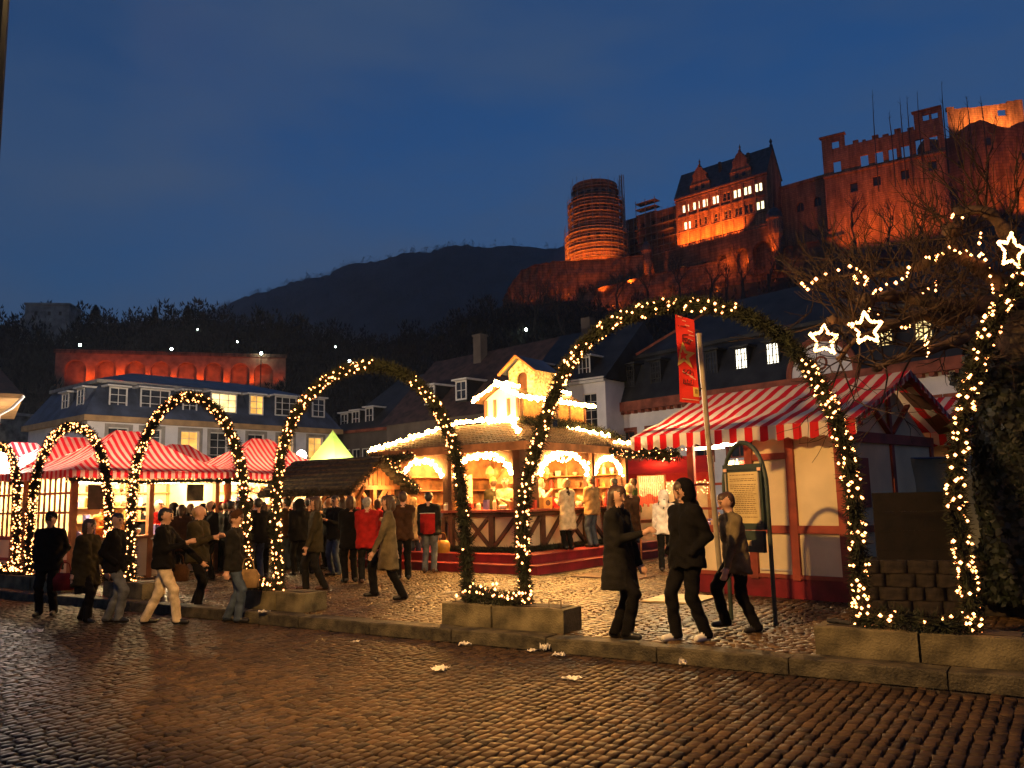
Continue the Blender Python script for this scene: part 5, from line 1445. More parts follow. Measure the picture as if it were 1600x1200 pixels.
for a, b in (((-1.0, 1.1, 2.75), (-4.2, 1.1, 2.7)), ((-1.0, 1.1, 2.75), (-1.0, 5.3, 2.7)), ((-1.2, 2.2, 2.8), (-4.0, 4.6, 2.75)), ((-2.0, 1.2, 2.7), (-2.2, 5.2, 2.75))):
    CB_ += [q + Vector((random.gauss(0, .04), random.gauss(0, .04), -.14 * abs(math.sin(i * .35)))) for i, q in enumerate(path_points([a, b], .09))]
bulbs('ceiling_bulbs', CB_, .03, M_bulbk, kio)
lamp('kiosk_light', 'POINT', (-1.6, 1.5, 2.75), 260, (1, .5, .15), kio, .1); lamp('kiosk_light', 'POINT', (-1.5, 3.6, 2.75), 290, (1, .5, .15), kio, .1); lamp('kiosk_light', 'POINT', (-3.6, 1.7, 2.7), 90, (1, .55, .2), kio, .1)
lamp('kiosk_light', 'POINT', (xm, y0 - .55, ZT + .45), 16, (1, .68, .3), kio, .1)
lamp('kiosk_light', 'SPOT', (-.5, 2.6, 2.6), 300, (1, .44, .1), kio, .08, 120, (1.6, 1.6, 0)); lamp('kiosk_light', 'SPOT', (-1.7, .5, 2.6), 280, (1, .44, .1), kio, .08, 120, (-.9, -1.6, 0))
MB().lathe([(.06, 0), (.13, -.12), (.15, -.14)], 12, c=(-1.6, 1.5, 2.92)).build('lamp_shade', M_wood, kio); MB().lathe([(.06, 0), (.13, -.12), (.15, -.14)], 12, c=(-1.5, 3.6, 2.92)).build('lamp_shade', M_wood, kio)
# fir rope on the roof edge and the black floodlight
p = [(-I1 + .05, I1 + .3, ZT + .02), (-I1 + .1, 3.2, ZT + .05), (-I1 + .15, LK - I1, ZT + .02), (-.7, LK - .6, ZE + .35)]
gl = MB().tube(spline(p), .05, 6).build('garland', M_greenk, kio); sprigs('needles', spline(p), .12, 900, .12, M_green, gl, .009)
p2 = [(.08, 3.6, ZE - .08), (.1, 4.6, ZE - .16), (.08, 5.4, ZE - .1), (.4, 6.3, ZE - .2)]
gl2 = MB().tube(spline(p2), .05, 6).build('garland', M_greenk, kio); sprigs('needles', spline(p2), .1, 700, .1, M_green, gl2, .008); bulbs('bulbs', [q + Vector((random.gauss(0, .06), random.gauss(0, .06), random.gauss(0, .06))) for q in path_points(spline(p2), .055)], .014, M_bulb, gl2)
p3 = [(-3.3, -.1, ZE - .12), (-4.1, -.1, ZE - .22), (-4.8, -.1, ZE - .14), (-5.4, .2, ZE - .5)]
gl3 = MB().tube(spline(p3), .05, 6).build('garland', M_greenk, kio); sprigs('needles', spline(p3), .1, 700, .1, M_green, gl3, .008); bulbs('bulbs', [q + Vector((random.gauss(0, .06), random.gauss(0, .06), random.gauss(0, .06))) for q in path_points(spline(p3), .07)], .014, M_bulb, gl3)
fl = thing('floodlight', 'small black floodlight on the kiosk roof', 'lamp', KF.sub(-1.1, 2.75, ZT - .16).M)
MB().box(-.08, -.12, .05, .08, .12, .26).build('housing', M_iron, fl); MB().box(.081, -.1, .07, .09, .1, .24).build('glass', M_glass, fl); MB().tube([(0, -.14, 0), (0, -.14, .16), (0, .14, .16), (0, .14, 0)], .012, 4).build('bracket', M_iron, fl)
# wares on the kiosk counter
for i in range(9):
    x, y, z = Tl(-2.9 + i * .25, -.02, ZC + .06); ware(KF, x, y, z, i, ORD[i] + ' dish from the left on the left kiosk counter', 'dishes on the left kiosk counter')
for i in range(14):
    x, y, z = Tr(WY0 + .25 + i * .33, 0, ZC + .06); ware(KF, x, y, z, i, ORD[i] + ' dish from the corner post on the right kiosk counter', 'dishes on the right kiosk counter')
M_carton = pm('printed_carton', (.6, .32, .08), .6, .1, 4)
t = thing('carton', 'orange carton with dark oval print on the kiosk counter', 'box', KF.sub(*Tr(1.75, 0.02, ZC + .06)).M)
MB().box(-.12, -.2, 0, .12, .16, .26).build('box', M_carton, t)
MB().add([(.123, -.02 + .11 * math.cos(a), .13 + .07 * math.sin(a)) for a in [2 * PI * k / 16 for k in range(16)]], [tuple(range(16))]).build('print', M_dwood, t)
t = MB().box(-.12, -.14, 0, .12, .14, .25).box(-.125, -.145, .25, .125, .145, .262).build('crate', pm('red_plastic', (.5, .02, .02), .45, .1, 4), M=KF.sub(*Tr(2.15, 0.02, ZC + .06)).M); tag(t, 'plain red box beside the orange carton on the kiosk counter', 'box')
rk = thing('bread_rack', 'tall rack stacked with baked goods at the left kiosk post', 'rack', KF.sub(*Tl(-2.5, .1, ZC + .06)).M)
MB().box(-.16, -.02, 0, -.13, .2, .85).box(.13, -.02, 0, .16, .2, .85).build('side', M_board, rk)
for k in range(9):
    MB().box(-.13, 0, .03 + k * .09, .13, .2, .045 + k * .09).build('shelf', M_wood, rk)
    for q in range(3): MB().ico((-.08 + q * .08, .06, .075 + k * .09), .034, sz=(1, 1.2, .8)).build('loaf', WARES[(1, 5, 3)[(k + q) % 3]], rk)
# dark mat, and floor plate with a pool of stall light in its colour
mt = tag(MB().box(0, 0, .008, 1.5, .9, .02).build('floor_mat', M_dwood, M=Frame(gnd(892, 902), KA).M), 'dark flat mat on the setts before the kiosk step', 'mat')
pl = tag(MB().box(-.75, 0, .008, .1, 1.0, .03).build('light_pool_plate', pm('light_pool_tone', (.55, .42, .22), .5, .15, 4, .2, 20), M=Frame(gnd(1075, 945), KA).M), 'pale floor plate by the big stall, pool of stall light put into its colour', 'floor plate')

# ------------------------------------------------------------------ THATCHED HUT, GREEN TENT
M_thatch = pm('dark_thatch', (.06, .04, .02), .95, .4, 10, .8, 60)
HU = Frame((-3.84, 19.65, 0), KA)
hu = thing('thatched_hut', 'small open hut with dark thatched roof and lit orange gable', 'hut', HU.M)
w, l = 1.7, 2.6; ze, zr = 1.95, 2.62
for y in (.15, w - .15):
    for x in (-.15, -l / 2, -l + .15): MB().box(x - .06, y - .06, 0, x + .06, y + .06, ze + .05).build('post', M_wood, hu)
for y in (.15,):
    for x in (-.15, -l / 2, -l + .15):
        for s in (-1, 1): MB().beam((x, y, 1.45), (x + s * .42, y, ze + .02), .07, .09, up=(0, 1, 0)).build('brace', M_wood, hu)
for s, yy in ((-1, w / 2), (1, w / 2)): MB().beam((-.1, yy, 1.35), (-.1, yy + s * .55, ze + .08), .09, .07, up=(1, 0, 0)).build('brace', M_wood, hu)
MB().box(-.16, w / 2 - .06, 0, -.04, w / 2 + .06, ze + .1).build('post', M_wood, hu)
gw = MB().add([(-.06, 0, ze), (-.06, w, ze), (-.06, w / 2, zr - .06)], [(0, 1, 2)]).build('gable', M_wood, hu)
for k in range(11):
    y = .1 + k * (w - .2) / 10; MB().box(-.055, y - .06, ze, -.04, y + .06, ze + .02 + (zr - ze - .12) * (1 - abs(2 * y / w - 1))).build('board', M_wood, gw)
MB().beam((-.03, 0, ze), (-.03, w, ze), .08, .1).build('tie_beam', M_wood, hu)
mb = MB()
for s, y_e in ((-1, -.35), (1, w + .35)):
    for k in range(8):
        t0, t1 = k / 8, (k + 1.3) / 8
        ya, yb = y_e + (w / 2 - y_e) * t0, y_e + (w / 2 - y_e) * min(1, t1); za, zb_ = ze - .12 + (zr + .1 - ze + .12) * t0, ze - .12 + (zr + .1 - ze + .12) * min(1, t1)
        mb.add([(.3, ya, za + .05), (-l - .3, ya, za + .05), (-l - .3, yb, zb_), (.3, yb, zb_), (.3, ya, za - .06), (-l - .3, ya, za - .06)], [(0, 1, 2, 3) if s > 0 else (3, 2, 1, 0), (0, 4, 5, 1)])
rfh = mb.build('roof', M_thatch, hu)
sprigs('straw', [(.28, -.35, ze - .1), (-l - .28, -.35, ze - .1)], .05, 700, .1, M_thatch, rfh, .006); sprigs('straw', [(.3, -.33, ze - .1), (.3, w / 2, zr + .05), (.3, w + .33, ze - .1)], .06, 600, .09, M_thatch, rfh, .006)
lamp('hut_light', 'POINT', (-.5, w / 2, 2.15), 30, (1, .5, .15), hu, .06); lamp('hut_light', 'POINT', (.3, w / 2, 1.95), 16, (1, .5, .15), hu, .06)
MB().lathe([(.03, .1), (.06, 0), (.05, -.05)], 8, c=(-.5, w / 2, 2.25)).build('lamp_shade', M_iron, hu)
gp = MB().tube([(.31, w / 2, zr + .04), (.31, w + .36, ze - .1)], .05, 5).build('garland', M_greenk, hu); sprigs('needles', [(.31, w / 2, zr + .04), (.31, w + .36, ze - .1)], .09, 900, .1, M_green, gp, .008); bulbs('bulbs', [Vector((.36, w / 2, zr)).lerp(Vector((.36, w + .4, ze - .1)), random.random()) + Vector((0, random.gauss(0, .05), random.gauss(0, .05))) for _ in range(26)], .014, M_bulb, gp)

GT = Frame(gnd(520, 860) + Vector((0, 0, 0)), hdir(1, -.1))
gt_t = 26.0; pk = at(520, 672, gt_t)
GT = Frame((pk.x, pk.y, 0), hdir(.9, -.43))
gt = thing('green_tent', 'pointed pagoda tent glowing yellow green behind the thatched hut', 'tent', GT.M)
M_tent = pm('pale_green_canvas', (.62, .76, .3), .8, .06, 1, trans=.6)
hw = .86; zp = pk.z; ze = 2.3; mb = MB(); n = 8
for k in range(4):
    a, b = [(-hw, -hw), (hw, -hw), (hw, hw), (-hw, hw)][k], [(hw, -hw), (hw, hw), (-hw, hw), (-hw, -hw)][k]
    for j in range(n):
        t0, t1 = j / n, (j + 1) / n; f0, f1 = (1 - t0) ** 1.05, (1 - t1) ** 1.05
        z_0, z_1 = ze + (zp - ze) * t0, ze + (zp - ze) * t1
        mb.quad((a[0] * f0, a[1] * f0, z_0), (b[0] * f0, b[1] * f0, z_0), (b[0] * f1, b[1] * f1, z_1), (a[0] * f1, a[1] * f1, z_1))
mb.build('canopy', M_tent, gt)
v = MB()
for k in range(4):
    a, b = [(-hw, -hw), (hw, -hw), (hw, hw), (-hw, hw)][k], [(hw, -hw), (hw, hw), (-hw, hw), (-hw, -hw)][k]
    v.quad((a[0], a[1], ze - .25), (b[0], b[1], ze - .25), (b[0], b[1], ze), (a[0], a[1], ze)); MB().tube([(a[0], a[1], 0), (a[0], a[1], ze)], .04, 6).build('pole', M_wfr, gt)
v.build('valance', M_tent, gt)
lamp('tent_light', 'POINT', (.35, -.2, 2.5), 62, (.95, 1.0, .5), gt, .12)

# ------------------------------------------------------------------ BIG GABLED STALL AT RIGHT (and its twin behind)
def gable_stall(fr, label, front=True):
    st = thing('gabled_stall', label, 'stall', fr.M, 'half-timbered gabled stalls')
    W_, D_ = 2.62, 3.5; ze, zr = 2.62, 3.5
    xs = [fr.px(u, 820)[0] for u in (1085, 1176, 1241, 1340)] if front else [-2.6, -1.7, -1.0, -.06]
    xs[-1] = -.06
    # front wall: panels and beams
    def panel(a, b, z0, z1, y=.03): MB().box(a, y, z0, b, y + .03, z1).build('panel', M_panel, st)
    panel(xs[1], xs[2], .3, 1.02); panel(xs[2], xs[3], .3, 1.02); panel(xs[1], xs[2], 1.02, 2.6); panel(xs[2], xs[3], 1.02, 2.6); panel(xs[0], xs[1], .3, 1.02)
    for x in xs: MB().box(x - .065, -.03, .28, x + .065, .028, 2.62).build('post', M_rwood, st)
    MB().box(xs[0], -.022, .98, xs[3], .026, 1.1).build('rail', M_rwood, st)
    MB().box(xs[1] + .066, -.022, 2.12, xs[2] - .066, .026, 2.22).build('rail', M_rwood, st)
    MB().box(xs[0], -.022, .3, xs[3], .026, .36).build('rail', M_rwood, st)
    MB().box(xs[0] - .1, .01, 0, .02, D_, .298).build('plinth', M_redp, st)
    MB().box(xs[1] + .1, -.028, .42, xs[2] - .08, -.0225, .435).build('threshold', M_wfr, st)
    # gable end at x=0
    def gp_(a, b, z0, z1): MB().box(-.03, a, z0, 0, b, z1).build('panel', M_panel, st)
    gp_(.02, D_ / 2, .3, 2.4); gp_(D_ / 2, D_, .3, 2.4)
    MB().add([(-.02, 0, 2.4), (-.02, D_, 2.4), (-.02, D_ / 2, zr - .03)], [(0, 1, 2)]).build('panel', M_panel, st)
    MB().box(.001, 0, 2.34, .05, D_, 2.5).build('tie_beam', M_rwood, st)
    for y in (.06, D_ / 2, D_ - .06): MB().box(.001, y - .055, .3, .04, y + .055, 2.338).build('post', M_rwood, st)
    MB().box(.001, D_ / 2 - .05, 2.502, .04, D_ / 2 + .05, zr - .1).build('king_post', M_rwood, st)
    for s in (-1, 1): MB().beam((.02, D_ / 2 + s * .06, 2.52), (.02, D_ / 2 + s * .8, 3.02), .04, .085, up=(1, 0, 0)).build('brace', M_rwood, st)
    MB().box(.001, .02, .98, .036, D_, 1.08).build('rail', M_rwood, st)
    MB().box(.003, .42, 1.35, .03, .8, 2.1).build('shutter', M_rwood, st)
    MB().quad((xs[0], D_, .3), (0, D_, .3), (0, D_, 2.6), (xs[0], D_, 2.6)).build('back_wall', M_board, st)
    MB().quad((xs[1] + .1, .1, .3), (xs[1] + .1, D_, .3), (xs[1] + .1, D_, 2.6), (xs[1] + .1, .1, 2.6)).build('partition', M_board, st)
    # striped cloth roof, ridge along x
    xa, xb = -3.6, .42; ya, yb = -.42, D_ + .42; mb = MB(); n = 26; q = 8
    for side in (0, 1):
        g = []
        for j in range(q + 1):
            t = j / q
            for i in range(n + 1):
                s = i / n; y = (ya if side == 0 else yb) * (1 - t) + D_ / 2 * t; z = (ze + (zr - ze) * t) - .035 * math.sin(PI * t) + .008 * math.sin(i * 1.7 + j) - (.022 if j in (3, 6) else 0)
                g.append((xa + (xb - xa) * s, y, z))
        k = n + 1; fs = [(j * k + i, j * k + i + 1, (j + 1) * k + i + 1, (j + 1) * k + i) for j in range(q) for i in range(n)]
        mb.add(g, fs if side == 0 else [f[::-1] for f in fs])
    mb.build('awning', M_cloth_r, st, smooth=True)
    for pa_, pb_ in (((xa, ya, ze), (xb, ya, ze)), ((xb, yb, ze), (xa, yb, ze))):
        v = MB(); valance(pa_, pb_, .24, 0, v, .27); v.build('valance', M_cloth_r, st)
    for pa_, pb_ in (((xb, ya, ze), (xb, D_ / 2, zr)), ((xb, D_ / 2, zr), (xb, yb, ze))):
        v = MB(); valance(pa_, pb_, .12, 0, v, .1); v.build('fringe', M_cloth_y, st)
    for s, y_e in ((0, ya), (1, yb)): MB().beam((xb - .05, y_e, ze - .05), (xb - .05, D_ / 2, zr - .05), .06, .1, up=(1, 0, 0)).build('barge_board', M_rwood, st)
    soff = MB().quad((xb - .04, D_ / 2, zr - .04), (xb - .04, yb, ze - .04), (.0, yb, ze - .04), (.0, D_ / 2, zr - .04)); soff.build('soffit', M_dwood, st)
    MB().beam((xa + .1, 0, ze - .02), (xb - .1, 0, ze - .02), .08, .1).build('wall_plate', M_rwood, st)
    MB().box(xa + .15, -.35, 0, xa + .23, -.27, ze - .05).build('post', M_rwood, st) if not front else None
    if front:
        MB().box(xs[0] + .07, .05, .95, xs[1] - .07, .5, 1.0).build('counter_top', M_wood, st)
        for z in (1.35, 1.75): MB().box(xs[0] + .06, -.015, z, xs[1] - .06, .02, z + .04).build('glazing_bar', M_rwood, st)
        for z in (1.3, 1.65, 2.0): MB().box(xs[0] + .1, .9, z, xs[1] + .05, 1.1, z + .03).build('shelf', M_wood, st)
        lamp('stall_light', 'POINT', (xs[0] + .45, .6, 2.35), 45, (1, .76, .4), st, .08); lamp('stall_light', 'POINT', (xs[0] - .55, .3, 2.3), 150, (1, .74, .36), st, .08)
        MB().tube([(xs[0] + .1, .6, 2.45), (xs[0] + .8, .6, 2.45)], .03, 6).build('tube_light', M_tubel, st); MB().tube([(xs[0] - .9, 1.2, 2.45), (xs[0] - .1, 1.2, 2.45)], .03, 6).build('tube_light', M_tubel, st)
        for i in range(8): ware(fr, xs[0] + .15 + i * .09, .25, 1.003, i, ORD[i] + ' ware from the left on the counter of the big gabled stall', 'wares in the gabled stall')
        for z in (1.33, 1.68, 2.03):
            for i in range(7): ware(fr, xs[0] + .17 + i * .11, 1.0, z + .003, i + 1, ORD[i] + ' ware from the left on the ' + {1.33: 'lower', 1.68: 'middle', 2.03: 'upper'}[z] + ' shelf in the big gabled stall', 'shelf wares in the gabled stall')
        p = [(xa + .1, -.3, ze - .25), (xa + .6, -.1, ze - .33), (xs[0] - .2, -.05, ze - .28)]
        gl = MB().tube(spline(p), .05, 6).build('garland', M_greenk, st); sprigs('needles', spline(p), .1, 800, .1, M_green, gl, .008); bulbs('bulbs', [c + Vector((random.gauss(0, .05), random.gauss(0, .05), random.gauss(0, .05))) for c in path_points(spline(p), .03)], .012, M_bulb, gl)
    return st
RS = Frame((4.85, 12.25, 0), hdir(.69, -.72))
gable_stall(RS, 'half-timbered stall with red and white striped gable roof behind the tallest arch')
gable_stall(RS.sub(0, 4.7, 0), 'second striped gabled stall partly hidden behind the big one at right', False)
# hanging ribbons at the next stall between kiosk and big stall
hs_ = Frame(at(1020, 800, 20.5), KA); hs_.o.z = 0; hs_ = Frame(hs_.o, KA)
rs_ = thing('ribbon_rack', 'rack of pale hanging ribbons with red ends between kiosk and big stall', 'rack', hs_.M)
MB().tube([(-.36, 0, 0), (-.36, 0, 2.1), (.36, 0, 2.1), (.36, 0, 0)], .025, 6).build('frame', M_wood, rs_)
M_rib = pm('pale_ribbon', (.75, .62, .4), .6, .15, 5); M_rib2 = pm('red_ribbon_end', (.5, .06, .03), .6, .2, 5)
for i in range(13):
    x = -.32 + i * .053; r_ = MB().box(x - .014, -.02, 1.62 - .04 * math.sin(i), x + .014, .01, 2.09).build('ribbon', M_rib, rs_); MB().box(x - .02, -.03, 1.38 - .05 * math.sin(i * 2), x + .02, .02, 1.61 - .04 * math.sin(i)).build('tassel', M_rib2, r_)
lamp('rack_light', 'POINT', (0, -.5, 2.3), 14, (1, .72, .34), rs_, .06)
# red awning of a farther stall, its string of lights
fa = Frame(at(1035, 770, 25) , KA); fa = Frame((fa.o.x, fa.o.y, 0), hdir(1, -.3))
fs_ = thing('red_awning_stall', 'farther stall with plain red awning and light curtain behind the ribbon rack', 'stall', fa.M)
M_redc = pm('red_canvas', (.5, .02, .015), .75, .12, 2, trans=.4)
MB().add([(-1.6, -.6, 2.25), (1.5, -.6, 2.25), (1.5, .8, 2.8), (-1.6, .8, 2.8)], [(0, 1, 2, 3)]).build('awning', M_redc, fs_)
MB().box(-1.6, -.61, 2.0, 1.5, -.6, 2.25).build('valance', M_redc, fs_)
for x in (-1.5, 0, 1.4): MB().box(x - .05, -.5, 0, x + .05, -.4, 2.3).build('post', M_wood, fs_)
MB().quad((-1.6, 1.2, 0), (1.5, 1.2, 0), (1.5, 1.2, 2.8), (-1.6, 1.2, 2.8)).build('back_cloth', M_board, fs_); MB().box(-1.5, -.3, .8, 1.4, .1, .9).build('counter_top', M_wood, fs_)
bulbs('light_curtain', [(random.uniform(-1.4, 1.4), -.64 + random.uniform(-.02, .02), random.uniform(1.62, 2.02)) for _ in range(190)], .013, M_bulb, fs_)
lamp('stall_light', 'POINT', (0, .3, 2.3), 40, (1, .65, .28), fs_, .1)
# ================================================================== STREET LAMP (left edge)
lp = at(-4, 120, 5.0)
SLb = Vector((lp.x - .03, lp.y, ROAD_Z))
sl = thing('street_lamp', 'tall dark street lamp post cut off at the upper left edge', 'lamp', Matrix.Translation(SLb))
MB().lathe([(.14, 0), (.14, .3), (.09, .4), (.075, 1.2), (.06, 5.3)], 12).build('post', M_post, sl)
MB().tube([(0, 0, 5.25), (.25, .15, 5.6), (.6, .4, 5.7)], .035, 8).build('arm', M_post, sl)
MB().lathe([(.05, .22), (.2, .16), (.26, .02), (.25, 0)], 14, c=(.6, .4, 5.52)).build('hood', M_post, sl)
MB().lathe([(.2, .0), (.18, -.1), (.08, -.15)], 14, c=(.6, .4, 5.51)).build('glass', em('sodium_lamp_glass', (1, .6, .2), 10), sl)
lamp('street_light', 'SPOT', (.6, .4, 5.3), 1900, (1, .53, .15), sl, .12, 112, (4.3, 6.9, 0.9), .6)

# ================================================================== GARLAND ARCHES AND PLANTERS
AP = Frame(G.w(0, .55, 0), KA)
M_rod = pm('steel_handle', (.12, .08, .05), .5, .2, 8, metal=.5)
def garland_arch(label, path, lit, dens=72, rad=.072):
    P3 = []
    for u, v in path:
        x, z = AP.px(u, v); P3.append(Vector((x, 0, max(z, .27))))
    base = Vector((P3[0].x, 0, 0)); M = AP.sub(P3[0].x, 0, 0).M
    P3 = [p - base for p in P3]; sp = spline(P3, 8)
    t = thing('garland_arch', label, 'arch', M, 'garland arches along the kerb')
    MB().tube(sp, .035, 6).build('hoop', M_rod, t)
    gl = MB().tube(sp, [rad * (.62 + .12 * math.sin(i * 1.9)) for i in range(len(sp))], 8).build('garland', M_greenk, t, smooth=True)
    sprigs('needles', sp, rad * .9, 1500, .085, M_green, gl, .0075)
    pts = path_points(sp, .01); n = len(pts); bp = []
    for a, b, d in lit:
        L_ = (b - a) * n * .01
        m_ = int(L_ * d * dens / 24)
        for k in range(m_):
            i = int((a + (b - a) * random.random()) * (n - 1)); dd = (pts[min(n - 1, i + 3)] - pts[max(0, i - 3)]).normalized()
            r_ = Vector((random.gauss(0, 1), random.gauss(0, 1), random.gauss(0, 1))); r_ = (r_ - dd * r_.dot(dd)).normalized()
            bp.append(pts[i] + r_ * rad * random.uniform(.8, 1.3))
    bulbs('bulbs', bp, .0145, M_bulb, gl)
    return t
garland_arch('leftmost garland arch, cut by the picture edge', [(-48, 905), (-46, 830), (-44, 770), (-36, 725), (-20, 703), (-2, 698), (14, 706), (23, 730), (27, 780), (26, 840), (22, 905)], [(0, 1, 30)])
garland_arch('small lit garland arch, second from left, with dense bulbs', [(45, 905), (46, 830), (52, 770), (62, 725), (78, 690), (98, 671), (118, 667), (140, 677), (155, 702), (165, 740), (170, 790), (170, 850), (168, 912)], [(0, 1, 26)])
garland_arch('garland arch framing the lattice sided stall, third from left', [(205, 912), (204, 840), (207, 770), (215, 720), (230, 680), (250, 645), (275, 625), (295, 620), (320, 627), (345, 650), (365, 690), (378, 740), (383, 800), (386, 870), (387, 922)], [(0, 1, 24)])
garland_arch('garland arch with unlit right shoulder over the thatched hut', [(437, 928), (432, 850), (432, 780), (440, 710), (456, 660), (482, 620), (516, 590), (552, 575), (590, 572), (625, 582), (658, 606), (690, 652), (712, 710), (722, 780), (728, 860), (731, 942)], [(0, .53, 22), (.62, .78, 20), (.78, 1, 3)])
garland_arch('tallest garland arch, spanning the kiosk side and the big gabled stall', [(822, 950), (817, 860), (818, 790), (832, 720), (857, 640), (885, 575), (922, 530), (972, 498), (1030, 480), (1090, 477), (1150, 487), (1215, 522), (1262, 574), (1300, 640), (1322, 710), (1335, 790), (1342, 880), (1349, 980)], [(0, .13, 20), (.13, .5, 16), (.5, .6, 14), (.7, 1, 20)])
garland_arch('rightmost garland arch, leaving the picture at the upper right', [(1522, 990), (1510, 900), (1496, 810), (1494, 740), (1502, 670), (1515, 610), (1535, 545), (1560, 490), (1592, 440), (1640, 395), (1720, 370), (1820, 380), (1900, 440), (1960, 540), (2010, 700), (2060, 900), (2090, 1060)], [(0, .5, 19), (.5, 1, 12)])
blocks = [((690, 767), 'shorter left block of the planter pair under the middle arch legs', 1), ((769, 881), 'longer right block of the planter pair under the middle arch legs', 1), ((1274, 1437), 'left block of the big planter pair at right, dark glove on it', 0), ((1440, 1620), 'right block of the big planter pair, cut by the right edge', 0),
          ((382, 428), 'left block of the planter pair between third and fourth arch', 0), ((430, 476), 'right block of the planter pair between third and fourth arch', 0), ((160, 188), 'left block of the planter pair under the third arch foot', 0), ((190, 222), 'right block of the planter pair under the third arch foot', 0), ((-10, 46), 'left block of the planter pair at the left edge', 0), ((48, 96), 'right block of the planter pair at the left edge', 0)]
PF = Frame(G.w(0, .33, 0), KA)
for (ua, ub), lb, hd in blocks:
    v = 905 + (ua + ub) / 2 * .082
    xa, xb = PF.px(ua, v)[0], PF.px(ub, v)[0]; L_ = xb - xa
    if L_ < .5: mid_ = (xa + xb) / 2; 
    t = thing('planter_block', lb, 'planter', PF.sub(xa, 0, .005).M, 'concrete planter blocks along the kerb')
    rough_block(L_ - .012, .46, .275, .016, int(ua) % 97, .003).build('body', M_conc, t)
    MB().box(.1, .1, .2755, L_ - .1, .36, .283).build('soil', M_mortar, t)
    if hd:
        x = .16 if ua < 700 else L_ - .26
        MB().tube([(x, .1, .27), (x, .1, .37), (x + .17, .1, .37), (x + .17, .1, .27)], .009, 6).build('handle', M_rod, t)
# low swags of greenery with bulbs on the planters
for a, b, n, lb in (((735, 942), (822, 950), 34, 'lit fir swag lying on the middle planter'), ((1352, 982), (1520, 992), 14, 'sparsely lit fir swag lying on the right planter'), ((388, 922), (436, 930), 30, 'lit fir swag on the planter between third and fourth arch'), ((168, 912), (205, 912), 34, 'lit fir swag on the planter under the third arch foot'), ((-4, 905), (46, 905), 60, 'heap of bulbs on the planter at the left edge')):
    xa, xb = AP.px(*a)[0], AP.px(*b)[0]
    t = thing('fir_swag', lb, 'garland', AP.sub(xa, -.08, .3).M)
    p = spline([(0, 0, .04), ((xb - xa) * .3, -.03, .09), ((xb - xa) * .7, -.05, .05), (xb - xa, 0, .05)])
    MB().tube(p, .05, 6).build('rope', M_greenk, t); sprigs('needles', p, .08, 1300, .08, M_green, t, .007)
    bulbs('bulbs', [random.choice(p) + Vector((random.gauss(0, .06), random.gauss(0, .05) - .03, abs(random.gauss(0, .05)))) for _ in range(n)], .0165, M_bulb, t)
gv = gnd(1300, 975, .28)
t = thing('dropped_glove', 'dark glove lying on the left end of the big planter', 'glove', PF.sub(PF.px(1296, 985)[0], .2, .283).M)
mb = MB(); mb.ico((0, 0, .03), .08, sz=(1, .6, .4))
for k in range(4): mb.tube([(.05, -.035 + k * .023, .03), (.12, -.045 + k * .03, .025), (.16, -.05 + k * .033, .012)], [.014, .013, .01], 6)
mb.tube([(0, .04, .03), (.05, .085, .03)], [.015, .011], 6)
mb.build('knit', pm('black_knit', (.02, .02, .022), .9, .2, 20), t)

# ================================================================== STONE BED, IVY TREE, STARS
WLf = Frame(gnd(1352, 958), hdir(.93, -.36))
sw_ = thing('stone_bed_wall', 'low wall of squared stones behind the right planter', 'wall', WLf.M)
M_block = pm('bed_stone', (.028, .02, .014), .85, .3, 3, .7, 24)
MB().box(.02, .06, 0, 5.8, 1.6, .62).build('core', M_mortar, sw_)
bv = [rough_block(1, .16, 1, .03, 300 + k, .012).mesh('stone', M_block, True) for k in range(6)]
for r_ in range(4):
    x = -.02 - (.1 if r_ % 2 else 0)
    while x < 5.7:
        w_ = random.uniform(.2, .36); h_ = .165
        o = link('stone', bv[random.randrange(6)], sw_); o.matrix_local = Matrix.Translation((x, 0 + random.uniform(-.008, .008), .005 + r_ * .172)) @ Matrix.Diagonal((w_ - .01, .8, h_, 1))
        x += w_
M_ivy = pm('ivy_leaf', (.008, .013, .006), .6, .45, 7)
tc_ = at(1632, 870, 10.3); tc_.z = .2
tr = thing('plane_tree', 'old plane tree wrapped in dark ivy at the right edge, hung with lights', 'tree', Matrix.Translation(tc_))
def loc(u, v, t): return at(u, v, t) - tc_
trunk = spline([(0, 0, 0), (.02, 0, 1.2), (-.02, .05, 2.4), loc(1612, 480, 10.35)], 5)
MB().tube(trunk, [.42 + .12 * math.exp(-k * .5) for k in range(len(trunk))], 14).build('trunk', M_bark, tr, smooth=True)
# ivy coat: leaf-sized faces in a thick ragged layer
n = 24000; zz = rng.uniform(0, 3.4, n); an = rng.uniform(0, 2 * PI, n)
prof = .66 + .16 * np.sin(zz * 2.3 + 1) * .6 + .1 * np.sin(an * 3 + zz * 4)
rad_ = prof * (1 - .25 * (zz > 2.9)) * rng.uniform(.86, 1.06, n)
c = np.stack([rad_ * np.cos(an), rad_ * np.sin(an), zz], 1)
nr = np.stack([np.cos(an), np.sin(an), rng.normal(0, .4, n)], 1) + rng.normal(0, .35, (n, 3)); nr /= np.linalg.norm(nr, axis=1)[:, None]
t1 = np.cross(nr, rng.normal(size=(n, 3))); t1 /= np.linalg.norm(t1, axis=1)[:, None]; t2 = np.cross(nr, t1)
s_ = rng.uniform(.03, .065, n)[:, None]
V = np.stack([c - t1 * s_, c + t2 * s_ * .8, c + t1 * s_ * 1.2, c - t2 * s_ * .8], 1).reshape(-1, 3)
o = link('ivy', npmesh('ivy', V, np.arange(n * 4).reshape(-1, 4), M_ivy), tr); o['kind'] = 'stuff'
M_limb = pm('plane_bark', (.09, .055, .035), .9, .35, 5, .6, 25)
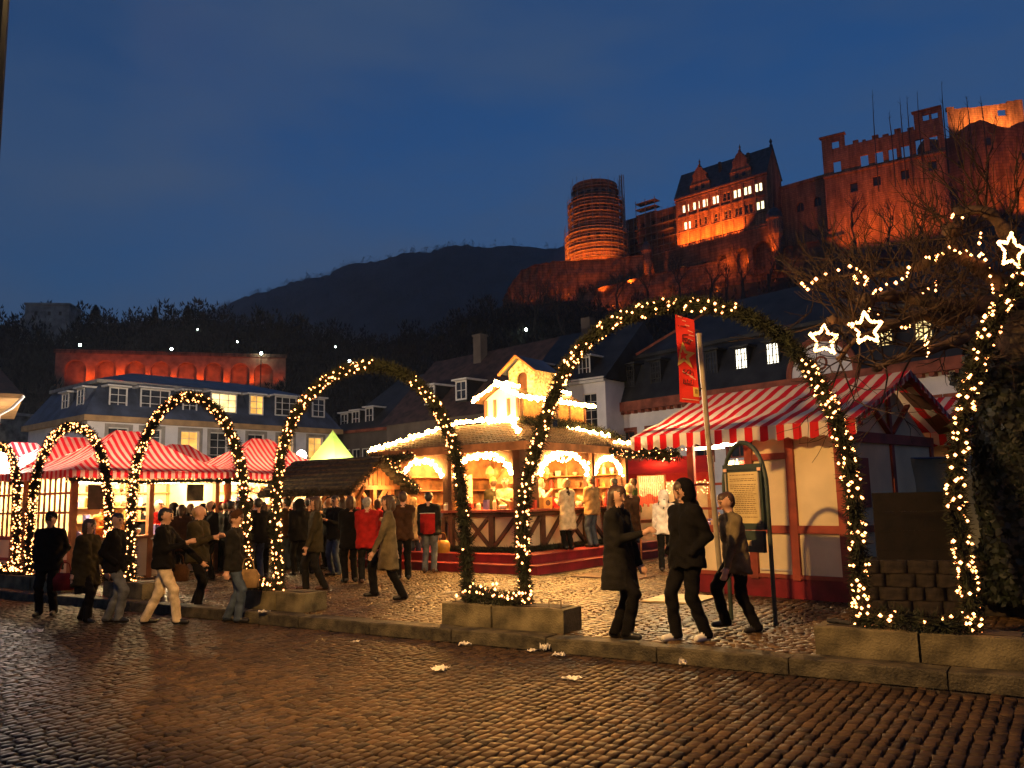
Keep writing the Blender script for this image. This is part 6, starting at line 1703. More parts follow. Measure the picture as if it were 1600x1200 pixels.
limbs = [[(1612, 480, 10.35), (1575, 470, 10.2), (1520, 478, 10.0), (1455, 474, 9.8), (1400, 462, 9.7), (1352, 470, 9.6)],
         [(1612, 470, 10.35), (1560, 440, 10.3), (1520, 412, 10.2), (1492, 395, 10.1), (1485, 360, 10.1)],
         [(1520, 478, 10.0), (1480, 500, 9.9), (1440, 492, 9.7), (1395, 506, 9.5), (1345, 506, 9.4), (1300, 500, 9.3)],
         [(1575, 470, 10.2), (1520, 520, 10.0), (1460, 545, 9.7), (1410, 558, 9.6), (1370, 575, 9.5)],
         [(1492, 395, 10.1), (1450, 410, 10.4), (1400, 425, 10.6), (1340, 430, 10.8), (1275, 440, 11.0)],
         [(1612, 470, 10.35), (1600, 420, 10.0), (1570, 360, 9.8), (1540, 330, 9.8), (1500, 330, 9.9)],
         [(1612, 480, 10.35), (1680, 430, 10.4), (1760, 380, 10.6), (1850, 340, 10.8)],
         [(1395, 506, 9.5), (1340, 530, 9.3), (1310, 560, 9.2)]]
mb = MB(); tw = MB(); rr = random.Random(5); LP = []
for i, lm in enumerate(limbs):
    p = spline([loc(*q) for q in lm], 6); r0 = (.13, .13, .09, .08, .085, .12, .13, .045)[i]
    rd = [r0 * (1 - .62 * k / (len(p) - 1)) * (1 + .16 * math.sin(k * 1.3 + i)) for k in range(len(p))]
    mb.tube(p, rd, 8); mb.ico(p[-1], rd[-1] * 1.9, sz=(1.2, 1, 1)); LP.append(p)
    for k in range(4, len(p), 2):
        for q in range(2):
            d = Vector((rr.gauss(-.35, .8), rr.gauss(0, .7), rr.gauss(.15, .8))).normalized()
            branch_tree(tw, p[k], 1.3 * rr.uniform(.7, 1.6), .013, rr, 2, .6, None, tuple(d))
cw_ = mb.build('crown', M_limb, tr, smooth=True)
k_ = tw.build('twigs', pm('dark_twig_bark', (.04, .024, .016), .95, .3, 6), cw_); k_['kind'] = 'stuff'
# strings of bulbs in the branches (positions follow the wires)
strings = [[(1253, 443), (1262, 452), (1275, 436), (1290, 428), (1310, 422), (1328, 416), (1338, 420)], [(1335, 432), (1345, 424), (1357, 436), (1352, 445), (1340, 442), (1336, 436)], [(1364, 458), (1376, 452), (1400, 442), (1416, 432), (1420, 418)], [(1447, 402), (1462, 405), (1465, 398), (1484, 386), (1500, 395), (1510, 392), (1530, 400), (1536, 398)], [(1487, 340), (1490, 335), (1498, 328), (1513, 332), (1504, 340), (1540, 338)], [(1532, 364), (1530, 380), (1545, 419), (1550, 445), (1552, 457), (1545, 470)], [(1430, 463), (1450, 452), (1462, 445), (1466, 444), (1455, 468), (1452, 477)], [(1400, 508), (1415, 512), (1432, 500), (1456, 496), (1480, 505), (1490, 492), (1495, 488)], [(1528, 525), (1540, 530), (1552, 527), (1565, 527)], [(1580, 460), (1590, 440), (1575, 470), (1585, 485), (1570, 500), (1588, 500)], [(1352, 486), (1360, 482), (1350, 490), (1372, 492)]]
wires = MB(); bp = []
for i, s in enumerate(strings):
    p = [loc(u, v, 9.5 + .12 * i + .03 * k) for k, (u, v) in enumerate(s)]; wires.tube(p, .004, 3, caps=False); bp += p
    for a, b in zip(p, p[1:]): 
        if random.random() < .6: bp.append(a.lerp(b, random.uniform(.35, .65)) + Vector((0, 0, random.uniform(-.03, .03))))
w_ = wires.build('light_string', M_iron, tr); bulbs('bulbs', bp, .0185, M_bulb, w_)
def star(u, v, t, r, yaw, tilt, label):
    p = at(u, v, t); S_ = thing('light_star', label, 'star', Matrix.Translation(p) @ Matrix.Rotation(yaw, 4, 'Z') @ Matrix.Rotation(tilt, 4, 'Y'), 'light stars hung in the tree')
    pts = []
    for k in range(11):
        a = PI / 2 + k * PI / 5; q = r * (1 if k % 2 == 0 else .5); pts.append(Vector((q * math.cos(a), 0, q * math.sin(a))))
    MB().tube(pts, .009, 5, caps=False).build('frame', M_rod, S_)
    bb = [q + Vector((random.gauss(0, .004), -.012, random.gauss(0, .004))) for q in path_points(pts, .024)]
    bulbs('bulbs', bb, .018, M_bulbs, S_)
    MB().tube([(0, 0, r), (0, 0, r + .25)], .003, 3).build('hanger', M_iron, S_)
star(1287, 531, 9.2, .175, .1, .06, 'lowest left light star, beside the unlit shoulder of the tallest arch')
star(1353, 514, 8.9, .18, 0, -.05, 'light star overlapping the left lit window behind the branches')
star(1446, 541, 9.7, .125, 1.2, .05, 'small light star seen almost edge-on below a lit window')
star(1579, 393, 9.2, .21, .35, .12, 'large light star turned sideways high at the right edge')

# tarpaulin in a blue frame and the dark board before it
TPf = Frame(gnd(1438, 918), hdir(1, -.08))
tp = thing('tarpaulin_screen', 'grey green tarpaulin in a blue frame beside the big stall', 'screen', TPf.M)
wT = TPf.px(1575, 800)[0]; hT = TPf.px(1440, 716)[1]
M_blue = pm('blue_tube', (.05, .1, .2), .5, .15, 5); M_tarp = pm('grey_green_tarp', (.24, .24, .16), .55, .12, 2, .2, 8)
MB().tube([(0, 0, 0), (0, 0, hT), (wT, 0, hT), (wT, 0, 0)], .03, 8).build('frame', M_blue, tp)
g = []; nx, nz = 26, 18
for j in range(nz + 1):
    for i in range(nx + 1):
        x = wT * i / nx; z = hT * j / nz; g.append((x, .05 + .04 * math.sin(x * 9 + z * 2) + .025 * math.sin(x * 21 - z) * (1 - z / hT) + .05 * math.sin(z * 5 - x * 4), z))
MB().add(g, [(j * (nx + 1) + i, j * (nx + 1) + i + 1, (j + 1) * (nx + 1) + i + 1, (j + 1) * (nx + 1) + i) for j in range(nz) for i in range(nx)]).build('sheet', M_tarp, tp, smooth=True)
BDf = Frame(gnd(1377, 952), hdir(1, -.12))
M_scr = pm('blackened_boards', (.009, .0055, .0035), .8, .3, 4, .3, 20)
bd = thing('dark_screen', 'dark brown wooden screen standing before the tarpaulin', 'screen', BDf.M)
wB = BDf.px(1497, 860)[0]; hB = BDf.px(1380, 770)[1]
for k in range(6): MB().box(0, -.012, hB * k / 6 + .0006, wB * (1 - .02 * (k % 2)), .012, hB * (k + 1) / 6 - .0006).build('board', M_scr, bd)
for x in (.06, wB - .1): MB().box(x, .013, 0, x + .06, .05, hB).build('batten', M_dwood, bd)

# ================================================================== BANNER POLE AND NOTICE BOARD
pb = gnd(1131, 962); dpt = prj(pb)[2]
top = at(1092, 522, dpt + .05)
bn = thing('banner_pole', 'slim leaning pole with a narrow red banner showing a yellow star', 'banner', Matrix.Translation(pb))
tv_ = top - pb
M_pole = pm('tan_steel', (.42, .36, .26), .4, .12, 6, metal=.4)  # tan is the pole's own colour
MB().tube([(0, 0, 0), tv_], [.036, .036], 12).tube([tv_ * .995, tv_ * 1.003], .043, 12).build('pole', M_pole, bn)
M_ban = pm('red_banner_cloth', (.66, .03, .018), .7, .1, 3, .1, 20, trans=.15)
def PL(u, v, dt): return at(u, v, dpt + dt) - pb
TL, TR, BL, BR = PL(1055, 491, -.05), PL(1084, 500, .0), PL(1063, 628, -.05), PL(1093, 631, .0)
mb = MB(); nn = 10; gq = []
nb = (TR - TL).cross(BL - TL).normalized()
for j in range(nn + 1):
    for i in range(nn + 1): gq.append(tuple(TL.lerp(TR, i / nn).lerp(BL.lerp(BR, i / nn), j / nn) + nb * .012 * math.sin(j * .8 + i * .4)))
mb.add(gq, [(j * 11 + i, (j + 1) * 11 + i, (j + 1) * 11 + i + 1, j * 11 + i + 1) for j in range(nn) for i in range(nn)])
cl = mb.build('cloth', M_ban, bn, smooth=True)
for f in (.12, .82):
    a = TR.lerp(BR, f); q = tv_ * ((a.z) / tv_.z); MB().tube([a, q], .011, 6).build('bracket', M_rod, bn)
off = nb * (.022 if nb.dot(CAM - pb) > 0 else -.022)
def BP(s, t): return TL.lerp(TR, s).lerp(BL.lerp(BR, s), t) + off
M_yel = pm('yellow_print', (.8, .55, .12), .7, .1, 5); M_blk = pm('dark_red_print', (.12, .008, .008), .7, .1, 5); M_pal = pm('pale_print', (.75, .45, .3), .7, .1, 5)
def star_poly(cs, ct, r, asp, rot): return [BP(cs + r * (1 if k % 2 == 0 else .42) * math.cos(rot + k * PI / 5), ct + asp * r * (1 if k % 2 == 0 else .42) * math.sin(rot + k * PI / 5)) for k in range(10)]
# star clipped by the left hem: outline ring, broad strokes
so = star_poly(.3, .455, .66, .25, -.35); si = star_poly(.26, .455, .3, .25, -.35)
mb = MB()
for k in range(10):
    j = (k + 1) % 10; q = [so[k], so[j], si[j], si[k]]; mb.quad(*q)
edge = (TR - TL).normalized()
for i, vv in enumerate(mb.v):
    d = (Vector(vv) - BP(.04, .455)).dot(edge)
    if d < 0: mb.v[i] = tuple(Vector(vv) - edge * d)
mb.build('star_print', M_yel, cl)
def letter(ch, cs, ct, size, mat, rot=PI / 2):
    c = bpy.data.curves.new('letter', 'FONT'); c.body = ch; c.size = size; c.align_x = 'CENTER'; c.align_y = 'CENTER'; c.extrude = .001
    ob = bpy.data.objects.new('letter', c); me = bpy.data.meshes.new_from_object(ob); bpy.data.objects.remove(ob)
    me.materials.append(mat); o = link('letter', me, cl)
    ex_ = (TR - TL).normalized(); ez_ = -(BL - TL).normalized(); ny = ex_.cross(ez_)
    if ny.dot(CAM - pb) < 0: ny = -ny
    p = BP(cs, ct) + ny * .004
    Rm = Matrix(((ex_.x, ez_.x, ny.x, p.x), (ex_.y, ez_.y, ny.y, p.y), (ex_.z, ez_.z, ny.z, p.z), (0, 0, 0, 1)))
    o.matrix_local = Rm @ Matrix.Rotation(rot, 4, 'Z')
for ch, cs, ct in (('E', .42, .76), ('S', .44, .64), ('g', .36, .29), ('n', .36, .235), ('i', .3, .12)): letter(ch, cs, ct, .17, M_blk)
mb = MB()
for cs, ct, w_, sl_ in ((.2, .012, .1, 0), (.42, .045, .1, 0), (.58, .09, .12, 0), (.74, .145, .14, .01), (.78, .195, .14, 0), (.72, .245, .12, .01)): mb.quad(BP(cs - w_, ct), BP(cs + w_, ct + sl_), BP(cs + w_, ct + sl_ + .008), BP(cs - w_, ct + .008))
for cs, ct, w_ in ((.3, .645, .14), (.55, .665, .18), (.7, .69, .16)): mb.quad(BP(cs - w_, ct - .008), BP(cs + w_, ct + .02), BP(cs + w_, ct + .032), BP(cs - w_, ct + .002))
mb.quad(BP(.06, .955), BP(.94, .955), BP(.94, .965), BP(.06, .965))
mb.build('small_print', M_pal, cl)['kind'] = 'stuff'
cb = MB().quad(BP(.68, .81), BP(.96, .81), BP(.96, .92), BP(.68, .92)).build('crest_field', M_yel, cl)
off = off * 1.35
MB().quad(BP(.75, .835), BP(.89, .835), BP(.89, .845), BP(.75, .845)).quad(BP(.77, .85), BP(.8, .85), BP(.8, .885), BP(.77, .885)).quad(BP(.84, .85), BP(.87, .85), BP(.87, .885), BP(.84, .885)).build('crest', M_blk, cb)

p0, p1 = gnd(1143, 968), gnd(1212, 977)
NBf = Frame(p0, p1 - p0); wN = (p1 - p0).length
nbd = thing('notice_board', 'dark green arched notice board with a printed yellow sheet', 'notice board', NBf.M)
M_gmet = pm('dark_green_metal', (.03, .045, .035), .45, .2, 5, .1, 20)
zN = NBf.px(1160, 762)[1]
ztop = NBf.px(1158, 692)[1]
for x in (0, wN): MB().tube([(x, 0, 0), (x, 0, zN)], .028, 10).build('post', M_gmet, nbd)
MB().tube([(wN / 2 - wN / 2 * math.cos(a), 0, zN + (ztop - zN) * math.sin(a)) for a in [PI * k / 18 for k in range(19)]], .028, 10).build('arch_bar', M_gmet, nbd)
zb_ = NBf.px(1165, 815)[1] - .1; zs_ = NBf.px(1165, 729)[1]
cse = MB().box(.05, -.03, zb_, wN - .05, .03, zs_).build('case', M_gmet, nbd)
MB().box(.03, -.045, zs_ - .04, wN - .03, -.031, zs_ + .03).build('top_bar', M_gmet, nbd)
M_paper = pm('yellowed_sheet', (.55, .43, .2), .5, .14, 3)
MB().box(.1, -.0345, zb_ + .08, wN - .1, -.031, zs_ - .07).build('sheet', M_paper, cse)
M_ink = pm('brown_print', (.16, .09, .03), .8, .2, 9)
mb = MB(); zz = zs_ - .11; rr = random.Random(3)
while zz > zb_ + .12:
    x = .13 + (.06 if rr.random() < .2 else 0)
    end = wN - .13 - rr.random() * .06
    while x < end:
        l_ = rr.uniform(.02, .06); mb.quad((x, -.0352, zz), (min(x + l_, end), -.0352, zz), (min(x + l_, end), -.0352, zz + .009), (x, -.0352, zz + .009)); x += l_ + .008
    zz -= rr.choice((.024, .024, .024, .05))
mb.build('print', M_ink, cse)['kind'] = 'stuff'
for x in (.06, wN - .1): MB().box(x, -.05, zb_ + .1, x + .02, -.032, zs_ - .08).build('side_strip', M_pole, cse)
for x in (.05, wN - .09): MB().box(x, -.06, zs_ - .06, x + .05, -.046, zs_ - .02).build('clip', M_pal, cse)
M_glz = MB().box(.08, -.031, zb_ - .28, wN - .08, .03, zb_ - .012).build('lower_panel', M_gmet, nbd)
MB().box(wN * .3, -.037, zb_ - .2, wN * .62, -.0315, zb_ - .13).build('plate', M_paper, nbd)

# ================================================================== LITTER
M_litter = pm('white_napkin', (.62, .58, .54), .8, .1, 10)
def crumple(seed, w, l, h):
    rr = random.Random(seed); n = 7; g = []
    for j in range(n + 1):
        for i in range(n + 1):
            x = (i / n - .5) * w * (1 + .25 * math.sin(j * 1.3 + seed)); y = (j / n - .5) * l * (1 + .25 * math.cos(i * 1.1)); g.append((x + rr.gauss(0, .006), y + rr.gauss(0, .006), abs(h * math.sin(i * 1.7 + seed) * math.cos(j * 1.3) + rr.gauss(0, h * .3)) + .004))
    return MB().add(g, [(j * (n + 1) + i, j * (n + 1) + i + 1, (j + 1) * (n + 1) + i + 1, (j + 1) * (n + 1) + i) for j in range(n) for i in range(n)])
for i, (u, v, w_, l_, h_, z, lb) in enumerate(((726, 1008, .13, .1, .03, ROAD_Z, 'crumpled paper by the kerb below the middle planter'), (832, 1018, .12, .09, .03, ROAD_Z, 'left one of two papers lying together by the kerb'), (851, 1016, .09, .08, .06, ROAD_Z, 'upright scrap of paper by the kerb, right of its twin'), (873, 1025, .13, .1, .03, ROAD_Z, 'flat torn paper on the road right of the kerb papers'), (688, 1046, .17, .14, .03, ROAD_Z, 'white paper out on the road left of the middle planter'), (893, 1061, .16, .12, .02, ROAD_Z, 'flat white paper on the road below the kerb papers'),
                                  (53, 988, .2, .12, .03, ROAD_Z, 'white paper on the road at the lower left'), (1067, 1039, .07, .06, .05, ROAD_Z, 'small ball of paper by the kerb at right'), (657, 934, .17, .1, .02, 0, 'white paper on the setts left of the middle planter'), (704, 926, .2, .1, .015, 0, 'flat pale sheet on the setts behind the middle planter'), (318, 962, .14, .1, .03, ROAD_Z, 'small white scrap by the kerb at the feet of the walkers'), (412, 957, .15, .1, .03, .02, 'paper scrap on the kerb below the third planter'), (555, 1004, .08, .07, .02, ROAD_Z, 'tiny paper scrap on the road in front of the long kerb'), (880, 890, .14, .1, .03, 0, 'paper scrap by the red kiosk step'))):
    p = gnd(u, v, z + .01); tag(crumple(i, w_, l_, h_).build('litter', M_litter, M=Matrix.Translation(p) @ Matrix.Rotation(i * 1.1, 4, 'Z')), lb, 'paper', 'paper litter')

# ================================================================== LAMPS BEHIND THE STALLS
for u, v, t, r_, pw, lb in ((1, 716, 21.0, .16, 700, 'bright white globe lamp at the left picture edge'), (471, 712, 30.0, .2, 420, 'bright white globe lamp beside the green tent'), (232, 706, 34.0, .13, 2200, 'added globe lamp between striped roofs, brightening the white house')):  # third globe lamp is added to brighten the white house front
    p = at(u, v, t); q = thing('globe_lamp', lb, 'lamp', Matrix.Translation((p.x, p.y, 0)), 'globe lamps behind the stalls')
    MB().lathe([(.09, 0), (.09, .3), (.05, .4), (.04, p.z - .12)], 10).build('post', M_post, q)
    MB().lathe([(.02, -r_), (r_ * .7, -r_ * .7), (r_, 0), (r_ * .7, r_ * .7), (.02, r_)], 14, c=(0, 0, p.z)).build('globe', em('white_globe_glass', (1, .86, .72), 9), q, smooth=True)
    lamp('globe_light', 'POINT', (0, 0, p.z + r_ + .12), pw, (1, .8, .62), q, .15)
# ================================================================== PEOPLE
def surface_net(D, org, h):
    """closed smooth skin around the negative region of a distance grid"""
    s = D < 0
    nx, ny, nz = D.shape
    c = [s[i:nx - 1 + i, j:ny - 1 + j, k:nz - 1 + k] for i in (0, 1) for j in (0, 1) for k in (0, 1)]
    cnt = sum(a.astype(np.int8) for a in c)
    act = (cnt > 0) & (cnt < 8)
    idx = -np.ones(act.shape, np.int64); ijk = np.argwhere(act); idx[act] = np.arange(len(ijk))
    P = np.zeros((len(ijk), 3)); N = np.zeros(len(ijk))
    I, J, K = ijk.T
    corners = [(i, j, k) for i in (0, 1) for j in (0, 1) for k in (0, 1)]
    for a in corners:
        for ax in range(3):
            if a[ax]: continue
            b = list(a); b[ax] = 1
            da = D[I + a[0], J + a[1], K + a[2]]; db = D[I + b[0], J + b[1], K + b[2]]
            m = (da < 0) != (db < 0); t = np.where(m, da / np.where(m, da - db, 1), 0)
            q = np.array(a, float)[None].repeat(len(ijk), 0); q[:, ax] += t
            P[m] += q[m]; N[m] += 1
    V = org + (ijk + P / N[:, None]) * h
    Q = []
    for ax in range(3):
        a = [slice(None)] * 3; b = [slice(None)] * 3; a[ax] = slice(0, -1); b[ax] = slice(1, None)
        sa, sb = s[tuple(a)], s[tuple(b)]
        e = np.argwhere(sa != sb)
        o1, o2 = (ax + 1) % 3, (ax + 2) % 3
        e = e[(e[:, o1] > 0) & (e[:, o2] > 0) & (e[:, o1] < D.shape[o1] - 1) & (e[:, o2] < D.shape[o2] - 1)]
        f = sa[tuple(e.T)]
        def cell(d1, d2):
            q = e.copy(); q[:, o1] += d1; q[:, o2] += d2; return idx[tuple(q.T)]
        q4 = np.stack([cell(-1, -1), cell(0, -1), cell(0, 0), cell(-1, 0)], 1)
        q4[~f] = q4[~f][:, ::-1]
        Q.append(q4)
    return V, np.concatenate(Q)
def ik(a, c, l1, l2, pole):
    a, c = np.array(a, float), np.array(c, float); d = c - a; L = min(np.linalg.norm(d), (l1 + l2) * .999); u = d / np.linalg.norm(d)
    x = (l1 * l1 - l2 * l2 + L * L) / (2 * L); hgt = math.sqrt(max(0, l1 * l1 - x * x)); p = np.array(pole, float); p -= u * (p @ u); p /= np.linalg.norm(p) + 1e-9
    return a + u * x + p * hgt
SKIN, HAIR, TOP, LEG, SHOE, ACC = range(6)
def body_prims(coat=.82, flare=.02, bulk=1.0, stride=.0, lift=0.0, arms='down', hair='short', hat=None, yaw=0.0, nod=0.0, lean=0.0, skirt=None, stripe_=False, scarf=False, boots=False, lift_side=1):
    """round cones (a, b, ra, rb, label) for a 1.75 m figure facing +y"""
    P = []
    def cone(a, b, ra, rb, l, cut=-9.): P.append((tuple(a), tuple(b), ra, rb, l, cut))
    hipz, shz = .93, 1.42
    def L(p):      # lean the upper body forward
        x, y, z = p; k = max(0, z - .9); return (x, y + k * math.sin(lean), z - k * (1 - math.cos(lean)))
    for s in (-1, 1):
        fy = stride * s; fz = lift if (s == lift_side) else 0
        an = (s * .1, fy, .085 + fz); hp = (s * .09, 0, hipz - abs(stride) * .1); kn = ik(hp, an, .44, .43, (0, 1, .2))
        cone(hp, kn, .092 * bulk, .075, LEG); cone(kn, (an[0], an[1] - .01, an[2] - .02), .073, .066, LEG, .045 + fz)
        tip = -.35 if fz > .03 and fy < 0 else 0
        cone((an[0], an[1] - .05, an[2] - .03), (an[0] + s * .02, an[1] + .15, an[2] - .045 + tip * .2), .042, .034, SHOE)
        cone((an[0], an[1] - .05, an[2] - .055), (an[0] + s * .02, an[1] + .14, an[2] - .058 + tip * .2), .03, .028, SHOE)
        if boots: cone((an[0], an[1], an[2]), tuple(np.array(an) * .6 + kn * .4), .056, .06, SHOE)
    for s in (-1, 1):
        cone(L((s * .075, -.005, 1.02)), L((s * .095, 0, 1.3)), .125 * bulk, .12 * bulk, TOP)
        cone(L((s * .1, 0, 1.3)), L((s * .13, -.005, 1.4)), .105 * bulk, .075 * bulk, TOP)
        hem = (s * (.07 + flare), 0, coat + .01); cone(L((s * .075, 0, 1.05)), hem, .125 * bulk, (.12 + flare) * bulk, TOP, coat)
        if skirt: cone((s * .06, 0, 1.0), (s * (.07 + .02), 0, skirt + .05), .11, .12, LEG, skirt)
    cone((0, 0, .98), (0, 0, coat + .01), .14 * bulk, (.13 + flare) * bulk, TOP, coat)
    cone(L((0, -.005, 1.36)), L((0, .0, 1.46)), .09, .06, ACC if scarf else TOP)
    cone(L((0, -.015, 1.44)), L((0, .0, 1.56)), .054, .052, ACC if scarf else SKIN)
    for s in (-1, 1):
        sh = np.array(L((s * .178, 0, shz - .015))); cone(L((s * .05, -.01, 1.455)), tuple(sh), .055, .07 * bulk, TOP)
        mode = arms if isinstance(arms, str) else arms[(s + 1) // 2]
        if mode == 'down': ha = sh + np.array([s * .05, .06 - stride * s * .8, -.56])
        elif mode == 'pocket': ha = np.array(L((s * .2, .1, .96)))
        elif mode == 'front': ha = sh + np.array([-s * .09, .32, -.2])
        elif mode == 'chest': ha = sh + np.array([-s * .12, .24, -.06])
        elif mode == 'phone': ha = sh + np.array([-s * .06, .2, .1])
        else: ha = sh + np.array([s * .12, .1 - stride * s * 1.4, -.5])
        el = ik(sh, ha, .29, .27, (s * .35, -1, -.2))
        cone(sh, el, .072 * bulk, .058 * bulk, TOP); cone(el, ha, .056 * bulk, .042, TOP)
        if mode != 'pocket':
            d = ha - el; d /= np.linalg.norm(d); sd = np.cross(d, (s, 0, .2)); sd /= np.linalg.norm(sd)
            w0 = ha + d * .015; cone(w0, w0 + d * .075, .03, .034, SKIN)
            for f in range(4):
                b = w0 + d * .095 + sd * (.03 - f * .02); m_ = b + d * (.035 + .006 * (f in (1, 2))); e = m_ + d * .026 - np.array([s * .014, 0, .008]); cone(b, m_, .0105, .0095, SKIN); cone(m_, e, .0095, .0085, SKIN)
            b = w0 + d * .03 + sd * .035; cone(b, b + d * .045 + sd * .028, .0125, .0095, SKIN)
    nod = nod + .12; hc = np.array(L((0, .016, 1.625))); cy, sy = math.cos(yaw), math.sin(yaw)
    def Hd(x, y, z):
        y2 = y * math.cos(nod) + z * math.sin(nod); z2 = -y * math.sin(nod) + z * math.cos(nod); return tuple(hc + np.array([x * cy + y2 * sy, -x * sy + y2 * cy, z2]))
    cone(Hd(0, -.015, .03), Hd(0, .02, .02), .09, .082, SKIN); cone(Hd(0, .012, -.03), Hd(0, .034, -.082), .071, .042, SKIN)
    cone(Hd(0, .098, .0), Hd(0, .108, -.03), .011, .014, SKIN)
    for s in (-1, 1):
        cone(Hd(s * .083, -.005, .0), Hd(s * .083, -.008, -.03), .016, .012, SKIN); cone(Hd(s * .034, .088, .012), Hd(s * .036, .088, .012), .0125, .0125, HAIR)
        cone(Hd(s * .022, .094, .033), Hd(s * .05, .086, .033), .007, .006, HAIR)
    cone(Hd(-.02, .082, -.062), Hd(.02, .082, -.062), .009, .009, ACC if False else SKIN)
    if hair == 'short':
        cone(Hd(0, -.03, .045), Hd(0, .03, .068), .092, .068, HAIR); cone(Hd(0, -.05, -.02), Hd(0, -.04, .03), .068, .08, HAIR)
    elif hair == 'bob':
        cone(Hd(0, -.03, .045), Hd(0, .035, .07), .098, .068, HAIR)
        for s in (-1, 1): cone(Hd(s * .075, -.02, .03), Hd(s * .085, -.01, -.09), .04, .035, HAIR)
        cone(Hd(0, -.07, .02), Hd(0, -.07, -.09), .07, .06, HAIR)
    elif hair == 'long':
        cone(Hd(0, -.03, .045), Hd(0, .035, .07), .098, .068, HAIR)
        for s in (-1, 1): cone(Hd(s * .07, -.03, .03), Hd(s * .085, -.03, -.2), .045, .04, HAIR)
        cone(Hd(0, -.075, .02), Hd(0, -.1, -.24), .07, .05, HAIR)
    elif hair == 'bald':
        cone(Hd(0, -.06, -.02), Hd(0, -.06, .0), .062, .07, HAIR)
    if hat == 'beanie': cone(Hd(0, -.02, .06), Hd(0, -.01, .095), .1, .085, ACC)
    elif hat == 'cap': cone(Hd(0, -.015, .07), Hd(0, 0, .085), .095, .085, ACC); cone(Hd(0, .08, .06), Hd(0, .14, .05), .045, .03, ACC)
    elif hat == 'hood': cone(Hd(0, -.04, .04), Hd(0, -.04, -.05), .115, .11, TOP); cone(L((0, -.07, 1.43)), L((0, -.1, 1.47)), .1, .09, TOP)
    if stripe_:
        cone(L((-.17, -.135, 1.3)), L((.17, -.135, 1.3)), .014, .014, ACC)
    return P
def person_mesh(key, vox, **kw):
    P = body_prims(**kw)
    A = np.array([p[0] for p in P]); B = np.array([p[1] for p in P]); ra = np.array([p[2] for p in P]); rb = np.array([p[3] for p in P]); lab = np.array([p[4] for p in P])
    lo = np.minimum(A, B).min(0) - .22; hi = np.maximum(A, B).max(0) + .22; lo[2] = -.03
    n = np.ceil((hi - lo) / vox).astype(int)
    ax = [lo[i] + np.arange(n[i]) * vox for i in range(3)]
    D = np.full(tuple(n), 1.0)
    kk = .022
    for a, b, r0, r1, l, cut in P:
        a, b = np.array(a), np.array(b); m0 = np.minimum(a, b) - max(r0, r1) - .05; m1 = np.maximum(a, b) + max(r0, r1) + .05
        sl = tuple(slice(max(0, int((m0[i] - lo[i]) / vox)), min(n[i], int((m1[i] - lo[i]) / vox) + 2)) for i in range(3))
        X, Y, Z = np.meshgrid(ax[0][sl[0]], ax[1][sl[1]], ax[2][sl[2]], indexing='ij')
        d = b - a; q = d @ d + 1e-12; t = np.clip(((X - a[0]) * d[0] + (Y - a[1]) * d[1] + (Z - a[2]) * d[2]) / q, 0, 1)
        ds = np.sqrt((X - a[0] - d[0] * t) ** 2 + (Y - a[1] - d[1] * t) ** 2 + (Z - a[2] - d[2] * t) ** 2) - (r0 + (r1 - r0) * t)
        if cut > -5: ds = np.maximum(ds, cut + .012 * np.sin(X * 30 + Y * 22) - Z)
        o = D[sl]; k2 = kk if max(r0, r1) > .03 else .006; h = np.maximum(k2 - np.abs(o - ds), 0) / k2; D[sl] = np.minimum(o, ds) - h * h * k2 * .25
    # cloth folds on the larger forms
    X, Y, Z = np.meshgrid(*ax, indexing='ij')
    ph = (hash(key) % 100) * .3 if not isinstance(key, int) else key * 1.7
    D = D + (.005 * np.sin(Z * 31 + 4 * np.sin(X * 11 + ph) + Y * 14) + .003 * np.sin(Z * 57 - X * 40 + ph)) * (np.clip((1.4 - Z) * 6, 0, 1)) * np.clip((Z - .12) * 6, 0, 1)
    V, Q = surface_net(D, lo, vox)
    best = np.full(len(V), 9.); vl = np.zeros(len(V), int)
    for a, b, r0, r1, l, cut in P:
        a, b = np.array(a), np.array(b); d = b - a; t = np.clip((V - a) @ d / (d @ d + 1e-12), 0, 1); ds = np.linalg.norm(V - a - t[:, None] * d, axis=1) - (r0 + (r1 - r0) * t)
        if cut > -5: ds = np.maximum(ds, cut - .015 - V[:, 2])
        if l == HAIR and max(r0, r1) < .014: ds -= .001
        m = ds < best; best[m] = ds[m]; vl[m] = l
    V[:, 2] -= V[:, 2].min()
    me = npmesh('body', V, Q, [M_mortar] * 6, True)
    me.polygons.foreach_set('material_index', vl[Q[:, 0]].astype(np.int32)); me.update()
    return me
def cloth(name, c, rough=.9): return pm('cloth_' + name, c, rough, .2, 7, .35, 60, spec=.12)
CL = {'black': cloth('black', (.005, .0045, .005)), 'navy': cloth('navy', (.018, .022, .035)), 'brown': cloth('brown', (.05, .022, .01)), 'red': cloth('red', (.36, .014, .012)), 'cream': cloth('cream', (.62, .5, .33)), 'olive': cloth('olive', (.035, .028, .013)), 'grey': cloth('grey', (.12, .11, .1)), 'jeans': cloth('jeans', (.05, .07, .11)),
      'palejeans': cloth('palejeans', (.13, .14, .15)), 'white': cloth('white', (.7, .62, .55)), 'beige': cloth('beige', (.34, .26, .15)), 'tan': cloth('tan', (.24, .15, .07)), 'maroon': cloth('maroon', (.14, .012, .014)), 'green': cloth('green', (.14, .22, .05)), 'darkgrey': cloth('darkgrey', (.012, .011, .01)), 'orange': cloth('orange', (.5, .16, .03)), 'khaki': cloth('khaki', (.13, .1, .055))}
SK = [pm('skin_%d' % i, c, .55, .08, 12) for i, c in enumerate(((.5, .28, .18), (.42, .23, .14), (.36, .2, .12)))]
